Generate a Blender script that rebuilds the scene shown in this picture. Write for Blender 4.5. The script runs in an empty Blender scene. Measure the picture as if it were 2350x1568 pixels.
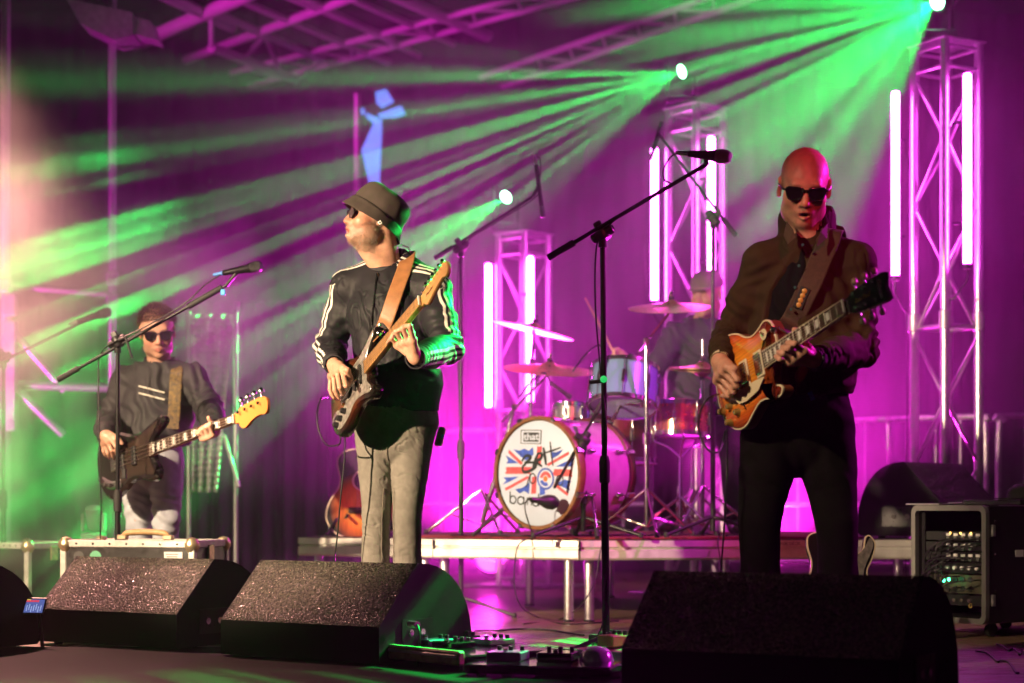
import bpy, math, random
import numpy as np
from mathutils import Matrix, Vector
from contextlib import contextmanager

random.seed(7)
SC = bpy.context.scene
COL = SC.collection

# ------------------------------------------------------------------ camera
FPX, CX, HY, CAMZ = 4200.0, 1175.0, 1154.0, 0.58      # photo grid 2350 x 1568
cam = bpy.data.cameras.new('camera')
cam.sensor_width = 36.0
cam.lens = FPX / 2350.0 * 36.0
cam.shift_y = (HY - 784.0) / 2350.0
cam.clip_end = 500.0
cam.dof.use_dof = True
cam.dof.focus_distance = 6.95
cam.dof.aperture_fstop = 2.0
camo = bpy.data.objects.new('camera', cam)
camo.location = (0, 0, CAMZ)
camo.rotation_euler = (math.pi / 2, 0, 0)
COL.objects.link(camo)
SC.camera = camo

def P(x, y, d):
    return Vector(((x - CX) / FPX * d, d, CAMZ - (y - HY) / FPX * d))

# ------------------------------------------------------------------ sky and exposure (night)
w = bpy.data.worlds.new('World'); SC.world = w; w.use_nodes = True
nt = w.node_tree
sky = nt.nodes.new('ShaderNodeTexSky'); sky.sky_type = 'NISHITA'; sky.sun_disc = False
sky.sun_elevation = math.radians(-4.0); sky.sun_rotation = math.radians(200)
bg = nt.nodes['Background']; bg.inputs['Strength'].default_value = 0.12
nt.links.new(sky.outputs['Color'], bg.inputs['Color'])
SC.view_settings.view_transform = 'Standard'
SC.view_settings.look = 'None'
SC.view_settings.exposure = 0.0
SC.view_settings.gamma = 1.0
cy = SC.cycles
cy.use_denoising = True
cy.max_bounces = 4; cy.diffuse_bounces = 1; cy.glossy_bounces = 2; cy.transmission_bounces = 4
cy.volume_bounces = 0; cy.transparent_max_bounces = 8
cy.volume_step_rate = 2.0; cy.volume_max_steps = 64
cy.sample_clamp_indirect = 4.0; cy.sample_clamp_direct = 0.0
cy.caustics_reflective = False; cy.caustics_refractive = False
cy.use_light_tree = True
cy.use_adaptive_sampling = True; cy.adaptive_threshold = 0.045; cy.adaptive_min_samples = 24

# ------------------------------------------------------------------ object helpers
FR = Matrix.Identity(4)
WM = {}

@contextmanager
def frame(M):
    global FR
    old = FR; FR = old @ M
    try:
        yield
    finally:
        FR = old

def basis(o, x, y, z):
    return Matrix(((x[0], y[0], z[0], o[0]), (x[1], y[1], z[1], o[1]), (x[2], y[2], z[2], o[2]), (0, 0, 0, 1)))

def T(x, y, z): return Matrix.Translation((x, y, z))
def RX(a): return Matrix.Rotation(math.radians(a), 4, 'X')
def RY(a): return Matrix.Rotation(math.radians(a), 4, 'Y')
def RZ(a): return Matrix.Rotation(math.radians(a), 4, 'Z')

def place(o, M, parent=None):
    COL.objects.link(o)
    if parent is not None:
        o.parent = parent
        o.matrix_parent_inverse = WM[parent.name].inverted()
    o.matrix_basis = M
    WM[o.name] = M.copy()
    return o

def thing(name, label, cat, loc=(0, 0, 0), group=None):
    o = bpy.data.objects.new(name, None)
    o.empty_display_size = 0.1
    place(o, FR @ Matrix.Translation(loc))
    o['label'] = label; o['category'] = cat
    if group: o['group'] = group
    return o

def tag(o, label=None, cat=None, group=None, kind=None):
    if label: o['label'] = label
    if cat: o['category'] = cat
    if group: o['group'] = group
    if kind: o['kind'] = kind
    return o

def mesh(name, verts, faces, mat=None, parent=None, smooth=False, auto=None, M=None):
    me = bpy.data.meshes.new(name)
    if isinstance(verts, np.ndarray) and isinstance(faces, np.ndarray):
        me.from_pydata([], [], [])
        nv, nf, k = len(verts), len(faces), faces.shape[1]
        me.vertices.add(nv); me.vertices.foreach_set('co', np.ascontiguousarray(verts, dtype=np.float32).ravel())
        me.loops.add(nf * k); me.loops.foreach_set('vertex_index', np.ascontiguousarray(faces, dtype=np.int32).ravel())
        me.polygons.add(nf)
        me.polygons.foreach_set('loop_start', np.arange(0, nf * k, k, dtype=np.int32))
        me.update(calc_edges=True); me.validate()
    else:
        me.from_pydata([tuple(v) for v in verts], [], faces)
    if smooth:
        me.polygons.foreach_set('use_smooth', [True] * len(me.polygons))
    if auto is not None:
        me.polygons.foreach_set('use_smooth', [True] * len(me.polygons))
        me.set_sharp_from_angle(angle=math.radians(auto))
    me.update()
    if mat is not None: me.materials.append(mat)
    o = bpy.data.objects.new(name, me)
    return place(o, FR @ M if M is not None else FR.copy(), parent)

_unit = {}
def _cyl(mat, n, taper=1.0):
    key = (mat.name if mat else '', n, round(taper, 3))
    if key not in _unit:
        v, f = [], []
        for z, r in ((0, 1.0), (1, taper)):
            for i in range(n):
                a = 2 * math.pi * i / n
                v.append((r * math.cos(a), r * math.sin(a), z))
        for i in range(n):
            f.append((i, (i + 1) % n, n + (i + 1) % n, n + i))
        f.append(tuple(range(n - 1, -1, -1))); f.append(tuple(range(n, 2 * n)))
        me = bpy.data.meshes.new('bar'); me.from_pydata(v, [], f)
        me.polygons.foreach_set('use_smooth', [True] * n + [False, False])
        me.update()
        if mat: me.materials.append(mat)
        _unit[key] = me
    return _unit[key]

def align(a, b):
    a = Vector(a); b = Vector(b); d = b - a
    L = d.length
    q = d.to_track_quat('Z', 'Y') if L > 1e-9 else Vector((0, 0, 1)).to_track_quat('Z', 'Y')
    return a, q.to_matrix().to_4x4(), L

def bar(name, a, b, r, mat, parent=None, n=12, r2=None):
    o = bpy.data.objects.new(name, _cyl(mat, n, 1.0 if r2 is None else r2 / r))
    a, R, L = align(a, b)
    return place(o, FR @ Matrix.Translation(a) @ R @ Matrix.Diagonal((r, r, L, 1)), parent)

def box_data(sx, sy, sz, bev=0.0):
    x, y, z = sx / 2, sy / 2, sz / 2
    if bev <= 0:
        v = [(i * x, j * y, k * z) for i in (-1, 1) for j in (-1, 1) for k in (-1, 1)]
        f = [(0, 1, 3, 2), (4, 6, 7, 5), (0, 4, 5, 1), (2, 3, 7, 6), (0, 2, 6, 4), (1, 5, 7, 3)]
        return v, f
    b = bev; v = []; idx = {}
    for i in (-1, 1):
        for j in (-1, 1):
            for k in (-1, 1):
                for ax in range(3):
                    p = [i * (x - b), j * (y - b), k * (z - b)]
                    p[ax] = (i * x, j * y, k * z)[ax]
                    idx[(i, j, k, ax)] = len(v); v.append(tuple(p))
    f = []
    for ax in range(3):
        o1, o2 = [a for a in range(3) if a != ax]
        for s in (-1, 1):
            q = []
            for (c1, c2) in ((-1, -1), (1, -1), (1, 1), (-1, 1)):
                key = [0, 0, 0]; key[ax] = s; key[o1] = c1; key[o2] = c2
                q.append(idx[tuple(key) + (ax,)])
            f.append(tuple(q))
    for ax in range(3):
        o1, o2 = [a for a in range(3) if a != ax]
        for c1 in (-1, 1):
            for c2 in (-1, 1):
                q = []
                for s, m in ((-1, o1), (1, o1), (1, o2), (-1, o2)):
                    key = [0, 0, 0]; key[ax] = s; key[o1] = c1; key[o2] = c2
                    q.append(idx[tuple(key) + (m,)])
                f.append(tuple(q))
    for i in (-1, 1):
        for j in (-1, 1):
            for k in (-1, 1):
                f.append((idx[(i, j, k, 0)], idx[(i, j, k, 1)], idx[(i, j, k, 2)]))
    # consistent outward winding (convex, centred on the origin)
    out = []
    for q in f:
        pts = [Vector(v[i]) for i in q]
        c = sum(pts, Vector()) / len(pts)
        nrm = (pts[1] - pts[0]).cross(pts[2] - pts[1])
        out.append(q if nrm.dot(c) > 0 else tuple(reversed(q)))
    return v, out

def box(name, c, s, mat, parent=None, bev=0.0, R=None):
    v, f = box_data(*s, bev)
    M = Matrix.Translation(c)
    if R is not None: M = M @ R
    return mesh(name, v, f, mat, parent, M=M)

def lathe(name, prof, mat, parent=None, n=32, M=None, smooth=True, auto=40):
    """prof: list of (r, z), revolved about local z"""
    v, f = [], []
    rings = []
    for r, z in prof:
        if r < 1e-6:
            rings.append([len(v)]); v.append((0, 0, z))
        else:
            rings.append(list(range(len(v), len(v) + n)))
            for i in range(n):
                a = 2 * math.pi * i / n
                v.append((r * math.cos(a), r * math.sin(a), z))
    for A, B in zip(rings[:-1], rings[1:]):
        for i in range(n):
            j = (i + 1) % n
            if len(A) == 1 and len(B) == 1: continue
            if len(A) == 1: f.append((A[0], B[j], B[i]))
            elif len(B) == 1: f.append((A[i], A[j], B[0]))
            else: f.append((A[i], A[j], B[j], B[i]))
    return mesh(name, v, f, mat, parent, auto=auto, M=M)

def smooth_path(pts, sub=6):
    pts = [Vector(p) for p in pts]
    if len(pts) < 3 or sub <= 1: return pts
    out = []
    for i in range(len(pts) - 1):
        p0 = pts[max(i - 1, 0)]; p1 = pts[i]; p2 = pts[i + 1]; p3 = pts[min(i + 2, len(pts) - 1)]
        for k in range(sub):
            t = k / sub
            out.append(0.5 * ((2 * p1) + (-p0 + p2) * t + (2 * p0 - 5 * p1 + 4 * p2 - p3) * t * t + (-p0 + 3 * p1 - 3 * p2 + p3) * t ** 3))
    out.append(pts[-1])
    return out

def tube(name, pts, r, mat, parent=None, n=8, sub=6, flat=None, ref=(0, 0, 1)):
    """swept tube; r a number or list; flat = (half width, half thickness) for a strap"""
    path = smooth_path(pts, sub)
    m = len(path)
    if not isinstance(r, (list, tuple)): rr = [r] * m
    else: rr = list(np.interp(np.linspace(0, len(r) - 1, m), range(len(r)), r))
    v, f = [], []
    up = Vector(ref).normalized()
    for i, p in enumerate(path):
        t = (path[min(i + 1, m - 1)] - path[max(i - 1, 0)]).normalized()
        side = t.cross(up)
        if side.length < 1e-3: side = t.cross(Vector((1, 0.2, 0)))
        side.normalize(); nn = side.cross(t).normalized()
        if flat is None: up = nn
        for k in range(n):
            a = 2 * math.pi * k / n
            if flat is None:
                v.append(p + (side * math.cos(a) + nn * math.sin(a)) * rr[i])
            else:
                c, s = math.cos(a), math.sin(a)
                c = math.copysign(abs(c) ** 0.3, c); s = math.copysign(abs(s) ** 0.3, s)
                v.append(p + side * c * flat[0] * rr[i] + nn * s * flat[1])
    for i in range(m - 1):
        for k in range(n):
            k2 = (k + 1) % n
            f.append((i * n + k, i * n + k2, (i + 1) * n + k2, (i + 1) * n + k))
    f.append(tuple(range(n - 1, -1, -1))); f.append(tuple(range((m - 1) * n, m * n)))
    return mesh(name, v, f, mat, parent, auto=60)

def spline2(pts, sub=8):
    """closed Catmull-Rom in 2D"""
    n = len(pts); out = []
    for i in range(n):
        p0, p1, p2, p3 = [np.array(pts[(i + k - 1) % n], float) for k in range(4)]
        for k in range(sub):
            t = k / sub
            out.append(0.5 * (2 * p1 + (-p0 + p2) * t + (2 * p0 - 5 * p1 + 4 * p2 - p3) * t * t + (-p0 + 3 * p1 - 3 * p2 + p3) * t ** 3))
    return [tuple(p) for p in out]

def area2(pts):
    return 0.5 * sum(pts[i][0] * pts[(i + 1) % len(pts)][1] - pts[(i + 1) % len(pts)][0] * pts[i][1] for i in range(len(pts)))

def inset2(pts, d):
    n = len(pts); out = []
    for i in range(n):
        a = Vector(pts[i - 1]); b = Vector(pts[i]); c = Vector(pts[(i + 1) % n])
        e1 = (b - a); e2 = (c - b)
        n1 = Vector((-e1.y, e1.x)); n2 = Vector((-e2.y, e2.x))
        nn = n1.normalized() + n2.normalized()
        if nn.length < 1e-6: nn = n1
        nn.normalize()
        out.append(tuple(b + nn * d))
    return out

def plate(name, outline, z0, z1, mat, parent=None, rings=None, auto=35):
    """extruded outline (x, y) from z0 to z1; rings: list of (inset, z) from bottom to top"""
    pts = list(outline)
    if area2(pts) < 0: pts.reverse()
    if rings is None: rings = [(0, z0), (0, z1)]
    n = len(pts); v, f = [], []
    for ins, z in rings:
        q = inset2(pts, ins) if abs(ins) > 1e-9 else pts
        v += [(x, y, z) for x, y in q]
    for k in range(len(rings) - 1):
        for i in range(n):
            j = (i + 1) % n
            f.append((k * n + i, k * n + j, (k + 1) * n + j, (k + 1) * n + i))
    f.append(tuple(range(n - 1, -1, -1)))
    f.append(tuple(range((len(rings) - 1) * n, len(rings) * n)))
    return mesh(name, v, f, mat, parent, auto=auto)

def text(name, s, size, mat, parent, M, ext=0.0004, align='CENTER', shear=0.0, bold=0.0, space=1.0):
    cu = bpy.data.curves.new(name, 'FONT')
    cu.body = s; cu.size = size; cu.extrude = ext; cu.align_x = align; cu.align_y = 'CENTER'
    cu.shear = shear; cu.offset = bold; cu.resolution_u = 3; cu.space_character = space
    tmp = bpy.data.objects.new(name + '_tmp', cu)
    COL.objects.link(tmp)
    dg = bpy.context.evaluated_depsgraph_get()
    me = bpy.data.meshes.new_from_object(tmp.evaluated_get(dg))
    bpy.data.objects.remove(tmp); bpy.data.curves.remove(cu)
    me.name = name; me.materials.clear(); me.materials.append(mat)
    o = bpy.data.objects.new(name, me)
    return place(o, FR @ M, parent)

# ------------------------------------------------------------------ materials
MATS = {}
def mat(name, col, rough=0.5, metal=0.0, var=0.0, vscale=20.0, bump=0.0, bscale=200.0, bdist=0.002, spec=0.5,
        rvar=0.0, coat=0.0, emit=None, estr=0.0, sss=0.0, trans=0.0, stretch=None, col2=None, bkind='noise', sheen=0.0):
    if name in MATS: return MATS[name]
    m = bpy.data.materials.new(name); m.use_nodes = True
    N = m.node_tree.nodes; L = m.node_tree.links
    b = N['Principled BSDF']
    b.inputs['Base Color'].default_value = (*col, 1); b.inputs['Roughness'].default_value = rough
    b.inputs['Metallic'].default_value = metal
    b.inputs['Specular IOR Level'].default_value = spec
    b.inputs['Coat Weight'].default_value = coat; b.inputs['Coat Roughness'].default_value = 0.08
    b.inputs['Sheen Weight'].default_value = sheen
    b.inputs['Transmission Weight'].default_value = trans
    if sss > 0:
        b.inputs['Subsurface Weight'].default_value = sss
        b.inputs['Subsurface Radius'].default_value = (0.012, 0.005, 0.003)
    if emit is not None:
        b.inputs['Emission Color'].default_value = (*emit, 1); b.inputs['Emission Strength'].default_value = estr
    tc = N.new('ShaderNodeTexCoord'); src = tc.outputs['Object']
    if stretch is not None:
        mp = N.new('ShaderNodeMapping'); mp.inputs['Scale'].default_value = stretch
        L.new(src, mp.inputs['Vector']); src = mp.outputs['Vector']
    if var > 0 or col2 is not None:
        nz = N.new('ShaderNodeTexNoise'); nz.inputs['Scale'].default_value = vscale; nz.inputs['Detail'].default_value = 4
        L.new(src, nz.inputs['Vector'])
        rp = N.new('ShaderNodeValToRGB'); rp.color_ramp.elements[0].position = 0.3; rp.color_ramp.elements[1].position = 0.7
        c2 = col2 if col2 is not None else tuple(c * (1 - var) for c in col)
        rp.color_ramp.elements[0].color = (*c2, 1)
        rp.color_ramp.elements[1].color = (*(tuple(min(1, c * (1 + var)) for c in col) if col2 is None else col), 1)
        L.new(nz.outputs['Fac'], rp.inputs['Fac']); L.new(rp.outputs['Color'], b.inputs['Base Color'])
        m['ramp'] = 1
    if rvar > 0:
        nr = N.new('ShaderNodeTexNoise'); nr.inputs['Scale'].default_value = vscale * 1.7; nr.inputs['Detail'].default_value = 3
        L.new(src, nr.inputs['Vector'])
        mr = N.new('ShaderNodeMapRange'); mr.inputs[1].default_value = 0.3; mr.inputs[2].default_value = 0.7
        mr.inputs[3].default_value = max(0.02, rough - rvar); mr.inputs[4].default_value = min(1, rough + rvar)
        L.new(nr.outputs['Fac'], mr.inputs[0]); L.new(mr.outputs[0], b.inputs['Roughness'])
    if bump > 0:
        if bkind == 'noise':
            nb = N.new('ShaderNodeTexNoise'); nb.inputs['Scale'].default_value = bscale; nb.inputs['Detail'].default_value = 3
            h = nb.outputs['Fac']
        else:
            nb = N.new('ShaderNodeTexVoronoi'); nb.inputs['Scale'].default_value = bscale
            h = nb.outputs['Distance']
        L.new(src, nb.inputs['Vector'])
        bn = N.new('ShaderNodeBump'); bn.inputs['Strength'].default_value = bump; bn.inputs['Distance'].default_value = bdist
        if bkind != 'noise': bn.invert = True
        L.new(h, bn.inputs['Height']); L.new(bn.outputs['Normal'], b.inputs['Normal'])
    MATS[name] = m
    return m

black_metal = mat('black_powder_metal', (0.02, 0.02, 0.022), 0.38, 0.6, rvar=0.12, vscale=30)
black_plastic = mat('black_plastic', (0.018, 0.018, 0.02), 0.42, rvar=0.1)
rubber = mat('black_rubber', (0.015, 0.015, 0.016), 0.7)
cable_mat = mat('cable_jacket', (0.012, 0.012, 0.014), 0.45)
alu = mat('mill_aluminium', (0.62, 0.62, 0.64), 0.34, 0.95, var=0.12, vscale=9, rvar=0.12, bump=0.15, bscale=60)
chrome = mat('chrome', (0.75, 0.75, 0.77), 0.12, 1.0, rvar=0.06)
steel_grey = mat('galvanised_steel', (0.45, 0.45, 0.46), 0.45, 0.8, var=0.2, vscale=25, rvar=0.12)
white_plastic = mat('white_plastic', (0.75, 0.75, 0.74), 0.45)
# ------------------------------------------------------------------ noise and signed-distance modelling
_rng = np.random.default_rng(3)
_perm = _rng.permutation(256).astype(np.int32); _perm = np.concatenate([_perm, _perm])
_grad = _rng.normal(size=(256, 3)).astype(np.float32); _grad /= np.linalg.norm(_grad, axis=1, keepdims=True)

def noise3(p):
    """gradient noise, p (n,3) -> about -1..1"""
    p = np.asarray(p, np.float32)
    i = np.floor(p).astype(np.int32); f = p - i
    u = f * f * f * (f * (f * 6 - 15) + 10)
    res = 0
    for dx in (0, 1):
        for dy in (0, 1):
            for dz in (0, 1):
                h = _perm[(_perm[(_perm[(i[:, 0] + dx) & 255] + i[:, 1] + dy) & 255] + i[:, 2] + dz) & 255]
                g = _grad[h]
                d = (g[:, 0] * (f[:, 0] - dx) + g[:, 1] * (f[:, 1] - dy) + g[:, 2] * (f[:, 2] - dz))
                wx = u[:, 0] if dx else 1 - u[:, 0]; wy = u[:, 1] if dy else 1 - u[:, 1]; wz = u[:, 2] if dz else 1 - u[:, 2]
                res = res + d * wx * wy * wz
    return res * 1.6

def fbm(p, o=3):
    s = 0; a = 1.0
    for k in range(o):
        s = s + a * noise3(p * (2 ** k) + 17.3 * k); a *= 0.5
    return s

class Field:
    def __init__(self, lo, hi, h):
        self.h = h; self.lo = np.array(lo, np.float32) - 2 * h
        self.n = np.ceil((np.array(hi, np.float32) + 2 * h - self.lo) / h).astype(int) + 1
        self.f = np.full(self.n, 1.0, np.float32)
        self.ax = [self.lo[k] + h * np.arange(self.n[k], dtype=np.float32) for k in range(3)]

    def region(self, lo, hi, pad):
        sl = []
        for k in range(3):
            a = int(max(0, math.floor((lo[k] - pad - self.lo[k]) / self.h)))
            b = int(min(self.n[k], math.ceil((hi[k] + pad - self.lo[k]) / self.h) + 1))
            if b <= a: return None
            sl.append(slice(a, b))
        return tuple(sl)

    def pts(self, sl):
        return np.meshgrid(self.ax[0][sl[0]], self.ax[1][sl[1]], self.ax[2][sl[2]], indexing='ij')

    def apply(self, sl, d, k, op):
        a = self.f[sl]
        if op == 'add':
            if k > 0:
                hh = np.maximum(k - np.abs(a - d), 0) / k
                r = np.minimum(a, d) - hh * hh * k * 0.25
            else: r = np.minimum(a, d)
        elif op == 'sub':
            d = -d
            if k > 0:
                hh = np.maximum(k - np.abs(a - d), 0) / k
                r = np.maximum(a, d) + hh * hh * k * 0.25
            else: r = np.maximum(a, d)
        self.f[sl] = r

    def cone(self, a, b, ra, rb, k=0.0, op='add'):
        a = np.array(a, np.float32); b = np.array(b, np.float32)
        m = max(ra, rb)
        sl = self.region(np.minimum(a, b) - m, np.maximum(a, b) + m, k + 3 * self.h)
        if sl is None: return
        X, Y, Z = self.pts(sl)
        d = b - a; L2 = float(d @ d) + 1e-12
        t = np.clip(((X - a[0]) * d[0] + (Y - a[1]) * d[1] + (Z - a[2]) * d[2]) / L2, 0, 1)
        D = np.sqrt((X - a[0] - t * d[0]) ** 2 + (Y - a[1] - t * d[1]) ** 2 + (Z - a[2] - t * d[2]) ** 2) - (ra + (rb - ra) * t)
        self.apply(sl, D, k, op)

    def chain(self, pts, rs, k=0.0, op='add'):
        for i in range(len(pts) - 1):
            self.cone(pts[i], pts[i + 1], rs[i], rs[i + 1], k if i else k, op)

    def ell(self, M, r, k=0.0, op='add', c=None):
        """ellipsoid: M 4x4 (or centre), radii r"""
        if not isinstance(M, Matrix): M = Matrix.Translation(M)
        A = np.array(M, np.float32)[:3, :3]; c = np.array(M, np.float32)[:3, 3]
        r = np.array(r, np.float32)
        ext = np.sqrt(((A * r[None, :]) ** 2).sum(1))
        sl = self.region(c - ext, c + ext, k + 3 * self.h)
        if sl is None: return
        X, Y, Z = self.pts(sl)
        X = X - c[0]; Y = Y - c[1]; Z = Z - c[2]
        q = [(X * A[0, j] + Y * A[1, j] + Z * A[2, j]) for j in range(3)]
        k0 = np.sqrt(sum((q[j] / r[j]) ** 2 for j in range(3)))
        k1 = np.sqrt(sum((q[j] / r[j] ** 2) ** 2 for j in range(3))) + 1e-9
        self.apply(sl, k0 * (k0 - 1.0) / k1, k, op)

    def eseg(self, a, b, ra, rb, ref, k=0.0, op='add'):
        """segment with elliptical section: ra=(rx,ry) at a, rb at b; ref = direction of rx"""
        a = np.array(a, np.float32); b = np.array(b, np.float32)
        m = max(*ra, *rb)
        sl = self.region(np.minimum(a, b) - m, np.maximum(a, b) + m, k + 3 * self.h)
        if sl is None: return
        d = b - a; L = float(np.linalg.norm(d)); w = d / L
        u = np.array(ref, np.float32); u = u - w * float(u @ w); u /= np.linalg.norm(u)
        v = np.cross(w, u)
        X, Y, Z = self.pts(sl)
        X = X - a[0]; Y = Y - a[1]; Z = Z - a[2]
        tw = X * w[0] + Y * w[1] + Z * w[2]
        t = np.clip(tw / L, 0, 1)
        pu = X * u[0] + Y * u[1] + Z * u[2]; pv = X * v[0] + Y * v[1] + Z * v[2]
        rx = ra[0] + (rb[0] - ra[0]) * t; ry = ra[1] + (rb[1] - ra[1]) * t
        ex = tw - t * L
        rz = np.minimum(rx, ry)
        k0 = np.sqrt((pu / rx) ** 2 + (pv / ry) ** 2 + (ex / rz) ** 2)
        k1 = np.sqrt((pu / rx ** 2) ** 2 + (pv / ry ** 2) ** 2 + (ex / rz ** 2) ** 2) + 1e-9
        self.apply(sl, k0 * (k0 - 1.0) / k1, k, op)

    def echain(self, pts, rs, ref, k=0.02):
        for i in range(len(pts) - 1):
            self.eseg(pts[i], pts[i + 1], rs[i], rs[i + 1], ref, k)

    def cut(self, p, n, k=0.0):
        """remove the side the normal points to"""
        n = Vector(n).normalized(); p = Vector(p)
        sl = (slice(None),) * 3
        X = self.ax[0][:, None, None] - p.x; Y = self.ax[1][None, :, None] - p.y; Z = self.ax[2][None, None, :] - p.z
        d = (X * n.x + Y * n.y + Z * n.z).astype(np.float32)
        if k > 0:
            a = self.f; hh = np.maximum(k - np.abs(a - d), 0) / k
            self.f = np.maximum(a, d) + hh * hh * k * 0.25
        else:
            self.f = np.maximum(self.f, d)

    def surface(self):
        f = self.f
        f[0] = f[-1] = 1; f[:, 0] = f[:, -1] = 1; f[:, :, 0] = f[:, :, -1] = 1
        ins = f < 0
        nx, ny, nz = f.shape
        cnt = np.zeros((nx - 1, ny - 1, nz - 1), np.uint8)
        for dx in (0, 1):
            for dy in (0, 1):
                for dz in (0, 1):
                    cnt += ins[dx:nx - 1 + dx, dy:ny - 1 + dy, dz:nz - 1 + dz]
        act = (cnt > 0) & (cnt < 8)
        I, J, K = np.nonzero(act)
        idx = np.full(act.shape, -1, np.int32); idx[I, J, K] = np.arange(len(I), dtype=np.int32)
        cor = {}
        for dx in (0, 1):
            for dy in (0, 1):
                for dz in (0, 1):
                    cor[(dx, dy, dz)] = f[I + dx, J + dy, K + dz]
        acc = np.zeros((len(I), 3), np.float32); num = np.zeros(len(I), np.float32)
        for c0 in cor:
            for ax in range(3):
                if c0[ax] == 0:
                    c1 = list(c0); c1[ax] = 1; c1 = tuple(c1)
                    a, b = cor[c0], cor[c1]
                    m = (a < 0) != (b < 0)
                    t = np.where(m, a / np.where(m, a - b, 1), 0)
                    for q in range(3):
                        acc[:, q] += np.where(m, c0[q] + (t if q == ax else 0), 0)
                    num += m
        v = acc / np.maximum(num, 1)[:, None] + np.stack([I, J, K], 1)
        v = v * self.h + self.lo
        faces = []
        # x edges
        s = ins[:-1, 1:-1, 1:-1] != ins[1:, 1:-1, 1:-1]
        i, j, k = np.nonzero(s); j += 1; k += 1
        q = np.stack([idx[i, j - 1, k - 1], idx[i, j, k - 1], idx[i, j, k], idx[i, j - 1, k]], 1)
        fl = ins[i, j, k]; faces.append(np.where(fl[:, None], q, q[:, ::-1]))
        s = ins[1:-1, :-1, 1:-1] != ins[1:-1, 1:, 1:-1]
        i, j, k = np.nonzero(s); i += 1; k += 1
        q = np.stack([idx[i - 1, j, k - 1], idx[i - 1, j, k], idx[i, j, k], idx[i, j, k - 1]], 1)
        fl = ins[i, j, k]; faces.append(np.where(fl[:, None], q, q[:, ::-1]))
        s = ins[1:-1, 1:-1, :-1] != ins[1:-1, 1:-1, 1:]
        i, j, k = np.nonzero(s); i += 1; j += 1
        q = np.stack([idx[i - 1, j - 1, k], idx[i, j - 1, k], idx[i, j, k], idx[i - 1, j, k]], 1)
        fl = ins[i, j, k]; faces.append(np.where(fl[:, None], q, q[:, ::-1]))
        F = np.concatenate(faces, 0)
        return v.astype(np.float32), F.astype(np.int32)

def relax(v, F, it=1, lam=0.5):
    n = len(v)
    e = np.concatenate([F[:, [0, 1]], F[:, [1, 2]], F[:, [2, 3]], F[:, [3, 0]]], 0)
    e = np.concatenate([e, e[:, ::-1]], 0)
    deg = np.bincount(e[:, 0], minlength=n).astype(np.float32)
    for _ in range(it):
        s = np.stack([np.bincount(e[:, 0], weights=v[e[:, 1], k], minlength=n) for k in range(3)], 1)
        v = v + lam * (s / np.maximum(deg, 1)[:, None] - v)
    return v.astype(np.float32)

def normals(v, F):
    a = v[F[:, 2]] - v[F[:, 0]]; b = v[F[:, 3]] - v[F[:, 1]]
    fn = np.cross(a, b)
    n = np.zeros_like(v)
    for k in range(4):
        for c in range(3):
            n[:, c] += np.bincount(F[:, k], weights=fn[:, c], minlength=len(v))
    return n / (np.linalg.norm(n, axis=1, keepdims=True) + 1e-12)

def attr(o, name, data, kind='FLOAT'):
    a = o.data.attributes.new(name, kind, 'POINT')
    if kind == 'FLOAT': a.data.foreach_set('value', np.asarray(data, np.float32).ravel())
    elif kind == 'FLOAT_COLOR':
        d = np.asarray(data, np.float32)
        if d.shape[1] == 3: d = np.concatenate([d, np.ones((len(d), 1), np.float32)], 1)
        a.data.foreach_set('color', d.ravel())

def hairs(name, roots, dirs, length, wid, mat_, parent, seg=2, droop=0.0, rng=None):
    """short blades: one mesh"""
    rng = rng or np.random.default_rng(1)
    n = len(roots)
    side = np.cross(dirs, rng.normal(size=(n, 3))); side /= np.linalg.norm(side, axis=1, keepdims=True) + 1e-9
    L = np.asarray(length, np.float32).reshape(-1, 1) * (0.55 + 0.9 * rng.random(n))[:, None]
    w = side * wid
    mid = roots + dirs * L * 0.5 + np.array([0, 0, -droop * 0.3]) * L
    tip = roots + dirs * L + np.array([0, 0, -droop]) * L
    V = np.stack([roots - w, roots + w, mid + w * 0.7, mid - w * 0.7, tip + w * 0.15, tip - w * 0.15], 1).reshape(-1, 3)
    b = np.arange(n)[:, None] * 6
    F = np.concatenate([b + np.array([[0, 1, 2, 3]]), b + np.array([[3, 2, 4, 5]])], 0)
    return mesh(name, V.astype(np.float32), F.astype(np.int32), mat_, parent, smooth=True)
# ------------------------------------------------------------------ lamps (every one is a stage fixture)
MAG = (1.0, 0.02, 0.72)
GRN = (0.0, 1.0, 0.11)
WARM = (1.0, 0.72, 0.45)

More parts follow.
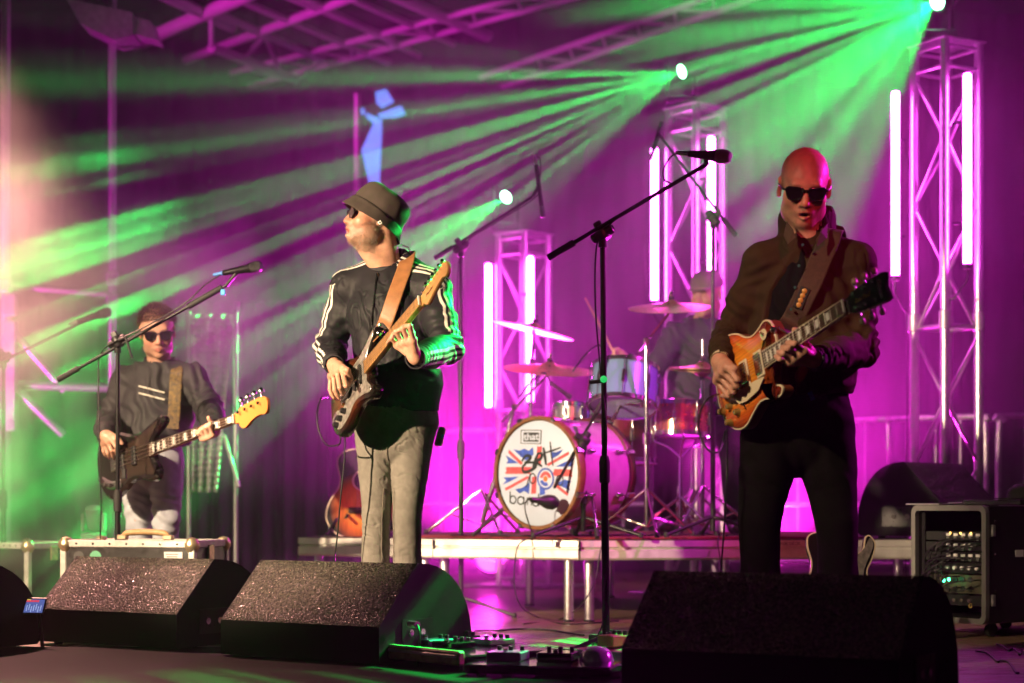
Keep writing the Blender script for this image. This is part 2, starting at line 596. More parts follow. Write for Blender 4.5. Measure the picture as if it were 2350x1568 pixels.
def spot_light(name, loc, target, power, col, angle, blend, radius=0.04, parent=None, gobo=None):
    li = bpy.data.lights.new(name, 'SPOT')
    li.energy = power; li.color = col; li.spot_size = math.radians(angle); li.spot_blend = blend
    li.shadow_soft_size = radius
    o = bpy.data.objects.new(name, li)
    d = (Vector(target) - Vector(loc)).normalized()
    c = (Vector((0, 0, CAMZ)) - Vector(loc)).normalized()
    X = d.cross(c)
    X = X.normalized() if X.length > 1e-3 else Vector((1, 0, 0))
    Z = -d; Y = Z.cross(X).normalized(); X = Y.cross(Z)
    place(o, basis(loc, X, Y, Z), parent)
    if gobo:
        seed, freq, lo, hi, flat, tilt = gobo
        li.use_nodes = True
        N = li.node_tree.nodes; L = li.node_tree.links
        em = N['Emission']
        tc = N.new('ShaderNodeTexCoord'); sp = N.new('ShaderNodeSeparateXYZ')
        L.new(tc.outputs['Normal'], sp.inputs[0])
        ab = N.new('ShaderNodeMath'); ab.operation = 'ABSOLUTE'; L.new(sp.outputs['Z'], ab.inputs[0])
        du = N.new('ShaderNodeMath'); du.operation = 'DIVIDE'; L.new(sp.outputs['X'], du.inputs[0]); L.new(ab.outputs[0], du.inputs[1])
        dv = N.new('ShaderNodeMath'); dv.operation = 'DIVIDE'; L.new(sp.outputs['Y'], dv.inputs[0]); L.new(ab.outputs[0], dv.inputs[1])
        cv = N.new('ShaderNodeCombineXYZ'); L.new(du.outputs[0], cv.inputs[0]); L.new(dv.outputs[0], cv.inputs[1])
        mp = N.new('ShaderNodeMapping'); mp.inputs['Scale'].default_value = (freq, 0.8, 1); mp.inputs['Location'].default_value = (seed, seed * 2.1, 0)
        L.new(cv.outputs[0], mp.inputs['Vector'])
        nz = N.new('ShaderNodeTexNoise'); nz.inputs['Scale'].default_value = 1.0; nz.inputs['Detail'].default_value = 4.0; nz.inputs['Roughness'].default_value = 0.62
        L.new(mp.outputs['Vector'], nz.inputs['Vector'])
        mr = N.new('ShaderNodeMapRange'); mr.interpolation_type = 'SMOOTHSTEP'
        mr.inputs[1].default_value = lo; mr.inputs[2].default_value = hi; mr.inputs[3].default_value = 0.004; mr.inputs[4].default_value = 2.4
        L.new(nz.outputs['Fac'], mr.inputs[0])
        va = N.new('ShaderNodeMath'); va.operation = 'ABSOLUTE'; 
        tk = N.new('ShaderNodeMath'); tk.operation = 'MULTIPLY_ADD'; tk.inputs[1].default_value = tilt
        L.new(du.outputs[0], tk.inputs[0]); L.new(dv.outputs[0], tk.inputs[2]); L.new(tk.outputs[0], va.inputs[0])
        vm = N.new('ShaderNodeMapRange'); vm.interpolation_type = 'SMOOTHSTEP'
        vm.inputs[1].default_value = 0.04; vm.inputs[2].default_value = flat; vm.inputs[3].default_value = 1.0; vm.inputs[4].default_value = 0.0
        L.new(va.outputs[0], vm.inputs[0])
        ml = N.new('ShaderNodeMath'); ml.operation = 'MULTIPLY'; L.new(mr.outputs[0], ml.inputs[0]); L.new(vm.outputs[0], ml.inputs[1])
        L.new(ml.outputs[0], em.inputs['Strength'])
    return o

lamp_body = mat('lamp_housing', (0.02, 0.02, 0.022), 0.5)
def par_can(loc, target, col, power, angle, blend, label, group=None, radius=0.09):
    """stage par lamp on its yoke, lens glowing"""
    t = thing('par_lamp', label, 'stage lamp', loc, group)
    d = (Vector(target) - Vector(loc)).normalized()
    M = Matrix.Translation(loc) @ d.to_track_quat('Z', 'Y').to_matrix().to_4x4()
    with frame(M):
        lathe('can', [(0, -0.34), (0.07, -0.34), (0.11, -0.2), (0.12, -0.02), (0.125, -0.02), (0.125, -0.05)], lamp_body, t, n=24)
        lathe('lens', [(0.0, -0.06), (0.112, -0.06)], mat('lens_' + label[:8], (0.5, 0.5, 0.5), 0.3, emit=col, estr=6.0), t, n=24)
        tube('yoke', [(-0.14, 0, -0.12), (-0.16, 0.1, -0.12), (-0.1, 0.2, -0.12), (0.1, 0.2, -0.12), (0.16, 0.1, -0.12), (0.14, 0, -0.12)], 0.012, black_metal, t, n=6)
    spot_light('lamp_light', Vector(loc), target, power, col, angle, blend, radius, t)
    return t

# front-left warm keys on the downstage bar (outside the frame)
par_can((-5.0, 3.1, 2.45), (-0.75, 7.4, 1.05), WARM, 5600, 22, 0.5, 'warm white key lamp on the downstage left bar aimed at the singer', 'front key lamps', 0.07)
par_can((-3.5, 2.4, 3.9), (0.90, 6.3, 1.0), WARM, 1500, 13, 0.75, 'warm white key lamp on the downstage left bar aimed at the bald guitarist', 'front key lamps', 0.07)
par_can((-5.0, 2.9, 3.4), (-1.82, 8.6, 0.8), WARM, 6000, 20, 0.6, 'warm white key lamp on the downstage left bar aimed at the bassist', 'front key lamps', 0.07)
par_can((1.6, 1.2, 3.9), (0.98, 6.4, 1.6), (1.0, 0.05, 0.10), 560, 16, 0.8, 'red wash lamp on the downstage bar', 'front key lamps', 0.09)
# magenta wash lamps upstage, left and right of the frame
par_can((-4.9, 11.6, 3.9), (-1.6, 15.6, 4.75), MAG, 900, 40, 0.6, 'magenta lamp high on the stage left roof post', 'magenta wash lamps')
par_can((4.4, 7.9, 2.7), (1.05, 6.35, 1.35), MAG, 1000, 34, 0.7, 'magenta side lamp on the stage right bar', 'magenta wash lamps')
par_can((-0.15, 13.2, 0.2), (-0.1, 9.6, 1.45), MAG, 4000, 48, 0.95, 'magenta floor lamp hidden behind the left half of the drum riser', 'magenta wash lamps')
par_can((1.75, 12.8, 0.2), (1.6, 9.6, 1.5), MAG, 4000, 46, 0.95, 'magenta floor lamp hidden behind the bald guitarist', 'magenta wash lamps')
par_can((-4.8, 10.4, 0.4), (-2.9, 11.8, 1.9), MAG, 1500, 50, 0.8, 'magenta floor lamp beside the scaffold tower', 'magenta wash lamps')
par_can((-3.5, 10.6, 3.8), (-3.05, 8.6, 2.0), (1.0, 0.42, 0.36), 4600, 42, 0.8, 'peach side lamp on the stage left scaffold', 'side lamps')
par_can((3.3, 7.0, 3.7), (0.45, 9.2, 0.75), MAG, 1500, 22, 0.7, 'magenta wash lamp on the stage right bar aimed at the drums', 'magenta wash lamps')
# ------------------------------------------------------------------ ground, stage floor
ground_mat = mat('dark_grass_ground', (0.03, 0.035, 0.02), 0.95, var=0.4, vscale=3, bump=0.5, bscale=40, bdist=0.02)
g = mesh('ground', [(-200, -200, -1.22), (200, -200, -1.22), (200, 250, -1.22), (-200, 250, -1.22)], [(0, 1, 2, 3)], ground_mat)
tag(g, kind='structure')
ply = mat('stage_plywood', (0.16, 0.10, 0.055), 0.42, var=0.35, vscale=5, rvar=0.18, bump=0.12, bscale=50, stretch=(1, 6, 1))
under = mat('stage_side_cloth', (0.012, 0.012, 0.014), 0.9)
fl = box('stage_floor', (0, 10.2, -0.62), (20, 16.2, 1.18), under)
tag(fl, kind='structure')
pv, pf = box_data(1.994, 0.994, 0.03, 0.002)
panel_me = None
for iy in range(6, 16):
    for ix in range(-3, 4):
        cx = ix * 2.0 + (0.35 if iy % 2 else -0.15)
        if panel_me is None:
            o = mesh('floor_panel', pv, pf, ply, fl, M=T(cx, iy - 0.3, -0.015)); panel_me = o.data
        else:
            o = bpy.data.objects.new('floor_panel', panel_me); place(o, T(cx, iy - 0.3, -0.015), fl)

mat_black = mat('black_floor_sheet', (0.003, 0.003, 0.0033), 0.8, spec=0.05, bump=0.3, bscale=120)
o = box('dark_floor_sheet', (-1.75, 4.85, 0.003), (5.0, 4.9, 0.005), mat_black); tag(o, kind='structure')  # black sheet added to darken the floor around the front wedges
# ------------------------------------------------------------------ backdrop drapes
drape_mat = mat('black_drape', (0.010, 0.009, 0.011), 0.85, sheen=0.3, bump=0.2, bscale=120)
def drape(name, x0, x1, y, z0, z1, n, amp, seed, label, wave=0.35):
    xs = np.linspace(x0, x1, n); zs = np.linspace(z0, z1, 14)
    X, Z = np.meshgrid(xs, zs, indexing='ij')
    ph = np.cumsum(1 + 0.5 * noise3(np.stack([xs * 1.3, xs * 0 + seed, xs * 0], 1))) * (xs[1] - xs[0]) / wave * 2 * math.pi
    fold = np.sin(ph)[:, None] * amp * (0.55 + 0.45 * (z1 - Z) / (z1 - z0))
    q = np.stack([X.ravel() * 0.7, X.ravel() * 0 + seed, Z.ravel() * 0.5], 1)
    Y = y + fold + noise3(q).reshape(X.shape) * 0.1
    v = np.stack([X, Y, Z], -1).reshape(-1, 3).astype(np.float32)
    m = len(zs); f = []
    I, J = np.meshgrid(np.arange(n - 1), np.arange(m - 1), indexing='ij')
    a = (I * m + J).ravel()
    F = np.stack([a, a + m, a + m + 1, a + 1], 1)
    o = mesh(name, v, F, drape_mat, smooth=True)
    return tag(o, label, 'curtain')
drape('backdrop_curtain', -9.5, 9.5, 18.0, 0.02, 5.4, 700, 0.07, 1.0, 'wide black pleated curtain closing the back of the stage')
drape('side_curtain', -2.55, -1.32, 13.4, 0.02, 2.05, 130, 0.05, 5.0, 'short dark pleated curtain between bassist and drum riser', 0.16)

# backlit blue emblem on the backdrop
blue = mat('backlit_blue', (0.2, 0.45, 0.9), 0.4, emit=(0.10, 0.33, 1.0), estr=1.15)
sg = thing('backlit_sign', 'backlit blue angular figure sign high above the man in the bucket hat', 'sign', P(877, 320, 17.6))
for poly in ([(360, 600), (430, 580), (480, 660), (402, 700), (368, 672)], [(258, 705), (290, 708), (287, 742), (262, 742)],
             [(300, 735), (380, 772), (348, 802), (300, 762)], [(375, 745), (530, 690), (556, 742), (500, 760), (400, 767)],
             [(350, 803), (400, 772), (402, 850), (385, 1235), (330, 1235), (270, 980)]):
    pts = [P(734.4 + x / 2.844, y / 2.844, 17.6) for x, y in poly]
    n = len(pts)
    v = [(p.x, p.y, p.z) for p in pts] + [(p.x, p.y + 0.05, p.z) for p in pts]
    f = [tuple(range(n)), tuple(range(2 * n - 1, n - 1, -1))] + [(i, n + i, n + (i + 1) % n, (i + 1) % n) for i in range(n)]
    mesh('sign_panel', v, f, blue, sg)

# ------------------------------------------------------------------ truss towers, light tubes, moving heads
tube_glow = mat('magenta_light_tube', (0.8, 0.6, 0.8), 0.4, emit=(1.0, 0.06, 0.82), estr=72.0)
def tower(px, d, yaw, H, label):
    """square truss tower; px = column of its middle"""
    c = P(px, HY, d); c.z = 0
    t = thing('truss_tower', label, 'truss tower', c, 'aluminium truss towers behind the band')
    with frame(T(c.x, c.y, 0) @ RZ(yaw)):
        e = 0.12
        cor = [(-e, -e), (e, -e), (e, e), (-e, e)]
        box('base_plate', (0, 0, 0.012), (0.6, 0.6, 0.02), steel_grey, t, 0.003)
        for x, y in cor:
            bar('chord', (x, y, 0.022), (x, y, H), 0.025, alu, t, n=16)
        for k in range(4):
            a = cor[k]; b = cor[(k + 1) % 4]
            for z in (0.06, H - 0.03, H - 0.14, H * 0.5):
                bar('rung', (a[0], a[1], z), (b[0], b[1], z), 0.011, alu, t, n=8)
            n = int(round((H - 0.2) / 0.36)); z0 = 0.08; dz = (H - 0.24) / n
            for i in range(n):
                p, q = (a, b) if (i + k) % 2 else (b, a)
                bar('brace', (p[0], p[1], z0 + i * dz), (q[0], q[1], z0 + (i + 1) * dz), 0.009, alu, t, n=8)
        for x, y in cor:
            lathe('coupler', [(0.025, -0.05), (0.033, -0.045), (0.033, 0.045), (0.025, 0.05)], steel_grey, t, n=12, M=T(x, y, H * 0.5 + 0.03))
        box('top_plate', (0, 0, H + 0.006), (0.3, 0.3, 0.01), steel_grey, t, 0.002)
    return t
tower(2172, 9.9, 29, 3.05, 'truss tower with two light tubes at the right, behind the bald guitarist')
tower(1597, 11.5, 40, 3.05, 'truss tower behind the drummer with two bright tubes in the middle')
tower(1202, 12.6, 47, 2.42, 'shortest truss tower, left of the drum kit')

def light_tube(px, y0, y1, d, label):
    a = P(px, y1, d); b = P(px, y0, d); b.x = a.x
    t = thing('light_tube', label, 'light tube', a, 'glowing magenta light tubes on the truss towers')
    L = b.z - a.z
    with frame(Matrix.Translation(a)):
        lathe('tube', [(0, 0.03), (0.022, 0.032), (0.022, L - 0.012), (0.015, L - 0.002), (0, L)], tube_glow, t, n=10)
        lathe('end_cap', [(0, 0.0), (0.02, 0.0), (0.0235, 0.004), (0.0235, 0.029), (0, 0.029)], black_plastic, t, n=16)
        sx = 0.06 if px in (2055, 1502, 1121) else -0.06
        tube('lead', [(0, 0, 0.004), (0.0, 0.01, -0.06), (sx * 0.8, 0.06, -0.14), (sx * 1.4, 0.08, -0.3), (sx * 1.2, 0.08, -a.z + 0.25), (sx * 2.0, 0.1, -a.z + 0.03)], 0.0045, cable_mat, t, n=6)
        for z in (0.25, L - 0.25):
            bar('clamp', (0.0, 0.015, z), (0.06 if px in (2055, 1502, 1121) else -0.06, 0.07, z), 0.008, black_metal, t, n=8)
light_tube(2055, 210, 645, 9.9, 'magenta light tube at the left edge of the right-hand truss tower')
light_tube(2220, 168, 618, 9.65, 'magenta light tube at the right edge of the right-hand truss tower')
light_tube(1502, 340, 700, 11.5, 'magenta light tube left of the middle truss tower')
light_tube(1632, 313, 690, 11.2, 'magenta light tube above the drummer, right of the middle truss tower')
light_tube(1121, 605, 945, 12.6, 'magenta light tube at the left edge of the shortest truss tower')
light_tube(1217, 588, 932, 12.3, 'magenta light tube on the shortest truss tower beside the drum cymbals')

lens_g = mat('green_lens', (0.3, 0.6, 0.3), 0.3, emit=(0.25, 1.0, 0.45), estr=30.0)
def moving_head(px, py, d, aim, power, angle, gobo, label, base_z, lens=0.042):
    p = P(px, py, d)
    t = thing('moving_head_lamp', label, 'moving head', (p.x, p.y, base_z), 'green moving head lamps on the truss towers')
    ax = Vector(aim).normalized()
    box('base', (p.x, p.y + 0.02, base_z + 0.03), (0.19, 0.19, 0.05), lamp_body, t, 0.008)
    piv = p - ax * 0.09
    for s in (-1, 1):
        box('yoke_arm', (p.x + s * 0.085, p.y + 0.03, (base_z + 0.055 + piv.z) / 2 + 0.02), (0.02, 0.06, max(0.05, piv.z - base_z - 0.02)), lamp_body, t, 0.004)
    M = Matrix.Translation(p) @ ax.to_track_quat('Z', 'Y').to_matrix().to_4x4()
    with frame(M):
        lathe('head', [(0, -0.19), (0.045, -0.18), (0.06, -0.12), (0.056, -0.01), (0.05, 0.0), (0.045, -0.006)], lamp_body, t, n=20)
        lathe('lens', [(0, 0.008), (lens * 0.7, 0.004), (lens, -0.005)], lens_g, t, n=20)
    spot_light('lamp_light', p + ax * 0.03, p + ax, power, GRN, angle, 0.12, 0.012, t, gobo)
moving_head(2150, 5, 9.9, (-0.62, -0.66, -0.37), 7200, 52, (3.1, 62.0, 0.45, 0.64, 0.11, 0.25), 'green moving head lamp throwing a wide fan from the top right corner', 3.07)
moving_head(1563, 165, 11.5, (-0.84, -0.40, -0.38), 8000, 46, (2.7, 40.0, 0.48, 0.66, 0.18, 0.0), 'green moving head lamp on top of the middle truss tower', 3.07)
moving_head(1160, 453, 12.6, (-0.57, -0.66, -0.47), 3000, 20, (5.7, 24.0, 0.40, 0.60, 0.3, 0.0), 'small green moving head lamp on the shortest truss tower', 2.44)

# ------------------------------------------------------------------ haze (even) and smoke (clouds at the left)
hz = box('haze', (0, 9.9, 1.9), (30, 26, 7.0), None)
tag(hz, kind='stuff')
m = bpy.data.materials.new('haze'); m.use_nodes = True
N = m.node_tree.nodes; N.clear()
out = N.new('ShaderNodeOutputMaterial'); pvn = N.new('ShaderNodeVolumePrincipled')
pvn.inputs['Color'].default_value = (0.95, 0.95, 0.95, 1); pvn.inputs['Density'].default_value = 0.0018; pvn.inputs['Anisotropy'].default_value = 0.6
m.node_tree.links.new(pvn.outputs[0], out.inputs['Volume'])
hz.data.materials.append(m)

bank = box('smoke_bank', (0.0, 13.05, 2.17), (14.0, 9.6, 4.28), None)
tag(bank, 'even bank of stage smoke hanging behind the singers', 'smoke', kind='stuff')
m = bpy.data.materials.new('smoke_bank'); m.use_nodes = True
N = m.node_tree.nodes; N.clear()
out = N.new('ShaderNodeOutputMaterial'); pvn = N.new('ShaderNodeVolumePrincipled')
pvn.inputs['Color'].default_value = (0.96, 0.96, 0.96, 1); pvn.inputs['Density'].default_value = 0.027; pvn.inputs['Anisotropy'].default_value = 0.55
m.node_tree.links.new(pvn.outputs[0], out.inputs['Volume'])
bank.data.materials.append(m)

sm = lathe('smoke', [(0, -1), (0.5, -0.87), (0.87, -0.5), (1, 0), (0.87, 0.5), (0.5, 0.87), (0, 1)], None, n=24, M=T(-2.45, 9.2, 1.35) @ Matrix.Diagonal((1.35, 1.3, 1.5, 1)))
tag(sm, 'billowing stage smoke drifting around the bassist', 'smoke', kind='stuff')
m = bpy.data.materials.new('smoke'); m.use_nodes = True
N = m.node_tree.nodes; L = m.node_tree.links; N.clear()
out = N.new('ShaderNodeOutputMaterial'); pvn = N.new('ShaderNodeVolumePrincipled')
pvn.inputs['Color'].default_value = (0.97, 0.97, 0.97, 1); pvn.inputs['Anisotropy'].default_value = 0.2
tc = N.new('ShaderNodeTexCoord')
nz = N.new('ShaderNodeTexNoise'); nz.inputs['Scale'].default_value = 2.1; nz.inputs['Detail'].default_value = 3; nz.inputs['Distortion'].default_value = 0.6
L.new(tc.outputs['Object'], nz.inputs['Vector'])
ln = N.new('ShaderNodeVectorMath'); ln.operation = 'LENGTH'; L.new(tc.outputs['Object'], ln.inputs[0])
fall = N.new('ShaderNodeMapRange'); fall.inputs[1].default_value = 0.45; fall.inputs[2].default_value = 0.98; fall.inputs[3].default_value = 1; fall.inputs[4].default_value = 0
L.new(ln.outputs['Value'], fall.inputs[0])
mr = N.new('ShaderNodeMapRange'); mr.inputs[1].default_value = 0.46; mr.inputs[2].default_value = 0.68; mr.inputs[3].default_value = 0.0; mr.inputs[4].default_value = 1.3
L.new(nz.outputs['Fac'], mr.inputs[0])
mu = N.new('ShaderNodeMath'); mu.operation = 'MULTIPLY'; L.new(mr.outputs[0], mu.inputs[0]); L.new(fall.outputs[0], mu.inputs[1])
L.new(mu.outputs[0], pvn.inputs['Density'])
L.new(pvn.outputs[0], out.inputs['Volume'])
sm.data.materials.append(m)

# ------------------------------------------------------------------ scaffold at the left
def scaffold():
    d = 11.8
    c = P(15, HY, d); c.z = 0
    t = thing('scaffold_tower', 'scaffold tower at the left edge behind the bassist, bathed in pink light', 'scaffold', c)
    def q(x, y, dd=0): return P(x, y, d + dd)
    a = q(13, -20); bar('upright', (a.x, a.y, 0.0), (a.x, a.y, 4.6), 0.031, steel_grey, t, 14)
    a = q(258, 80, 0.05); bar('upright', (a.x, a.y, 0.0), (a.x, a.y, 4.6), 0.026, steel_grey, t, 14)
    for y0, y1 in ((675, 725), (738, 990)):
        p0, p1 = q(23, y1, -0.05), q(23, y0, -0.05)
        box('sleeve_block', ((p0 + p1) / 2), (0.085, 0.085, p1.z - p0.z), steel_grey, t, 0.006)
    for (x0, y0, x1, y1, r) in ((0, 655, 262, 676, 0.024), (39, 884, 250, 890, 0.03)):
        bar('ledger', q(x0, y0), q(x1, y1, 0.05), r, steel_grey, t, 12)
    for (x0, y0, x1, y1) in ((37, 769, 150, 897), (39, 895, 146, 999)):
        bar('diagonal', q(x0, y0, -0.04), q(x1, y1, 0.04), 0.027, steel_grey, t, 12)
    for x, y in ((258, 640), (258, 690), (13, 655)):
        p = q(x, y, -0.02); box('coupler', p, (0.075, 0.08, 0.09), steel_grey, t, 0.012)
    # head block with its brackets
    v = [q(x, y, -0.12) for x, y in ((151, -4), (302, 28), (306, 81), (260, 91), (183, 53))]
    n = len(v); vv = v + [Vector((p.x, p.y + 0.3, p.z)) for p in v]
    mesh('head_block', vv, [tuple(range(n)), tuple(range(2 * n - 1, n - 1, -1))] + [(i, n + i, n + (i + 1) % n, (i + 1) % n) for i in range(n)], steel_grey, t)
    v = [q(x, y, -0.1) for x, y in ((313, 40), (345, 48), (362, 92), (308, 78))]
    n = 4; vv = v + [Vector((p.x, p.y + 0.2, p.z)) for p in v]
    mesh('bracket', vv, [tuple(range(n)), tuple(range(2 * n - 1, n - 1, -1))] + [(i, n + i, n + (i + 1) % n, (i + 1) % n) for i in range(n)], steel_grey, t)
scaffold()
a = P(820, 215, 15.0); t = thing('steel_pole', 'thin pale pole standing behind the man in the bucket hat', 'pole', (a.x, a.y, 0))
bar('shaft', (a.x, a.y, 0), a, 0.03, steel_grey, t)
lathe('foot', [(0, 0), (0.12, 0), (0.12, 0.015), (0.035, 0.02), (0.035, 0.08)], steel_grey, t, n=16, M=T(a.x, a.y, 0))

# ------------------------------------------------------------------ roof structure
RZ0 = 4.62
roof_steel = mat('roof_steel', (0.55, 0.54, 0.55), 0.5, 0.3, var=0.2, vscale=12)
def rp(x, y, z=RZ0):
    d = (z - CAMZ) * FPX / (HY - y)
    return P(x, y, d)
rt = thing('roof_truss', 'steel roof trusses and purlins overhead at the upper left, lit magenta', 'roof truss', rp(600, 60))
def chord(p, q, r=0.028, ext=0.0, z=RZ0):
    A, B = rp(*p, z), rp(*q, z); D = (B - A).normalized()
    bar('chord', A - D * ext, B + D * ext, r, roof_steel, rt, 10)
chord((359, 81), (541, 0), 0.06, 0.4); chord((503, 109), (791, 0), 0.04, 0.6)
chord((485, 25), (740, 137), 0.035); chord((485, 109), (680, 184), 0.04, z=4.4)
for a, b in (((485, 25), (485, 109)), ((608, 82), (560, 136)), ((608, 82), (643, 168)), ((738, 138), (679, 184))):
    bar('web', rp(*a), rp(*b, 4.4), 0.022, roof_steel, rt, 8)
for a, b, r in (((548, 0), (826, 116), 0.03), ((679, 0), (826, 60), 0.03), ((742, 18), (903, 98), 0.03), ((811, 0), (973, 70), 0.03), ((927, 0), (1050, 53), 0.05), ((400, 0), (460, 28), 0.05)):
    chord(a, b, r, 0.5)
for a, b in (((600, 190), (1366, -20)), ((560, 160), (1290, -30)), ((1130, 168), (1780, -60)), ((1180, 190), (1830, -40))):
    chord(a, b, 0.028, 0.2)
for (p, q, u, w_) in (((600, 190), (1366, -20), (560, 160), (1290, -30)), ((1130, 168), (1780, -60), (1180, 190), (1830, -40))):
    A0, A1, B0, B1 = rp(*p), rp(*q), rp(*u), rp(*w_)
    n = 16
    for i in range(n):
        s0, s1 = i / n, (i + 1) / n
        X, Y = (A0.lerp(A1, s0), B0.lerp(B1, s1)) if i % 2 else (B0.lerp(B1, s0), A0.lerp(A1, s1))
        bar('web', X, Y, 0.014, roof_steel, rt, 6)
for sx in (-6.5, 6.5):
    for sy in (7.0, 17.5):
        bar('roof_post', (sx, sy, 0), (sx, sy, 5.6), 0.05, roof_steel, rt, 10)
bar('roof_beam', (-6.5, 7.0, 5.62), (-6.5, 17.5, 5.62), 0.05, roof_steel, rt, 10)
bar('roof_beam', (6.5, 7.0, 5.62), (6.5, 17.5, 5.62), 0.05, roof_steel, rt, 10)
bar('roof_beam', (-6.5, 17.5, 5.62), (6.5, 17.5, 5.62), 0.05, roof_steel, rt, 10)

# ------------------------------------------------------------------ crowd barriers behind the stage kit
def barrier(x0, x1, d0, d1, label):
    a = P(x0, HY, d0); b = P(x1, HY, d1); a.z = b.z = 0
    t = thing('crowd_barrier', label, 'barrier', (a + b) / 2, 'crowd barriers behind the drum riser')
    D = (b - a).normalized(); Lh = (b - a).length
    with frame(basis(a, D, Vector((-D.y, D.x, 0)), Vector((0, 0, 1)))):
        r = 0.12
        tube('frame', [(0, 0, 0.03), (0, 0, 1.1 - r), (r * 0.3, 0, 1.1 - r * 0.3), (r, 0, 1.1), (Lh - r, 0, 1.1), (Lh - r * 0.3, 0, 1.1 - r * 0.3), (Lh, 0, 1.1 - r), (Lh, 0, 0.03)], 0.019, steel_grey, t, n=10, sub=4)
        bar('bottom_rail', (0, 0, 0.2), (Lh, 0, 0.2), 0.014, steel_grey, t, 10)
        bar('middle_rail', (0, 0.0, 0.57), (Lh, 0, 0.57), 0.016, steel_grey, t, 10)
        for i in range(1, 12):
            bar('upright', (Lh * i / 12, 0, 0.2), (Lh * i / 12, 0, 1.1), 0.007, steel_grey, t, 6)
        for x in (0.25, Lh - 0.25):
            box('foot', (x, 0, 0.015), (0.05, 0.5, 0.025), steel_grey, t, 0.003)
barrier(960, 1590, 13.3, 13.1, 'crowd barrier directly behind the drum kit')
barrier(1640, 2262, 12.4, 11.0, 'crowd barrier behind the bald guitarist, left of the corner gap')
barrier(2292, 3000, 10.9, 11.2, 'crowd barrier at the far right edge of the stage')
# ------------------------------------------------------------------ drum riser
rail_mat = mat('deck_rail_aluminium', (0.66, 0.65, 0.62), 0.42, 0.55, var=0.10, vscale=14, rvar=0.1, bump=0.1, bscale=80)
groove_mat = mat('rail_groove', (0.10, 0.10, 0.10), 0.6, 0.3)
deck_ply = mat('riser_deck_ply', (0.05, 0.035, 0.03), 0.6, var=0.3, vscale=8)
rug_mat = mat('red_rug', (0.16, 0.01, 0.02), 0.95, var=0.5, vscale=16, bump=0.5, bscale=250)
RH = 0.40
RC = [(-1.113, 9.62), (0.327, 8.85), (2.02, 9.05), (1.95, 11.3), (-0.75, 11.4)]
rs = thing('drum_riser', 'low aluminium drum riser on round legs under the drum kit', 'stage riser', (0.5, 9.5, 0))
mesh('deck', [(x, y, RH - 0.02) for x, y in RC] + [(x, y, RH) for x, y in RC],
     [(4, 3, 2, 1, 0), (5, 6, 7, 8, 9)] + [(i, (i + 1) % 5, 5 + (i + 1) % 5, 5 + i) for i in range(5)], deck_ply, rs)
mesh('rug', [(x, y, z) for z in (RH + 0.002, RH + 0.010) for x, y in ((-0.55, 9.42), (0.38, 8.92), (1.75, 9.1), (1.7, 10.9), (-0.3, 10.9))],
     [(4, 3, 2, 1, 0), (5, 6, 7, 8, 9)] + [(i, (i + 1) % 5, 5 + (i + 1) % 5, 5 + i) for i in range(5)], rug_mat, rs)
def deck_rail(a, b):
    a = Vector((*a, 0)); b = Vector((*b, 0)); D = (b - a).normalized(); Nn = Vector((D.y, -D.x, 0)); Lr = (b - a).length
    prof = [(0.0, RH - 0.004), (0.012, RH - 0.004), (0.014, RH - 0.034), (0.004, RH - 0.038), (0.004, RH - 0.046), (0.014, RH - 0.05), (0.014, RH - 0.088), (0.006, RH - 0.098), (-0.02, RH - 0.098), (-0.02, RH - 0.024), (0.0, RH - 0.024)]
    n = len(prof); e = 0.003
    v = [a + D * e + Nn * p + Vector((0, 0, z)) for p, z in prof] + [b - D * e + Nn * p + Vector((0, 0, z)) for p, z in prof]
    f = [(i, n + i, n + (i + 1) % n, (i + 1) % n) for i in range(n)] + [tuple(range(n)), tuple(range(2 * n - 1, n - 1, -1))]
    return mesh('edge_rail', v, f, rail_mat, rs)
def lerp2(a, b, t): return (a[0] + (b[0] - a[0]) * t, a[1] + (b[1] - a[1]) * t)
jl = lerp2(RC[0], RC[1], 0.5); jr = lerp2(RC[1], RC[2], 0.52)
for a, b in ((RC[0], jl), (jl, RC[1]), (RC[1], jr), (jr, RC[2]), (RC[2], RC[3]), (RC[3], RC[4]), (RC[4], RC[0])):
    deck_rail(a, b)
def riser_leg(x, y):
    bar('leg', (x, y, 0.012), (x, y, RH - 0.09), 0.024, alu, rs, 16)
    bar('leg_foot', (x, y, 0.0), (x, y, 0.012), 0.027, rubber, rs, 12)
for c, D in ((jl, (0.05, 0.03)), (RC[1], (0.05, 0.0)), (jr, (0.05, 0.01))):
    riser_leg(c[0] - D[0], c[1] + 0.07 + D[1]); riser_leg(c[0] + D[0], c[1] + 0.07)
for c in ((-1.02, 9.66), (1.93, 9.15), (1.9, 11.2), (-0.7, 11.3), (0.6, 11.2), (0.1, 10.3), (1.2, 10.3), (-0.8, 10.4)):
    riser_leg(*c)
for x, y in ((jl[0], jl[1]), (RC[1][0], RC[1][1])):
    box('joint_clip', (x, y - 0.018, RH - 0.03), (0.012, 0.006, 0.045), black_metal, rs, 0.001)
D = Vector((RC[2][0] - RC[1][0], RC[2][1] - RC[1][1], 0)).normalized()
pt = P(1800, 1250, 9.0)
text('rail_lettering', '// STAGE DECK', 0.022, black_plastic, rs, basis((pt.x, 8.85 + (pt.x - RC[1][0]) * D.y / D.x - 0.0165, RH - 0.02), D, Vector((0, 0, 1)), Vector((D.y, -D.x, 0))))

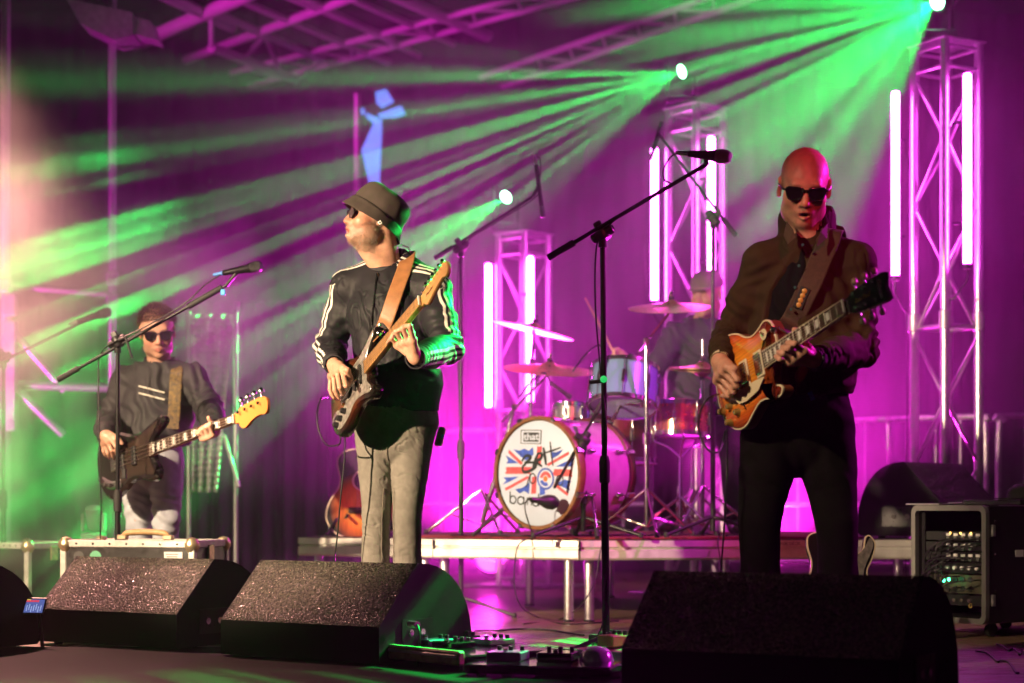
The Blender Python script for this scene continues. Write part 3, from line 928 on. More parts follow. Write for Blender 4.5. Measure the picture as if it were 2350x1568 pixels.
# ------------------------------------------------------------------ wedge monitors
def wedge_material():
    m = mat('wet_glint_paint', (0.13, 0.115, 0.09), 0.17, spec=0.5, col2=(0.006, 0.006, 0.006), vscale=115, bump=1.0, bscale=135, bdist=0.012, bkind='vor')  # pale speckle paints the wet glints and lit tone into the colour
    return m
wedge_mat = wedge_material()
wedge_side = mat('wedge_black_paint', (0.005, 0.005, 0.0055), 0.6, spec=0.12, bump=0.5, bscale=260, bdist=0.002)
grille_mat = mat('speaker_grille', (0.012, 0.012, 0.012), 0.5, 0.5, bump=0.8, bscale=500, bkind='vor')
label_grey = mat('printed_label', (0.6, 0.6, 0.6), 0.5)
pink_plastic = mat('pink_connector', (0.8, 0.3, 0.65), 0.4)
def wedge(corner, wdir, udir, W, ze, zt, label, side_panel_w=None, ut=0.22, U=0.56, conn=False, z0=0.0):
    """corner: ground point of the near end of the rear face; wdir along the width, udir to the curved grille"""
    c = Vector((corner[0], corner[1], z0)); w_ = Vector((*wdir, 0)).normalized(); u = Vector((*udir, 0)).normalized()
    t = thing('wedge_monitor', label, 'stage monitor', c, 'black wedge monitors on the stage')
    H = zt - z0; E = ze - z0
    arc = [(ut, H)]
    for i in range(1, 11):
        a = i / 10
        arc.append((ut + (U - ut) * math.sin(a * math.pi / 2) ** 0.9, 0.03 + (H - 0.03) * math.cos(a * math.pi / 2) ** 0.85))
    prof = [(0.0, 0.012), (0.0, E), (ut - 0.012, H - 0.012), *arc, (U - 0.02, 0.012)]
    M = basis(c, u, w_, Vector((0, 0, 1))) if u.cross(w_).z > 0 else None
    n = len(prof)
    def pt(i, s): return c + u * prof[i][0] + w_ * s + Vector((0, 0, prof[i][1]))
    def strip(name, i0, i1, s0, s1, mt, off=0.0):
        v = []; f = []
        for i in range(i0, i1 + 1):
            v += [pt(i, s0), pt(i, s1)]
        for k in range(i1 - i0):
            f.append((2 * k, 2 * k + 1, 2 * k + 3, 2 * k + 2))
        if u.cross(w_).z < 0: f = [tuple(reversed(q)) for q in f]
        return mesh(name, v, f, mt, t, auto=30)
    # cabinet skins
    e = 0.004
    strip('rear_panel', 0, 1, e, W - e, wedge_side)
    # sloped panel with a fine grid so the coat has real lumps
    nu, nw = 84, 220
    A, B = Vector(pt(1, 0)), Vector(pt(2, 0))
    ss, tt = np.meshgrid(np.linspace(e, W - e, nw), np.linspace(0, 1, nu), indexing='ij')
    base = np.array(A)[None] + np.array(B - A)[None] * tt.ravel()[:, None] + np.array(w_)[None] * ss.ravel()[:, None]
    nrm = np.array((B - A).cross(w_).normalized()); nrm = nrm if nrm[2] > 0 else -nrm
    lump = 0.0012 * np.clip(noise3(base * 120) - 0.05, 0, 1) + 0.0006 * noise3(base * 200 + 7)
    edge = np.minimum(np.minimum(tt, 1 - tt) * 12, 1).ravel()
    v = (base + nrm[None] * (lump * edge)[:, None]).astype(np.float32)
    I, J = np.meshgrid(np.arange(nw - 1), np.arange(nu - 1), indexing='ij'); a = (I * nu + J).ravel()
    F = np.stack([a, a + nu, a + nu + 1, a + 1], 1)
    if np.cross(v[F[0, 1]] - v[F[0, 0]], v[F[0, 3]] - v[F[0, 0]]) @ nrm < 0: F = F[:, ::-1]
    mesh('sloped_panel', v, F, wedge_mat, t, smooth=True)
    strip('top_edge', 2, 3, e, W - e, wedge_mat)
    strip('grille', 3, n - 2, e, W - e, grille_mat)
    strip('lower_lip', n - 2, n - 1, e, W - e, wedge_side)
    for s0, s1 in ((0.0, 0.018), (W - 0.018, W)):
        v = [c + u * p + w_ * s + Vector((0, 0, z)) for s in (s0, s1) for p, z in prof]
        f = [tuple(range(n)), tuple(range(2 * n - 1, n - 1, -1))] + [(i, n + i, n + (i + 1) % n, (i + 1) % n) for i in range(n)]
        if u.cross(w_).z > 0: f = [tuple(reversed(q)) for q in f]
        mesh('side_panel', v, f, wedge_side, t)
    v0 = -0.001
    cc = c + u * 0.2 + w_ * v0
    hb = [Vector(cc) + u * x + Vector((0, 0, z)) for x, z in ((-0.07, 0.06), (0.11, 0.06), (0.11, 0.16), (-0.07, 0.16))]
    mesh('socket_plate', [p - w_ * 0.002 for p in hb] + hb, [(0, 1, 2, 3), (7, 6, 5, 4)] + [(i, 4 + i, 4 + (i + 1) % 4, (i + 1) % 4) for i in range(4)], black_metal, t)
    for k in range(2):
        p = cc + u * (-0.02 + 0.07 * k) + Vector((0, 0, 0.11))
        bar('socket', p, p - w_ * 0.006, 0.013, chrome, t, 14)
    for x in (0.06, U - 0.1):
        for s in (0.06, W - 0.06):
            p = c + u * x + w_ * s
            bar('foot', p, p + Vector((0, 0, 0.013)), 0.018, rubber, t, 10)
    return t
w2 = P(870, HY, 6.45); w1 = P(405, HY, 7.12); w3 = P(2066, HY, 4.85)
wedge((w1.x, w1.y), (-0.85, 0.527), (0.527, 0.85), 0.76, 0.145, 0.355, 'left one of the two front wedge monitors, before the silver flight case')
wedge((w2.x, w2.y), (-0.824, 0.566), (0.566, 0.824), 0.76, 0.141, 0.36, 'wedge monitor in front of the man in the bucket hat')
wedge((w3.x, w3.y), (-0.872, 0.49), (0.49, 0.872), 0.82, 0.163, 0.378, 'large dark wedge monitor nearest the camera, before the bald guitarist')
w4 = P(-160, HY, 6.9)
wedge((w4.x, w4.y), (-0.85, 0.527), (0.527, 0.85), 0.7, 0.15, 0.36, 'wedge monitor cut off by the left edge of the picture', ut=0.16)
w5 = P(2165, HY, 9.05)
wedge((w5.x, w5.y), (0.62, 0.78), (-0.88, 0.47), 0.66, RH + 0.17, 0.785, 'drum wedge monitor turned sideways at the right end of the riser', U=0.44, ut=0.2, z0=RH + 0.001)
# connectors plugged into the second wedge
p = P(940, 1432, 6.5)
t = thing('speaker_plug', 'pink speaker plug in the side of the wedge before the bucket hat man', 'plug', p)
bar('plug_body', p, p + Vector((0.03, -0.05, 0.0)), 0.012, pink_plastic, t, 12)
tube('lead', [p + Vector((0.03, -0.05, 0)), p + Vector((0.04, -0.08, -0.05)), p + Vector((0.035, -0.07, -0.25)), p + Vector((0.1, 0.0, -0.36))], 0.004, cable_mat, t)

# ------------------------------------------------------------------ flight cases
case_black = mat('case_laminate', (0.015, 0.014, 0.014), 0.38, bump=0.4, bscale=300, bdist=0.001, rvar=0.1)
brass = mat('aged_hardware', (0.62, 0.5, 0.32), 0.35, 0.85, var=0.25, vscale=40)
case_alu = mat('case_edge_aluminium', (0.5, 0.49, 0.46), 0.42, 0.35, var=0.15, vscale=30, bump=0.15, bscale=90)
leather_tan = mat('tan_leather', (0.42, 0.26, 0.12), 0.5, var=0.2, vscale=60, bump=0.3, bscale=300)
sticker_green = mat('green_sticker', (0.1, 0.35, 0.2), 0.5)
def flight_case(A, B, depth, z0, z1, label, handle=True, lid=None):
    """A, B ground points of the front face (left, right)"""
    A = Vector((*A, 0)); B = Vector((*B, 0)); D = (B - A); W = D.length; D.normalize(); Bk = Vector((-D.y, D.x, 0))
    t = thing('flight_case', label, 'flight case', (A + B) / 2 + Vector((0, 0, z0)), 'flight cases')
    with frame(basis(A + Vector((0, 0, z0)), D, Bk, Vector((0, 0, 1)))):
        H = z1 - z0; g = 0.03
        box('body', (W / 2, depth / 2, H / 2), (W - 0.012, depth - 0.012, H - 0.012), case_black, t, 0.003)
        r = 0.0
        for x in (g / 2, W - g / 2):
            for y in (g / 2, depth - g / 2):
                box('edge_strip', (x, y, H / 2), (g, g, H - 0.07), case_alu, t, 0.004)
        for z in (g / 2, H - g / 2):
            for y in (g / 2, depth - g / 2):
                box('edge_strip', (W / 2, y, z), (W - 0.07, g + 0.002, g + 0.002), case_alu, t, 0.004)
            for x in (g / 2, W - g / 2):
                box('edge_strip', (x, depth / 2, z), (g + 0.002, depth - 0.07, g + 0.002), case_alu, t, 0.004)
        for x in (0.02, W - 0.02):
            for y in (0.02, depth - 0.02):
                for z in (0.02, H - 0.02):
                    lathe('ball_corner', [(0, -0.035), (0.022, -0.028), (0.034, -0.008), (0.034, 0.008), (0.022, 0.028), (0, 0.035)], brass, t, n=12, M=T(x, y, z))
        for k in range(7):
            for z in (g / 2, H - g / 2):
                lathe('rivet', [(0.006, 0), (0.004, 0.003), (0, 0.004)], chrome, t, n=8, M=T(0.08 + (W - 0.16) * k / 6, -0.001, z) @ RX(90))
        if handle:
            for x in (W / 2 - 0.11, W / 2 + 0.11):
                box('handle_bracket', (x, depth / 2, H + 0.01), (0.045, 0.03, 0.022), brass, t, 0.004)
            tube('handle', [(W / 2 - 0.11, depth / 2, H + 0.012), (W / 2 - 0.09, depth / 2, H + 0.028), (W / 2, depth / 2, H + 0.034), (W / 2 + 0.09, depth / 2, H + 0.028), (W / 2 + 0.11, depth / 2, H + 0.012)], [0.008, 0.013, 0.014, 0.013, 0.008], leather_tan, t)
        box('latch', (W + 0.003, depth * 0.45, H - 0.055), (0.008, 0.05, 0.07), brass, t, 0.002)
        return t
fc = flight_case(tuple(P(137, HY, 7.95).xy), tuple(P(446, HY, 7.78).xy), 0.36, 0.0, 0.418, 'black flight case with silver edges and tan handle beside the left mic stand')
A = P(137, HY, 7.95); B = P(446, HY, 7.78); D = (B - A); D.z = 0; W = D.length; D.normalize(); Bk = Vector((-D.y, D.x, 0))
with frame(basis((A.x, A.y, 0), D, Bk, Vector((0, 0, 1)))):
    box('paper_label', (W - 0.1, 0.004, 0.345), (0.085, 0.002, 0.05), label_grey, fc)
    for k, ww in enumerate((0.06, 0.05, 0.055)):
        box('label_print', (W - 0.105, 0.0025, 0.36 - k * 0.011), (ww, 0.001, 0.003), black_plastic, fc)
    lathe('round_sticker', [(0, 0.0), (0.028, 0.0)], sticker_green, fc, n=20, M=T(0.17, 0.004, 0.345) @ RX(90))
    lathe('round_sticker', [(0, 0.0), (0.026, 0.0)], mat('dark_sticker', (0.06, 0.06, 0.06), 0.4), fc, n=20, M=T(0.09, 0.004, 0.345) @ RX(90))
    text('sticker_print', 'IT', 0.026, label_grey, fc, T(0.085, 0.003, 0.325) @ RX(90))
flight_case(tuple(P(-70, HY, 9.3).xy), tuple(P(64, HY, 9.1).xy), 0.4, 0.0, 0.38, 'flight case at the left edge with its lid lit green', False)
flight_case(tuple(P(70, HY, 9.5).xy), tuple(P(150, HY, 9.4).xy), 0.3, 0.0, 0.345, 'small flight case left of the larger silver edged one', False)

# tablet on a little stand at the far left
t = thing('tablet', 'small tablet with a lit mixer screen near the left edge', 'tablet', P(78, 1412, 7.3))
c = P(80, 1391, 7.3)
with frame(Matrix.Translation(c) @ RZ(-12) @ RX(-28)):
    box('case', (0, 0, 0), (0.092, 0.008, 0.072), black_plastic, t, 0.003)
    box('screen', (0, -0.0048, -0.002), (0.08, 0.001, 0.058), mat('screen_blue', (0.05, 0.05, 0.1), 0.3, emit=(0.10, 0.14, 0.42), estr=0.9), t)
    box('screen_bar', (-0.01, -0.0058, 0.019), (0.055, 0.001, 0.008), mat('screen_red', (0.1, 0.02, 0.02), 0.3, emit=(0.7, 0.06, 0.1), estr=1.0), t)
    box('screen_bar', (-0.03, -0.0058, 0.0245), (0.02, 0.001, 0.004), mat('screen_yellow', (0.1, 0.1, 0.02), 0.3, emit=(0.8, 0.7, 0.1), estr=1.0), t)
    for k in range(7):
        box('fader', (-0.03 + k * 0.01, -0.0058, -0.012 + 0.006 * math.sin(k * 2.1)), (0.003, 0.001, 0.026), mat('screen_white', (0.2, 0.2, 0.2), 0.3, emit=(0.4, 0.5, 0.8), estr=0.9), t)
bar('stand', c + Vector((0.01, 0.02, -0.03)), Vector((c.x + 0.01, c.y + 0.08, 0)), 0.008, black_metal, t)

# ------------------------------------------------------------------ rack case at the right
def rack():
    A = P(2097, HY, 8.2); B = P(2265, HY, 7.84); A.z = B.z = 0
    D = B - A; W = D.length; D.normalize(); Bk = Vector((-D.y, D.x, 0))
    t = thing('rack_case', 'open black rack case full of cabled audio gear at the right edge', 'rack case', (A + B) / 2)
    z0, H, dp = 0.06, 0.565, 0.62
    with frame(basis(A, D, Bk, Vector((0, 0, 1)))):
        th = 0.02
        box('side_wall', (th / 2, dp / 2 + 0.012, (z0 + H) / 2), (th, dp, H - z0), case_black, t, 0.002)
        box('side_wall', (W - th / 2, dp / 2 + 0.012, (z0 + H) / 2), (th, dp, H - z0), case_black, t, 0.002)
        box('top_wall', (W / 2, dp / 2 + 0.012, H - th / 2), (W - 2 * th - 0.002, dp, th), case_black, t, 0.002)
        box('bottom_wall', (W / 2, dp / 2 + 0.012, z0 + th / 2), (W - 2 * th - 0.002, dp, th), case_black, t, 0.002)
        box('back_wall', (W / 2, dp, (z0 + H) / 2), (W - 2 * th - 0.002, th, H - z0 - 2 * th - 0.002), case_black, t)
        r = 0.03
        # rounded aluminium front rim
        o = [(0, z0), (0, H), (W, H), (W, z0)]
        def rr(x0, x1, y0, y1, r, n=6):
            pts = []
            for cx, cy_, a0 in ((x1 - r, y1 - r, 0), (x0 + r, y1 - r, 90), (x0 + r, y0 + r, 180), (x1 - r, y0 + r, 270)):
                for i in range(n + 1):
                    a = math.radians(a0 + 90 * i / n); pts.append((cx + r * math.cos(a), cy_ + r * math.sin(a)))
            return pts
        po = rr(-0.004, W + 0.004, z0 - 0.004, H + 0.004, 0.035); pi = rr(0.02, W - 0.02, z0 + 0.02, H - 0.02, 0.018)
        n = len(po)
        v = [(x, -0.012, z) for x, z in po] + [(x, -0.012, z) for x, z in pi] + [(x, 0.011, z) for x, z in po] + [(x, 0.011, z) for x, z in pi]
        f = []
        for i in range(n):
            j = (i + 1) % n
            f += [(i, j, n + j, n + i), (2 * n + j, 2 * n + i, 3 * n + i, 3 * n + j), (i, 2 * n + i, 2 * n + j, j), (n + j, 3 * n + j, 3 * n + i, n + i)]
        mesh('front_rim', v, f, mat('rack_rim', (0.22, 0.22, 0.21), 0.4, 0.5), t)
        box('rack_strip', (0.032, 0.03, (z0 + H) / 2), (0.02, 0.004, H - z0 - 0.06), black_metal, t)
        box('rack_strip', (W - 0.032, 0.03, (z0 + H) / 2), (0.02, 0.004, H - z0 - 0.06), black_metal, t)
        face = mat('gear_faceplate', (0.02, 0.022, 0.022), 0.4, 0.3)
        olive = mat('gear_olive_plate', (0.10, 0.10, 0.06), 0.45, 0.3)
        white_knob = white_plastic
        zz = H - 0.11
        for k, (hh, nk, mt) in enumerate(((0.042, 5, face), (0.042, 4, face), (0.042, 5, face), (0.05, 5, face), (0.085, 4, olive), (0.05, 4, face))):
            box('rack_unit', (W / 2, 0.045, zz - hh / 2), (W - 0.09, 0.03, hh - 0.003), mt, t, 0.002)
            for i in range(nk):
                x = W * 0.42 + i * W * 0.10
                if k == 4:
                    for dz in (0.02, -0.02):
                        bar('socket', (x, 0.031, zz - hh / 2 + dz), (x, 0.024, zz - hh / 2 + dz), 0.012, black_plastic, t, 14)
                elif k in (0, 1, 2):
                    box('tape_label', (x, 0.0285, zz - hh / 2 + 0.006), (W * 0.055, 0.002, 0.012), white_knob, t)
                    bar('socket', (x, 0.031, zz - hh / 2 - 0.01), (x, 0.024, zz - hh / 2 - 0.01), 0.009, chrome, t, 12)
                else:
                    bar('knob', (x, 0.031, zz - hh / 2), (x, 0.016, zz - hh / 2), 0.008, white_knob if k == 3 else chrome, t, 12)
            zz -= hh + 0.003
        text('gear_lettering', 'G', 0.03, mat('gold_print', (0.6, 0.4, 0.1), 0.4), t, T(W * 0.72, 0.028, zz + 0.005) @ RX(90))
        rng = random.Random(4)
        for k in range(16):
            x0 = W * (0.4 + 0.5 * rng.random()); z1 = H - 0.12 - 0.25 * rng.random()
            x1 = W * (0.12 + 0.3 * rng.random()); zl = z1 - 0.1 - 0.1 * rng.random()
            tube('patch_cable', [(x0, 0.026, z1), (x0, -0.02, z1), ((x0 + x1) / 2, -0.03 - 0.02 * rng.random(), z1 - 0.05 * rng.random()), (x1, -0.012, (z1 + zl) / 2), (x1 * 0.9, 0.02, zl), (W * 0.2, 0.06, z0 + 0.1)], 0.0035, cable_mat, t, n=6, sub=4)
        for k in range(3):
            lathe('indicator', [(0, 0.004), (0.004, 0.002), (0.005, 0)], mat('amber_led', (0.3, 0.2, 0.05), 0.3, emit=(1.0, 0.55, 0.1), estr=6), t, n=8, M=T(W * (0.45 + 0.14 * k), 0.027, H - 0.118) @ RX(90))
        for k, (x, z) in enumerate(((0.20, 0.24), (0.23, 0.245))):
            lathe('indicator', [(0, 0.006), (0.006, 0.003), (0.008, 0)], mat('green_led', (0.05, 0.3, 0.1), 0.3, emit=(0.05, 1.0, 0.35), estr=14), t, n=8, M=T(W * x / 0.43, -0.02, z) @ RX(90))
        for y in (0.08, dp - 0.08):
            for x in (0.05, W - 0.05):
                bar('caster', (x - 0.012, y, 0.03), (x + 0.012, y, 0.03), 0.03, rubber, t, 14)
        for (y, z) in ((0.05, 0.5), (0.3, 0.5), (0.05, 0.2), (0.3, 0.2), (0.05, 0.36)):
            lathe('rivet', [(0.006, 0), (0.004, 0.003), (0, 0.004)], chrome, t, n=8, M=T(W + 0.001, y, z) @ RY(90))
        box('side_label', (W + 0.002, 0.2, 0.36), (0.002, 0.05, 0.03), label_grey, t)
        box('side_latch', (W + 0.004, 0.035, 0.46), (0.012, 0.02, 0.05), steel_grey, t, 0.002)
        box('side_latch', (W + 0.004, 0.035, 0.16), (0.012, 0.02, 0.05), steel_grey, t, 0.002)
    M = basis(A, D, Bk, Vector((0, 0, 1)))
    with frame(M):
        tb = thing('laptop', 'thin dark laptop lying on the rack case', 'laptop', (W * 0.75, 0.26, H + 0.004))
        box('base', (W * 0.75, 0.26, H + 0.013), (0.33, 0.24, 0.016), black_plastic, tb, 0.004)
        box('lid', (W * 0.75, 0.26, H + 0.0245), (0.325, 0.235, 0.006), mat('laptop_lid', (0.05, 0.05, 0.055), 0.35, 0.6), tb, 0.002)
        bk = thing('notebook', 'flat grey clipboard on the left front of the rack case', 'clipboard', (0.08, 0.1, H + 0.004))
        box('board', (0.07, 0.1, H + 0.0085), (0.2, 0.24, 0.006), steel_grey, bk, 0.001)
        box('clip', (0.07, 0.2, H + 0.015), (0.08, 0.025, 0.006), chrome, bk, 0.001)
        hp = thing('black_cap', 'black cap lying on the laptop on the rack case', 'cap', (W * 0.9, 0.3, H + 0.028))
        lathe('crown', [(0.085, 0.0), (0.088, 0.012), (0.08, 0.045), (0.055, 0.066), (0.02, 0.072), (0, 0.072)], mat('black_felt', (0.012, 0.012, 0.013), 0.9), hp, n=24, M=T(W * 0.9, 0.3, H + 0.029))
        plate('peak', spline2([(-0.08, 0.0), (-0.06, -0.09), (0, -0.12), (0.06, -0.09), (0.08, 0.0)], 5), 0, 0.005, MATS['black_felt'], hp).matrix_basis = FR @ T(W * 0.9, 0.25, H + 0.031)
rack()

# ------------------------------------------------------------------ pedal boards
pb_black = mat('pedalboard_carpet', (0.015, 0.015, 0.016), 0.55, rvar=0.3)
gloss_black = mat('gloss_black_tray', (0.01, 0.01, 0.011), 0.12, coat=0.6)
def pedal(x, y, z, w_, d, h, mt, parent, knobs=3):
    b = box('pedal', (x, y, z + h / 2), (w_, d, h), mt, parent, 0.004)
    for k in range(knobs):
        xx = x - w_ / 2 + w_ * (k + 0.5) / knobs
        bar('knob', (xx, y + d * 0.3, z + h), (xx, y + d * 0.3, z + h + 0.014), 0.008, black_plastic, b, 12)
    bar('foot_switch', (x, y - d * 0.28, z + h), (x, y - d * 0.28, z + h + 0.012), 0.009, chrome, b, 12)
A = P(782, HY, 6.75); B = P(1060, HY, 6.2); A.z = B.z = 0
D = B - A; D.normalize(); Bk = Vector((-D.y, D.x, 0)); W = (B - A).length
pbt = thing('pedal_board', 'low black pedal board with pale wooden front rim in the middle foreground', 'pedal board', (A + B) / 2)
rim = mat('pale_wood_rim', (0.42, 0.33, 0.2), 0.45, 0.2, var=0.25, vscale=30)
with frame(basis(A, D, Bk, Vector((0, 0, 1)))):
    box('front_rim', (W / 2, 0.0, 0.052), (W, 0.03, 0.05), rim, pbt, 0.006)
    box('rim_line', (W / 2, -0.0165, 0.058), (W - 0.02, 0.004, 0.01), alu, pbt, 0.001)
    box('tray', (W / 2, 0.27, 0.046), (W, 0.5, 0.03), gloss_black, pbt, 0.005)
    for x in (0.05, W - 0.05):
        for y in (0.05, 0.45): bar('foot', (x, y, 0), (x, y, 0.03), 0.015, rubber, pbt, 10)
    for k, (x, y, mt) in enumerate(((0.12, 0.2, black_plastic), (0.27, 0.22, mat('purple_pedal', (0.2, 0.05, 0.25), 0.3, 0.5)), (0.42, 0.2, gloss_black), (0.2, 0.4, gloss_black), (0.4, 0.4, mat('silver_pedal', (0.5, 0.5, 0.5), 0.3, 0.8)))):
        pedal(x, y, 0.062, 0.11, 0.12, 0.022, mt, pbt)
A = P(1200, HY, 6.65); B = P(1440, HY, 6.35); A.z = B.z = 0
D = B - A; D.normalize(); Bk = Vector((-D.y, D.x, 0)); W = (B - A).length
pb2 = thing('pedal_board', 'slanted pedal board with pale edge and small pedals before the mic stand', 'pedal board', (A + B) / 2)
with frame(basis(A, D, Bk, Vector((0, 0, 1)))):
    box('board', (W / 2, 0.16, 0.06), (W, 0.34, 0.016), rim, pb2, 0.003, R=RX(3))
    box('front_edge', (W / 2, -0.012, 0.05), (W, 0.012, 0.024), white_plastic, pb2, 0.003)
    for x in (0.03, W - 0.03):
        box('side_leg', (x, 0.16, 0.026), (0.02, 0.32, 0.052), black_metal, pb2, 0.003)
    pedal(W * 0.72, 0.1, 0.07, 0.07, 0.11, 0.04, mat('yellow_pedal', (0.55, 0.4, 0.12), 0.35), pb2)
    pedal(W * 0.9, 0.22, 0.07, 0.07, 0.11, 0.05, white_plastic, pb2)
    pedal(W * 0.45, 0.22, 0.07, 0.08, 0.11, 0.03, black_plastic, pb2)
A = P(1060, HY, 6.05); B = P(1330, HY, 5.95); A.z = B.z = 0
D = B - A; D.normalize(); Bk = Vector((-D.y, D.x, 0)); W = (B - A).length
pb3 = thing('pedal_board', 'glossy black effects tray at the bottom edge beside the near wedge', 'pedal board', (A + B) / 2)
with frame(basis(A, D, Bk, Vector((0, 0, 1)))):
    box('tray', (W / 2 + 0.05, 0.22, 0.03), (W + 0.1, 0.42, 0.03), gloss_black, pb3, 0.006)
    for k in range(4):
        bar('foot', (0.05 + (k % 2) * (W - 0.05), 0.06 + (k // 2) * 0.3, 0), (0.05 + (k % 2) * (W - 0.05), 0.06 + (k // 2) * 0.3, 0.016), 0.015, rubber, pb3, 10)
    pedal(0.1, 0.22, 0.045, 0.12, 0.13, 0.03, mat('purple_pedal', (0.2, 0.05, 0.25), 0.3, 0.5), pb3)
    pedal(0.27, 0.24, 0.045, 0.12, 0.13, 0.03, gloss_black, pb3)
    lathe('dome_light', [(0.06, 0.0), (0.05, 0.03), (0.03, 0.045), (0, 0.05)], mat('clear_dome', (0.5, 0.55, 0.65), 0.15, 0.3), pb3, n=20, M=T(0.4, 0.26, 0.045))

# ------------------------------------------------------------------ microphones and stands
grille_metal = mat('mic_grille', (0.10, 0.10, 0.11), 0.4, 0.9, bump=1.0, bscale=700, bkind='vor')
blue_tape = mat('blue_tape', (0.08, 0.25, 0.7), 0.4)
def vocal_mic(tip, tail, parent, band=None):
    """handheld mic: grille ball centred near tip, body to tail"""
    tip = Vector(tip); tail = Vector(tail); L = (tip - tail).length
    M = Matrix.Translation(tail) @ (tip - tail).to_track_quat('Z', 'Y').to_matrix().to_4x4()
    with frame(M):
        lathe('mic_body', [(0, 0), (0.0105, 0), (0.012, 0.004), (0.0125, 0.02), (0.018, L - 0.075), (0.0215, L - 0.06), (0.0225, L - 0.052)], black_metal, parent, n=18)
        lathe('mic_grille', [(0.0225, L - 0.052), (0.0255, L - 0.04), (0.0258, L - 0.034), (0.0255, L - 0.028), (0.024, L - 0.012), (0.017, L - 0.002), (0, L + 0.001)], grille_metal, parent, n=20)
        lathe('mic_plug', [(0, -0.05), (0.007, -0.048), (0.009, -0.02), (0.0095, -0.001), (0, -0.001)], chrome if band is None else band, parent, n=12)

def boom_stand(base, top, boom_a, boom_b, label, mic=None, tripod=True, mic_kind='vocal', band=None, cable=True, lean=None, pole_r=0.0095, cat='mic stand', sleeve=True):
    """base: floor point, top: joint; boom_a counterweight end, boom_b mic end"""
    base = Vector(base); top = Vector(top); a = Vector(boom_a); b = Vector(boom_b)
    t = thing('mic_stand', label, cat, base, 'microphone stands')
    mid = base.lerp(top, 0.45)
    bar('lower_tube', base + Vector((0, 0, 0.03)), mid, pole_r * 1.35, black_metal, t, 14)
    bar('upper_tube', mid, top, pole_r, black_metal, t, 14)
    M = Matrix.Translation(mid) @ (top - base).to_track_quat('Z', 'Y').to_matrix().to_4x4()
    with frame(M):
        lathe('clutch', [(pole_r, -0.05), (0.019, -0.045), (0.02, 0.03), (0.015, 0.05), (pole_r, 0.052)], rubber, t, n=14)
    dr = (b - a).normalized()
    M = Matrix.Translation(top) @ dr.to_track_quat('Z', 'Y').to_matrix().to_4x4()
    with frame(M):
        lathe('swivel', [(0.012, -0.045), (0.019, -0.04), (0.021, 0.0), (0.019, 0.04), (0.012, 0.045)], black_plastic, t, n=14)
        bar('swivel_disc', (0, -0.024, 0), (0, 0.024, 0), 0.024, black_plastic, t, 16)
        box('wing_screw', (0.0, 0.036, 0.0), (0.012, 0.03, 0.03), black_plastic, t, 0.004)
    bar('boom', a, b, 0.0075, black_metal, t, 12)
    bar('counterweight', a, a + dr * 0.11, 0.0125, rubber, t, 14)
    bar('collar', top - Vector((0, 0, 0.05)), top, 0.016, black_plastic, t, 14)
    if tripod:
        for k in range(3):
            an = math.radians(95 + 120 * k)
            e = base + Vector((0.3 * math.cos(an), 0.3 * math.sin(an), 0.012))
            lg = bar('leg', base + Vector((0, 0, 0.10)), e, 0.009, black_metal, t, 10)
            bar('foot', e - Vector((0, 0, 0.011)), e + Vector((0, 0, 0.013)), 0.012, rubber, lg, 8)
    else:
        lathe('round_base', [(0, 0), (0.13, 0), (0.13, 0.015), (0.03, 0.03), (0.012, 0.04)], black_metal, t, n=24, M=Matrix.Translation(base))
    if mic is not None:
        mt = thing('microphone', mic[2], 'microphone', mic[0], 'microphones')
        vocal_mic(mic[1], mic[0], mt, band) if mic_kind == 'vocal' else None
        if mic_kind == 'pencil':
            M = Matrix.Translation(mic[0]) @ (Vector(mic[1]) - Vector(mic[0])).to_track_quat('Z', 'Y').to_matrix().to_4x4(); Lm = (Vector(mic[1]) - Vector(mic[0])).length
            with frame(M):
                lathe('mic_body', [(0, 0), (0.010, 0.0), (0.0115, 0.01), (0.0115, Lm - 0.06)], black_metal, mt, n=14)
                lathe('mic_capsule', [(0.0115, Lm - 0.06), (0.014, Lm - 0.055), (0.014, Lm - 0.002), (0, Lm)], grille_metal, mt, n=14)
                lathe('mic_plug', [(0, -0.05), (0.007, -0.05), (0.009, 0.0), (0, 0.0)], steel_grey, mt, n=12)
        bar('mic_clip', b, Vector(mic[0]).lerp(Vector(mic[1]), 0.4), 0.009, black_plastic, t, 10)
    return t

def cord(name, pts, label, r=0.0032, mt=None):
    o = tube(name, pts, r, mt or cable_mat, None, n=7, sub=8)
    return tag(o, label, 'cable', 'loose cables')

# left front stand
d = 8.2
top = P(270, 785, d)
boom_stand((top.x, d, 0), top, P(133, 872, d + 0.05), P(520, 655, d - 0.1), 'boom mic stand rising behind the silver edged flight case',
           (P(512, 627, d - 0.1), P(601, 610, d - 0.16), 'vocal microphone with blue band on the left front boom stand'), band=blue_tape)
st = bpy.data.objects['mic_stand']
tube('cable_wrap', [P(545, 648, d - 0.1), P(430, 690, d - 0.11), P(330, 770, d - 0.06)], 0.011, rubber, st, n=8) if False else None
bar('foam_sleeve', P(432, 704, d - 0.085), P(510, 660, d - 0.1), 0.014, rubber, st, 12)
o = box('drum_key_charm', P(512, 671, d - 0.13), (0.022, 0.01, 0.026), mat('blue_plectrum', (0.1, 0.4, 0.85), 0.3), None, 0.004)
tag(o, 'small bright blue plectrum clipped under the left front boom', 'plectrum')
bar('spare_clip', P(288, 775, d - 0.05), P(303, 822, d - 0.05), 0.006, black_plastic, st, 8)
p = P(285, 1087, d - 0.03); bx = box('remote_box', p, (0.02, 0.02, 0.05), black_plastic, st, 0.003)
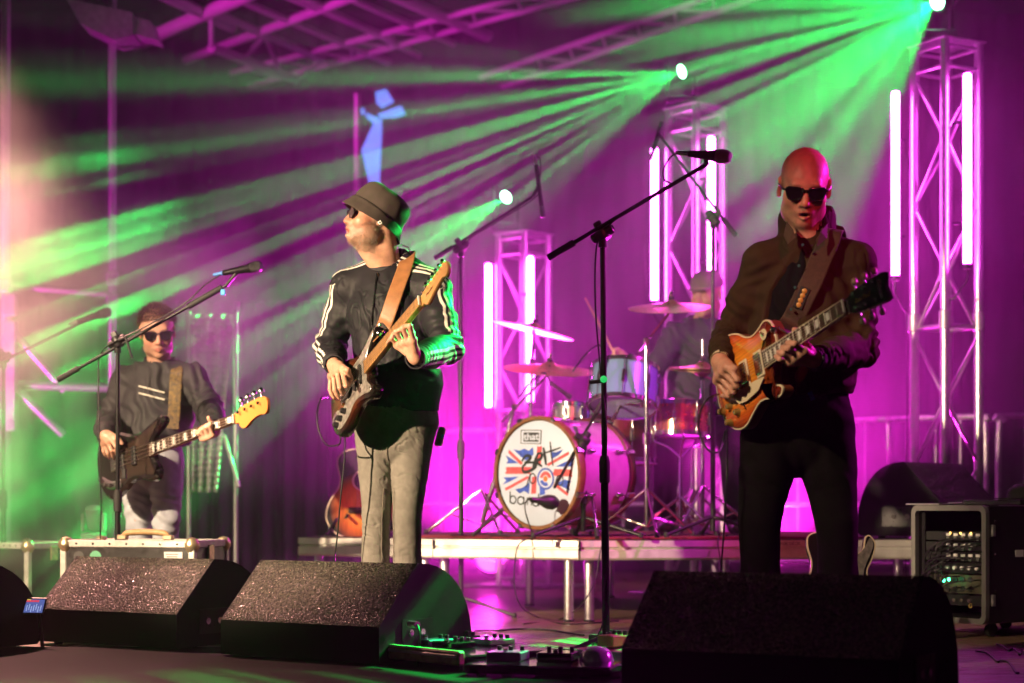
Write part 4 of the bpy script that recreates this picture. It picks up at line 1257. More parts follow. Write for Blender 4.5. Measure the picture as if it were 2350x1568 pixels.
cord('mic_cable', [P(512, 627, d - 0.1), P(470, 655, d - 0.1), P(420, 700, d - 0.1), P(330, 752, d - 0.05), P(262, 785, d - 0.03), P(230, 815, d + 0.02), P(226, 870, d + 0.02), P(228, 1000, d), P(232, 1150, d), P(236, 1300, d + 0.05), P(300, 1480, d + 0.1)], 'thin black cable hanging from the left front mic stand')
# centre stand
d = 6.62
top = P(1383, 537, d)
bs = P(1391, 1523, d); bs.z = 0
boom_stand(bs, top, P(1258, 592, d + 0.03), P(1622, 377, d - 0.12), 'tall boom mic stand in the middle, left of the bald guitarist',
           (P(1580, 353, d - 0.13), P(1677, 361, d - 0.2), 'black vocal microphone on the tall middle boom stand'), pole_r=0.0105)
cord('mic_cable', [P(1572, 352, d - 0.13), P(1545, 356, d - 0.12), P(1524, 385, d - 0.1), P(1524, 412, d - 0.1), P(1538, 424, d - 0.09), P(1500, 448, d - 0.09), P(1440, 486, d - 0.05), P(1400, 515, d - 0.03), P(1370, 560, d), P(1366, 700, d), P(1378, 850, d), P(1392, 1000, d - 0.02), P(1384, 1200, d), P(1390, 1400, d), P(1350, 1500, d)], 'black cable wound down the tall middle mic stand')
p = P(1385, 871, d - 0.02)
mst = bpy.data.objects['mic_stand.001']
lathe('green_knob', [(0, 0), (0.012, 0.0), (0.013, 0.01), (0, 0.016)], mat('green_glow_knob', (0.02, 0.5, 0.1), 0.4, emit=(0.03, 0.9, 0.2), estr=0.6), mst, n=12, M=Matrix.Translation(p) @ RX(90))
bar('side_clip', P(1352, 878, d), P(1383, 875, d), 0.007, black_plastic, mst, 8)
# drum overhead left
d = 9.35
top = P(1058, 567, d)
boom_stand((top.x, d, RH if False else 0.0), top, P(998, 593, d + 0.02), P(1222, 452, d - 0.1), 'overhead mic stand left of the drum kit',
           (P(1230, 378, d - 0.1), P(1247, 500, d - 0.1), 'slim overhead microphone hanging left of the drum kit'), mic_kind='pencil')
cord('mic_cable', [P(1229, 372, d - 0.1), P(1232, 362, d - 0.1), P(1240, 368, d - 0.1), P(1239, 410, d - 0.1), P(1230, 452, d - 0.09), P(1140, 510, d - 0.05), P(1062, 570, d), P(1050, 700, d), P(1056, 1000, d), P(1060, 1200, d)], 'cable looping over the left overhead microphone')
# overhead right
d = 9.1
top = P(1636, 500, d)
boom_stand((top.x, d, RH + 0.011), top, P(1688, 540, d - 0.02), P(1512, 308, d + 0.2), 'overhead mic stand close to the bald guitarist, boom lit green',
           (P(1500, 345, d + 0.2), P(1520, 280, d + 0.2), 'small overhead microphone above the middle light tubes'), mic_kind='pencil')
# bass drum mic
d = 8.86
top = P(1340, 1010, d)
boom_stand((top.x, 8.93, RH + 0.011), top, P(1392, 905, d + 0.05), P(1272, 1120, d - 0.06), 'short boom stand holding the bass drum microphone')
t = thing('bass_drum_mic', 'large black microphone in front of the white drum head', 'microphone', P(1250, 1150, d - 0.08))
c = P(1257, 1152, d - 0.05)
M = Matrix.Translation(c) @ Vector((0.75, 0.5, -0.1)).to_track_quat('Z', 'Y').to_matrix().to_4x4()
with frame(M):
    lathe('mic_body', [(0, -0.10), (0.012, -0.10), (0.016, -0.05), (0.03, -0.02), (0.036, 0.0), (0.036, 0.03), (0.03, 0.042)], black_plastic, t, n=20)
    lathe('mic_grille', [(0.03, 0.042), (0.026, 0.05), (0, 0.054)], grille_metal, t, n=20)
cord('mic_cable', [P(1222, 1145, d - 0.1), P(1208, 1150, d - 0.1), P(1205, 1170, d - 0.1), P(1215, 1205, d - 0.08), P(1228, 1236, d - 0.05)], 'cable curling down from the bass drum microphone')
# far left stand in the smoke
d = 9.4
top = P(8, 822, d)
boom_stand((top.x, d, 0), top, P(-60, 862, d), P(195, 736, d - 0.1), 'hazy boom mic stand at the left edge in the smoke',
           (P(178, 738, d - 0.1), P(254, 714, d - 0.12), 'pale hazy microphone to the left of the bassist'))
# ------------------------------------------------------------------ drum kit
shell_pearl = mat('drum_shell_pearl', (0.55, 0.5, 0.55), 0.22, 0.1, var=0.12, vscale=12, coat=0.8)
hoop_wood = mat('wooden_hoop', (0.17, 0.075, 0.03), 0.4, var=0.25, vscale=25, coat=0.3)
hoop_dark = mat('dark_red_hoop', (0.10, 0.015, 0.02), 0.3, coat=0.6)
head_white = mat('drum_head_white', (0.50, 0.60, 0.78), 0.5, var=0.05, vscale=6)
copper = mat('copper_shell', (0.60, 0.22, 0.10), 0.22, 0.9, rvar=0.08)
bronze = mat('cymbal_bronze', (0.52, 0.36, 0.16), 0.34, 0.9, rvar=0.1, vscale=30)
ink_black = mat('ink_black', (0.012, 0.02, 0.025), 0.5)
ink_blue = mat('ink_blue', (0.04, 0.09, 0.50), 0.5, var=0.35, vscale=60)
ink_red = mat('ink_red', (0.58, 0.08, 0.10), 0.5, var=0.25, vscale=60)
ink_orange = mat('ink_orange', (0.75, 0.16, 0.03), 0.5)

def ribbon(pts, w_, z, mt, parent, name, taper=False):
    pts = [Vector((x, y)) for x, y in pts]; n = len(pts); L, Rr = [], []
    for i, p in enumerate(pts):
        tdir = (pts[min(i + 1, n - 1)] - pts[max(i - 1, 0)]).normalized(); nn = Vector((-tdir.y, tdir.x))
        hw = w_ / 2 * (1.0 if not taper else 0.7 + 0.6 * math.sin(i / max(1, n - 1) * math.pi))
        L.append(p + nn * hw); Rr.append(p - nn * hw)
    v = [(p.x, p.y, z) for p in L] + [(p.x, p.y, z) for p in Rr]
    f = [(n + i, n + i + 1, i + 1, i) for i in range(n - 1)]
    return mesh(name, v, f, mt, parent)

def curve2(pts, sub=6):
    return [(p.x, p.y) for p in smooth_path([(x, y, 0) for x, y in pts], sub)]

def bass_drum():
    c = P(1235, 1086, 9.0)
    a = math.radians(41)
    zax = Vector((-math.sin(a), -math.cos(a), 0)); yax = Vector((0, 0, 1)); xax = yax.cross(zax)
    t = thing('bass_drum', 'bass drum with printed white front head and pearl shell', 'bass drum', (c.x, c.y, RH + 0.011))
    R, dep = 0.272, 0.40
    with frame(basis(c, xax, yax, zax)):
        lathe('shell', [(R - 0.012, -dep), (R - 0.004, -dep), (R - 0.004, -0.03), (R - 0.012, -0.03)], shell_pearl, t, n=64)
        lathe('front_hoop', [(R - 0.012, 0.012), (R - 0.008, 0.016), (R + 0.006, 0.016), (R + 0.010, 0.010), (R + 0.010, -0.026), (R + 0.004, -0.03), (R - 0.012, -0.03)], hoop_wood, t, n=64)
        lathe('rear_hoop', [(R - 0.012, -dep - 0.03), (R + 0.008, -dep - 0.03), (R + 0.010, -dep - 0.02), (R + 0.010, -dep + 0.012), (R - 0.006, -dep + 0.014)], hoop_dark, t, n=64)
        hd = lathe('front_head', [(0, 0.006), (R - 0.02, 0.005), (R - 0.011, -0.002)], head_white, t, n=64)
        lathe('rear_head', [(R - 0.012, -dep - 0.01), (0, -dep - 0.012)], head_white, t, n=48)
        for k in range(8):
            an = math.radians(22.5 + 45 * k)
            x, y = math.cos(an), math.sin(an)
            for z, nm in ((-0.005, 'claw'), (-dep - 0.01, 'claw')):
                with frame(Matrix.Rotation(an, 4, 'Z')):
                    box(nm, (R + 0.008, 0, z), (0.02, 0.03, 0.05), chrome, t, 0.004)
            with frame(Matrix.Rotation(an, 4, 'Z')):
                for z in (-0.10, -dep + 0.08):
                    lathe('lug', [(0, -0.028), (0.010, -0.022), (0.012, 0), (0.010, 0.022), (0, 0.028)], chrome, t, n=12, M=T(R + 0.006, 0, z))
                bar('tension_rod', (R + 0.014, 0, -0.02), (R + 0.014, 0, -0.09), 0.003, chrome, t, 6)
                bar('tension_rod', (R + 0.014, 0, -dep + 0.09), (R + 0.014, 0, -dep + 0.01), 0.003, chrome, t, 6)
        # spurs
        for s in (-1, 1):
            p0 = Vector((s * R * 0.9, -R * 0.42, -0.12))
            p1 = Vector((s * (R + 0.13), -(c.z - RH - 0.014), 0.04))
            bar('spur', p0, p1, 0.008, chrome, t, 10)
            bar('spur_tip', p1 - (p1 - p0).normalized() * 0.06, p1, 0.011, rubber, t, 10)
        # artwork (printed on the head)
        def q(x, y): return ((x - 560) / 425 * 0.255, -(y - 815) / 625 * 0.255)
        z = 0.0075
        def poly(pts, mt, nm='print_shape', zz=z):
            pp = [q(*p) for p in pts]
            if area2(pp) < 0: pp.reverse()
            mesh(nm, [(x, y, zz) for x, y in pp], [tuple(range(len(pp)))], mt, hd)
        def brush(x0, y0, x1, y1, wd, mt, zz=z, nm='print_brush', seed=0):
            """ragged brush stroke made of a few overlapping bristle bands"""
            a0 = Vector(q(x0, y0)); a1 = Vector(q(x1, y1)); D = (a1 - a0); nn = Vector((-D.y, D.x)).normalized(); rr = random.Random(seed + int(x0 * 7 + y1))
            nb = 7; L, Rr = [], []
            pts = []
            for k in range(nb + 1):
                s = (k / nb - 0.5) * wd
                pts.append(a0 + nn * s - D * (0.10 * rr.random()))
            for k in range(nb, -1, -1):
                s = (k / nb - 0.5) * wd
                pts.append(a1 + nn * s + D * (0.12 * rr.random()))
            pp = [(p.x, p.y) for p in pts]
            if area2(pp) < 0: pp.reverse()
            mesh(nm, [(x, y, zz) for x, y in pp], [tuple(range(len(pp)))], mt, hd)
        k1 = 0.0004
        brush(235, 778, 480, 782, 0.034, ink_red); brush(745, 810, 915, 820, 0.034, ink_red)
        brush(585, 505, 575, 690, 0.030, ink_red); brush(530, 870, 520, 1050, 0.030, ink_red)
        brush(255, 550, 385, 690, 0.016, ink_red); brush(680, 715, 880, 590, 0.014, ink_red)
        brush(230, 1000, 450, 868, 0.014, ink_red); brush(745, 955, 875, 1068, 0.015, ink_red)
        for pg in ([(300, 520), (370, 540), (420, 515), (470, 545), (512, 500), (520, 590), (440, 660), (380, 610)],
                   [(215, 590), (260, 620), (360, 692), (225, 692), (245, 655)], [(190, 862), (360, 856), (270, 910), (180, 950), (225, 900)],
                   [(320, 1010), (400, 990), (480, 925), (470, 1065), (420, 1030), (370, 1060)], [(700, 560), (760, 570), (840, 535), (790, 600), (715, 650)],
                   [(755, 742), (850, 690), (950, 640), (925, 742)], [(850, 895), (925, 920), (880, 950), (908, 1030), (760, 945)], [(585, 955), (640, 1010), (645, 1070), (590, 1085)]):
            poly(pg, ink_blue)
        # roundel
        cx, cy_ = q(650, 885)
        def disc(r0, r1, mt, zz, nm, a0=0, a1=360):
            n = 40; v, f = [], []
            for i in range(n + 1):
                an = math.radians(a0 + (a1 - a0) * i / n)
                v += [(cx + r0 * math.cos(an), cy_ + r0 * math.sin(an), zz), (cx + r1 * math.cos(an), cy_ + r1 * math.sin(an), zz)]
            for i in range(n): f.append((2 * i, 2 * i + 1, 2 * i + 3, 2 * i + 2))
            mesh(nm, v, f, mt, hd)
        disc(0.0, 0.052, head_white, z + k1, 'roundel_ground'); disc(0.044, 0.054, ink_blue, z + 2 * k1, 'roundel_ring')
        disc(0.018, 0.036, ink_red, z + 2 * k1, 'roundel_red', 10, 170); disc(0.018, 0.036, ink_blue, z + 2 * k1, 'roundel_blue', 195, 300)
        disc(0.0, 0.014, ink_orange, z + 3 * k1, 'roundel_dot')
        for st in ([(395, 668), (440, 605), (487, 615), (470, 660), (425, 692)], [(425, 692), (520, 688), (545, 738), (470, 792), (415, 795), (404, 740), (440, 700)],
                   [(515, 745), (545, 650), (575, 572)], [(560, 580), (608, 582), (600, 640), (552, 676), (585, 712), (615, 738)], [(628, 508), (642, 610), (656, 722)]):
            ribbon([q(*p) for p in curve2(st)], 0.013, z + 3 * k1, ink_black, hd, 'letter_stroke', True)
        for st in ([(698, 440), (712, 590), (730, 735)], [(650, 572), (720, 550), (812, 513)]):
            ribbon([q(*p) for p in curve2(st)], 0.007, z + 3 * k1, ink_black, hd, 'letter_stroke', True)
        def ring(x, y, rx, ry, wd, a0=0, a1=360):
            ribbon([q(x + rx * math.cos(math.radians(a0 + (a1 - a0) * i / 24)), y + ry * math.sin(math.radians(a0 + (a1 - a0) * i / 24))) for i in range(25)], wd, z + 3 * k1, ink_black, hd, 'letter_stroke')
        wd = 0.0062
        ring(512, 880, 32, 60, wd); ribbon([q(488, 822), q(462, 910), q(445, 985)], wd, z + 3 * k1, ink_black, hd, 'letter_stroke')
        ring(802, 905, 34, 62, wd); ribbon([q(778, 850), q(755, 930), q(738, 1008)], wd, z + 3 * k1, ink_black, hd, 'letter_stroke')
        ribbon([q(268, 1035), q(266, 1170)], wd, z + 3 * k1, ink_black, hd, 'letter_stroke'); ring(298, 1135, 32, 46, wd)
        ring(383, 1145, 34, 46, wd); ribbon([q(418, 1100), q(418, 1192)], wd, z + 3 * k1, ink_black, hd, 'letter_stroke')
        ribbon([q(455, 1110), q(455, 1200)], wd, z + 3 * k1, ink_black, hd, 'letter_stroke'); ring(478, 1150, 23, 40, wd, 180, 360); ribbon([q(501, 1150), q(501, 1205)], wd, z + 3 * k1, ink_black, hd, 'letter_stroke')
        ring(545, 1165, 30, 48, wd); ribbon([q(577, 1060), q(577, 1215)], wd, z + 3 * k1, ink_black, hd, 'letter_stroke')
        poly([(383, 287), (607, 297), (600, 467), (380, 455)], ink_black, 'box_border'); poly([(392, 297), (598, 306), (592, 458), (389, 447)], head_white, 'box_ground', z + k1)
        poly([(415, 318), (582, 327), (577, 440), (412, 432)], ink_black, 'box_fill', z + 2 * k1)
        x, y = q(497, 378); text('box_lettering', 'that', 0.048, head_white, hd, T(x, y, z + 3 * k1) @ Matrix.Diagonal((1.25, 1.0, 1, 1)), bold=0.0012, ext=0.0)
    return t
bass_drum()

def drum(name, c, r, h, axis, shell, label, hoop=chrome, lugs=6, head=head_white, cat='drum'):
    t = thing(name, label, cat, c)
    M = Matrix.Translation(c) @ Vector(axis).to_track_quat('Z', 'Y').to_matrix().to_4x4()
    with frame(M):
        lathe('shell', [(r - 0.008, -h / 2), (r, -h / 2), (r, h / 2), (r - 0.008, h / 2)], shell, t, n=40)
        for s in (-1, 1):
            z = s * h / 2
            lathe('hoop', [(r + 0.001, z - s * 0.014), (r + 0.008, z - s * 0.014), (r + 0.008, z + s * 0.008), (r + 0.003, z + s * 0.01), (r - 0.002, z + s * 0.004)], hoop, t, n=40)
            lathe('head', [(0, z + s * 0.002), (r - 0.001, z + s * 0.001)], head, t, n=40)
        for k in range(lugs):
            with frame(Matrix.Rotation(2 * math.pi * (k + 0.3) / lugs, 4, 'Z')):
                box('lug', (r + 0.008, 0, 0), (0.016, 0.018, min(0.07, h * 0.5)), chrome, t, 0.004)
                bar('tension_rod', (r + 0.012, 0, -h / 2), (r + 0.012, 0, h / 2), 0.003, chrome, t, 6)
    return t
drum('rack_tom', P(1432, 890, 9.32), 0.168, 0.205, (0.10, 0.30, 1.0), mat('blue_drum_shell', (0.16, 0.30, 0.48), 0.25, 0.2, coat=0.8), 'pale rack tom mounted over the bass drum', lugs=8)
drum('snare_drum', P(1562, 962, 9.55), 0.142, 0.165, (0.03, 0.05, 1.0), copper, 'copper coloured snare drum beside the bald guitarist', lugs=8)
drum('small_tom', P(1310, 950, 9.55), 0.082, 0.09, (0.02, 0.1, 1.0), mat('brushed_steel', (0.6, 0.6, 0.62), 0.3, 0.95), 'little steel tom above the bass drum hoop', lugs=6)
drum('floor_tom', P(1425, 1005, 9.85), 0.19, 0.26, (0.0, 0.05, 1.0), hoop_dark, 'dark red floor tom behind the rack tom', lugs=8)

def stand_base(t, base, h, r=0.008, spread=0.3, rot=20):
    b = Vector(base)
    for k in range(3):
        an = math.radians(rot + 120 * k)
        e = b + Vector((spread * math.cos(an), spread * math.sin(an), 0.012))
        lg = bar('leg', b + Vector((0, 0, h)), e, r, chrome, t, 10)
        bar('brace', b + Vector((0, 0, 0.05)), b.lerp(e, 0.55) + Vector((0, 0, h * 0.42)), 0.005, chrome, t, 8)
        bar('foot', e - Vector((0, 0, 0.011)), e + Vector((0, 0, 0.014)), 0.013, rubber, lg, 8)

def cymbal(c, r, nrm, label):
    t = thing('cymbal', label, 'cymbal', c, 'bronze cymbals of the drum kit')
    M = Matrix.Translation(c) @ Vector(nrm).to_track_quat('Z', 'Y').to_matrix().to_4x4()
    with frame(M):
        o = lathe('plate', [(0.006, 0.028), (0.018, 0.026), (0.032, 0.016), (0.042, 0.008), (r * 0.6, -0.002), (r, -0.016), (r, -0.018), (r * 0.6, -0.004), (0.04, 0.004), (0.006, 0.024)], bronze, t, n=56, auto=50)
        bar('felt', (0, 0, 0.028), (0, 0, 0.045), 0.015, rubber, t, 12)
        bar('wing_nut', (0, 0, 0.045), (0, 0, 0.07), 0.008, chrome, t, 10)
    return t
def cym_stand(base, joint, c, label, rot=20):
    base = Vector(base)
    t = thing('cymbal_stand', label, 'cymbal stand', base, 'chrome cymbal stands')
    j = Vector(joint)
    mid = base.lerp(j, 0.5)
    bar('lower_tube', base + Vector((0, 0, 0.06)), mid, 0.014, chrome, t, 14)
    bar('upper_tube', mid, j, 0.010, chrome, t, 14)
    lathe('height_clamp', [(0.012, -0.03), (0.022, -0.026), (0.022, 0.026), (0.012, 0.03)], chrome, t, n=14, M=Matrix.Translation(mid))
    box('tilter', j, (0.03, 0.035, 0.035), chrome, t, 0.006)
    c = Vector(c)
    dr = (c - j).normalized()
    bar('boom_arm', j - dr * 0.12, c - Vector((0, 0, 0.03)), 0.007, chrome, t, 10)
    box('arm_tilter', c - Vector((0, 0, 0.03)), (0.022, 0.024, 0.03), chrome, t, 0.005)
    bar('cymbal_rod', c - Vector((0, 0, 0.03)), c + Vector((0, 0, 0.03)), 0.004, chrome, t, 8)
    stand_base(t, base, 0.24, rot=rot)
    return t
z0 = RH + 0.011
c = P(1540, 700, 9.45); cymbal(c, 0.222, (-0.03, -0.22, 1), 'ride cymbal in front of the drummer under the middle tubes')
b = P(1485, 1215, 9.08); cym_stand((b.x, b.y, z0), P(1483, 783, 9.1), c, 'bright chrome cymbal stand in front of the drum kit', 35)
c = P(1261, 842, 9.5); cymbal(c, 0.238, (0.06, -0.20, 1), 'lower crash cymbal left of the rack tom')
b = P(1105, 1215, 9.75); cym_stand((b.x, b.y, z0), P(1180, 935, 9.7), c, 'low cymbal stand beside the bass drum', 50)
c = P(1225, 752, 9.9); cymbal(c, 0.225, (0.24, -0.03, 1), 'upper tilted crash cymbal before the shortest truss tower')
b = P(1215, 1215, 10.1); cym_stand((b.x, b.y, z0), P(1220, 830, 10.1), c, 'rear cymbal stand behind the bass drum', 80)
c = P(1612, 842, 9.6); cymbal(c, 0.178, (0.02, -0.14, 1), 'hi-hat top cymbal half hidden by the bald guitarist'); 
c2 = c - Vector((0, 0, 0.025)); o = cymbal(c2, 0.178, (-0.02, 0.10, -1), 'hi-hat bottom cymbal half hidden by the bald guitarist')
t = thing('hi_hat_stand', 'chrome hi-hat stand behind the bald guitarist', 'hi-hat stand', (c.x, c.y, z0))
bar('tube', (c.x, c.y, z0 + 0.05), (c.x, c.y, c.z - 0.04), 0.011, chrome, t, 12); bar('pull_rod', (c.x, c.y, c.z - 0.04), (c.x, c.y, c.z + 0.14), 0.004, chrome, t, 8)
stand_base(t, (c.x, c.y, z0), 0.26, rot=0); box('foot_plate', (c.x, c.y + 0.22, z0 + 0.03), (0.09, 0.26, 0.015), black_metal, t, 0.003, R=RX(12))
# snare stand
s = P(1562, 1012, 9.55)
t = thing('snare_stand', 'chrome snare stand with basket under the copper drum', 'snare stand', (s.x, s.y, z0))
bar('tube', (s.x, s.y, z0 + 0.05), (s.x, s.y, s.z - 0.08), 0.011, chrome, t, 12)
for k in range(3):
    an = math.radians(30 + 120 * k); e = Vector((s.x + 0.15 * math.cos(an), s.y + 0.15 * math.sin(an), s.z - 0.0))
    tube('basket_arm', [(s.x, s.y, s.z - 0.09), ((s.x + e.x) / 2, (s.y + e.y) / 2, s.z - 0.03), e, (e.x, e.y, e.z + 0.03)], 0.006, chrome, t, n=8, sub=4)
stand_base(t, (s.x, s.y, z0), 0.2, rot=70, spread=0.26)
# tom mount on the bass drum
t = thing('tom_holder', 'chrome tom holder between bass drum and rack tom', 'tom holder', P(1400, 950, 9.25))
bar('post', P(1395, 985, 9.25), P(1425, 925, 9.28), 0.011, chrome, t, 12); bar('arm', P(1425, 925, 9.28), P(1480, 925, 9.15), 0.009, chrome, t, 10); box('clamp', P(1480, 928, 9.14), (0.05, 0.04, 0.03), chrome, t, 0.005)
# drum stool and pedal
b = P(1590, 1215, 10.45)
t = thing('drum_stool', 'round black drum stool under the drummer', 'stool', (b.x, b.y, z0))
lathe('seat', [(0, 0.5), (0.15, 0.5), (0.17, 0.52), (0.17, 0.56), (0.15, 0.585), (0, 0.59)], mat('black_vinyl', (0.02, 0.02, 0.02), 0.4), t, n=24, M=T(b.x, b.y, z0))
bar('post', (b.x, b.y, z0 + 0.08), (b.x, b.y, z0 + 0.5), 0.014, chrome, t, 12); stand_base(t, (b.x, b.y, z0), 0.25, rot=10, spread=0.26)
t = thing('kick_pedal', 'kick drum pedal behind the bass drum', 'kick pedal', (0.46, 9.55, z0))
box('foot_board', (0.48, 9.62, z0 + 0.04), (0.08, 0.24, 0.012), chrome, t, 0.003, R=RZ(-35) @ RX(14)); bar('beater_rod', (0.44, 9.5, z0 + 0.08), (0.42, 9.44, z0 + 0.28), 0.004, chrome, t, 8)
lathe('beater', [(0, -0.02), (0.022, -0.018), (0.022, 0.018), (0, 0.02)], white_plastic, t, n=14, M=T(0.42, 9.44, z0 + 0.29) @ RX(70))
# clip mic over the rack tom and near the crash
for k, (x, y, x2, y2, dd, lb) in enumerate(((1262, 878, 1300, 905, 9.3, 'small clip microphone hanging under the lower crash cymbal'), (1388, 815, 1380, 860, 9.2, 'small clip microphone on the rack tom rim'))):
    t = thing('clip_mic', lb, 'microphone', P(x, y, dd), 'microphones')
    a, b2 = P(x, y, dd), P(x2, y2, dd)
    bar('mic_body', a, b2, 0.011, black_plastic, t, 12); bar('mic_head', b2, b2 + (b2 - a).normalized() * 0.03, 0.015, grille_metal, t, 12)
    tube('gooseneck', [a, a + Vector((-0.03, 0, 0.05)), a + Vector((-0.1, 0.02, 0.0)), a + Vector((-0.16, 0.05, -0.08))], 0.005, black_metal, t, n=6)
# cables over the riser edge
def onfloor(x, y, z=0.004):
    d = (CAMZ - z) * FPX / (y - HY); return P(x, y, d)
cord('stage_cable', [P(1222, 1236, 8.97), P(1200, 1242, 8.9), P(1186, 1262, 8.86), P(1180, 1330, 8.8), P(1192, 1385, 8.7), onfloor(1230, 1415), onfloor(1300, 1432), onfloor(1420, 1425)], 'black cable dropping over the riser edge below the bass drum')
cord('stage_cable', [P(1400, 1236, 8.95), P(1380, 1258, 8.82), P(1366, 1330, 8.8), P(1340, 1380, 8.6), onfloor(1290, 1420), onfloor(1200, 1432)], 'black cable falling past the middle riser legs')
cord('stage_cable', [P(1650, 1232, 9.0), P(1648, 1250, 8.86), P(1655, 1300, 8.84), P(1660, 1380, 8.8), onfloor(1600, 1420)], 'thin cable hanging over the riser near the bald guitarist')
for k in range(7):
    rr = random.Random(k + 30); x = 1040 + k * 95; dd = 9.0 + 0.25 * rr.random() + abs(x - 1330) * 0.0004
    pts = []
    for i in range(7):
        p = P(x + i * 22 + rr.uniform(-14, 14), HY, dd + rr.uniform(-0.02, 0.35)); p.z = RH + 0.016; pts.append(p)
    cord('riser_cable', pts, ['cable loop on the rug left of the bass drum', 'cable coil by the bass drum hoop', 'cable lying under the bass drum', 'cable behind the short boom stand', 'cable around the chrome stand legs', 'cable near the snare stand feet', 'cable by the right overhead stand'][k], 0.004)
# ------------------------------------------------------------------ guitars (local x bridge->nut, y bass side, z out of the face)
def burst_mat(name, c0, c1, c2, center, rad, stops=(0.45, 0.78, 0.98), rough=0.22):
    m = mat(name, c0, rough, coat=0.8)
    N = m.node_tree.nodes; L = m.node_tree.links; b = N['Principled BSDF']
    tc = [n for n in N if n.type == 'TEX_COORD'][0]
    mp = N.new('ShaderNodeMapping'); mp.inputs['Location'].default_value = (-center[0] / rad[0], -center[1] / rad[1], 0); mp.inputs['Scale'].default_value = (1 / rad[0], 1 / rad[1], 0)
    L.new(tc.outputs['Object'], mp.inputs['Vector'])
    ln = N.new('ShaderNodeVectorMath'); ln.operation = 'LENGTH'; L.new(mp.outputs['Vector'], ln.inputs[0])
    rp = N.new('ShaderNodeValToRGB'); e = rp.color_ramp.elements
    e[0].position = stops[0]; e[0].color = (*c0, 1); e[1].position = stops[1]; e[1].color = (*c1, 1)
    e2 = e.new(stops[2]); e2.color = (*c2, 1)
    L.new(ln.outputs['Value'], rp.inputs['Fac'])
    gm = N.new('ShaderNodeMapping'); gm.inputs['Scale'].default_value = (6, 90, 6); L.new(tc.outputs['Object'], gm.inputs['Vector'])
    gn = N.new('ShaderNodeTexNoise'); gn.inputs['Scale'].default_value = 1.5; gn.inputs['Detail'].default_value = 3; L.new(gm.outputs['Vector'], gn.inputs['Vector'])
    mr = N.new('ShaderNodeMapRange'); mr.inputs[1].default_value = 0.35; mr.inputs[2].default_value = 0.65; mr.inputs[3].default_value = 0.72; mr.inputs[4].default_value = 1.1
    L.new(gn.outputs['Fac'], mr.inputs[0])
    mx = N.new('ShaderNodeVectorMath'); mx.operation = 'SCALE'; L.new(rp.outputs['Color'], mx.inputs[0]); L.new(mr.outputs[0], mx.inputs['Scale'])
    L.new(mx.outputs['Vector'], b.inputs['Base Color'])
    return m
maple = mat('maple_neck', (0.40, 0.205, 0.07), 0.38, var=0.15, vscale=20, coat=0.1, stretch=(1, 8, 1))
maple_back = mat('maple_amber', (0.55, 0.22, 0.05), 0.3, coat=0.4)
rosewood = mat('rosewood', (0.05, 0.022, 0.014), 0.45, var=0.3, vscale=30)
mahogany = mat('mahogany', (0.16, 0.035, 0.015), 0.3, coat=0.5)
cream = mat('cream_plastic', (0.68, 0.58, 0.40), 0.35)
pearl = mat('pearloid', (0.34, 0.32, 0.29), 0.25, 0.25, col2=(0.16, 0.15, 0.14), vscale=55, coat=0.6)
inlay = mat('pearl_inlay', (0.75, 0.75, 0.72), 0.3, 0.1)
gold = mat('gold_knob', (0.62, 0.42, 0.12), 0.25, 0.6, coat=0.4)
black_lacquer = mat('black_lacquer', (0.010, 0.009, 0.009), 0.16, coat=0.8)
string_mat = mat('steel_string', (0.7, 0.68, 0.62), 0.3, 1.0)
fret_mat = mat('fret_wire', (0.35, 0.33, 0.30), 0.3, 1.0)

def neck_parts(t, L, x_end, n_fret, w_nut, w_end, board, back, nstr, sw, inlays='block', z_top=0.013):
    wd = lambda x: w_nut + (w_end - w_nut) * (L - x) / (L - x_end)
    plate('neck', [(x_end, -w_end / 2), (L, -w_nut / 2), (L, w_nut / 2), (x_end, w_end / 2)], -0.012, z_top - 0.006, back, t,
          rings=[(0.012, -0.014), (0.005, -0.011), (0.0, -0.004), (0.0, z_top - 0.006)], auto=50)
    plate('fingerboard', [(x_end, -w_end / 2), (L, -w_nut / 2), (L, w_nut / 2), (x_end, w_end / 2)], z_top - 0.006, z_top, board, t,
          rings=[(0.0, z_top - 0.0055), (0.0, z_top - 0.001), (0.001, z_top)])
    for k in range(1, n_fret + 1):
        x = L * 2 ** (-k / 12)
        if x < x_end: break
        w_ = wd(x)
        bar('fret', (x, -w_ / 2 + 0.001, z_top), (x, w_ / 2 - 0.001, z_top), 0.0012, fret_mat, t, 6)
    for k in (1, 3, 5, 7, 9, 12, 15, 17, 19, 21) if inlays == 'block' else (3, 5, 7, 9, 12, 15, 17, 19, 21):
        if k > n_fret: continue
        x0, x1 = L * 2 ** (-k / 12), L * 2 ** (-(k - 1) / 12)
        if x0 < x_end: continue
        xm, dx = (x0 + x1) / 2, (x1 - x0)
        if inlays == 'dot':
            bar('inlay', (xm, 0, z_top - 0.001), (xm, 0, z_top + 0.0004), 0.003, rosewood, t, 10)
        else:
            w_ = wd(xm) * 0.62; tp = 0.82 if inlays == 'trapezoid' else 1.0
            plate('inlay', [(xm - dx * 0.3, -w_ / 2), (xm + dx * 0.3, -w_ / 2 * tp), (xm + dx * 0.3, w_ / 2 * tp), (xm - dx * 0.3, w_ / 2)], z_top - 0.001, z_top + 0.0004, inlay, t)
    box('nut', (L + 0.002, 0, z_top + 0.0), (0.004, w_nut, 0.009), white_plastic, t, 0.001)
    for k in range(nstr):
        s = (k / (nstr - 1) - 0.5)
        bar('string', (0.0, s * sw, z_top + 0.005), (L, s * w_nut * 0.82, z_top + 0.003), 0.0006 if nstr == 6 else 0.0012, string_mat, t, 5)

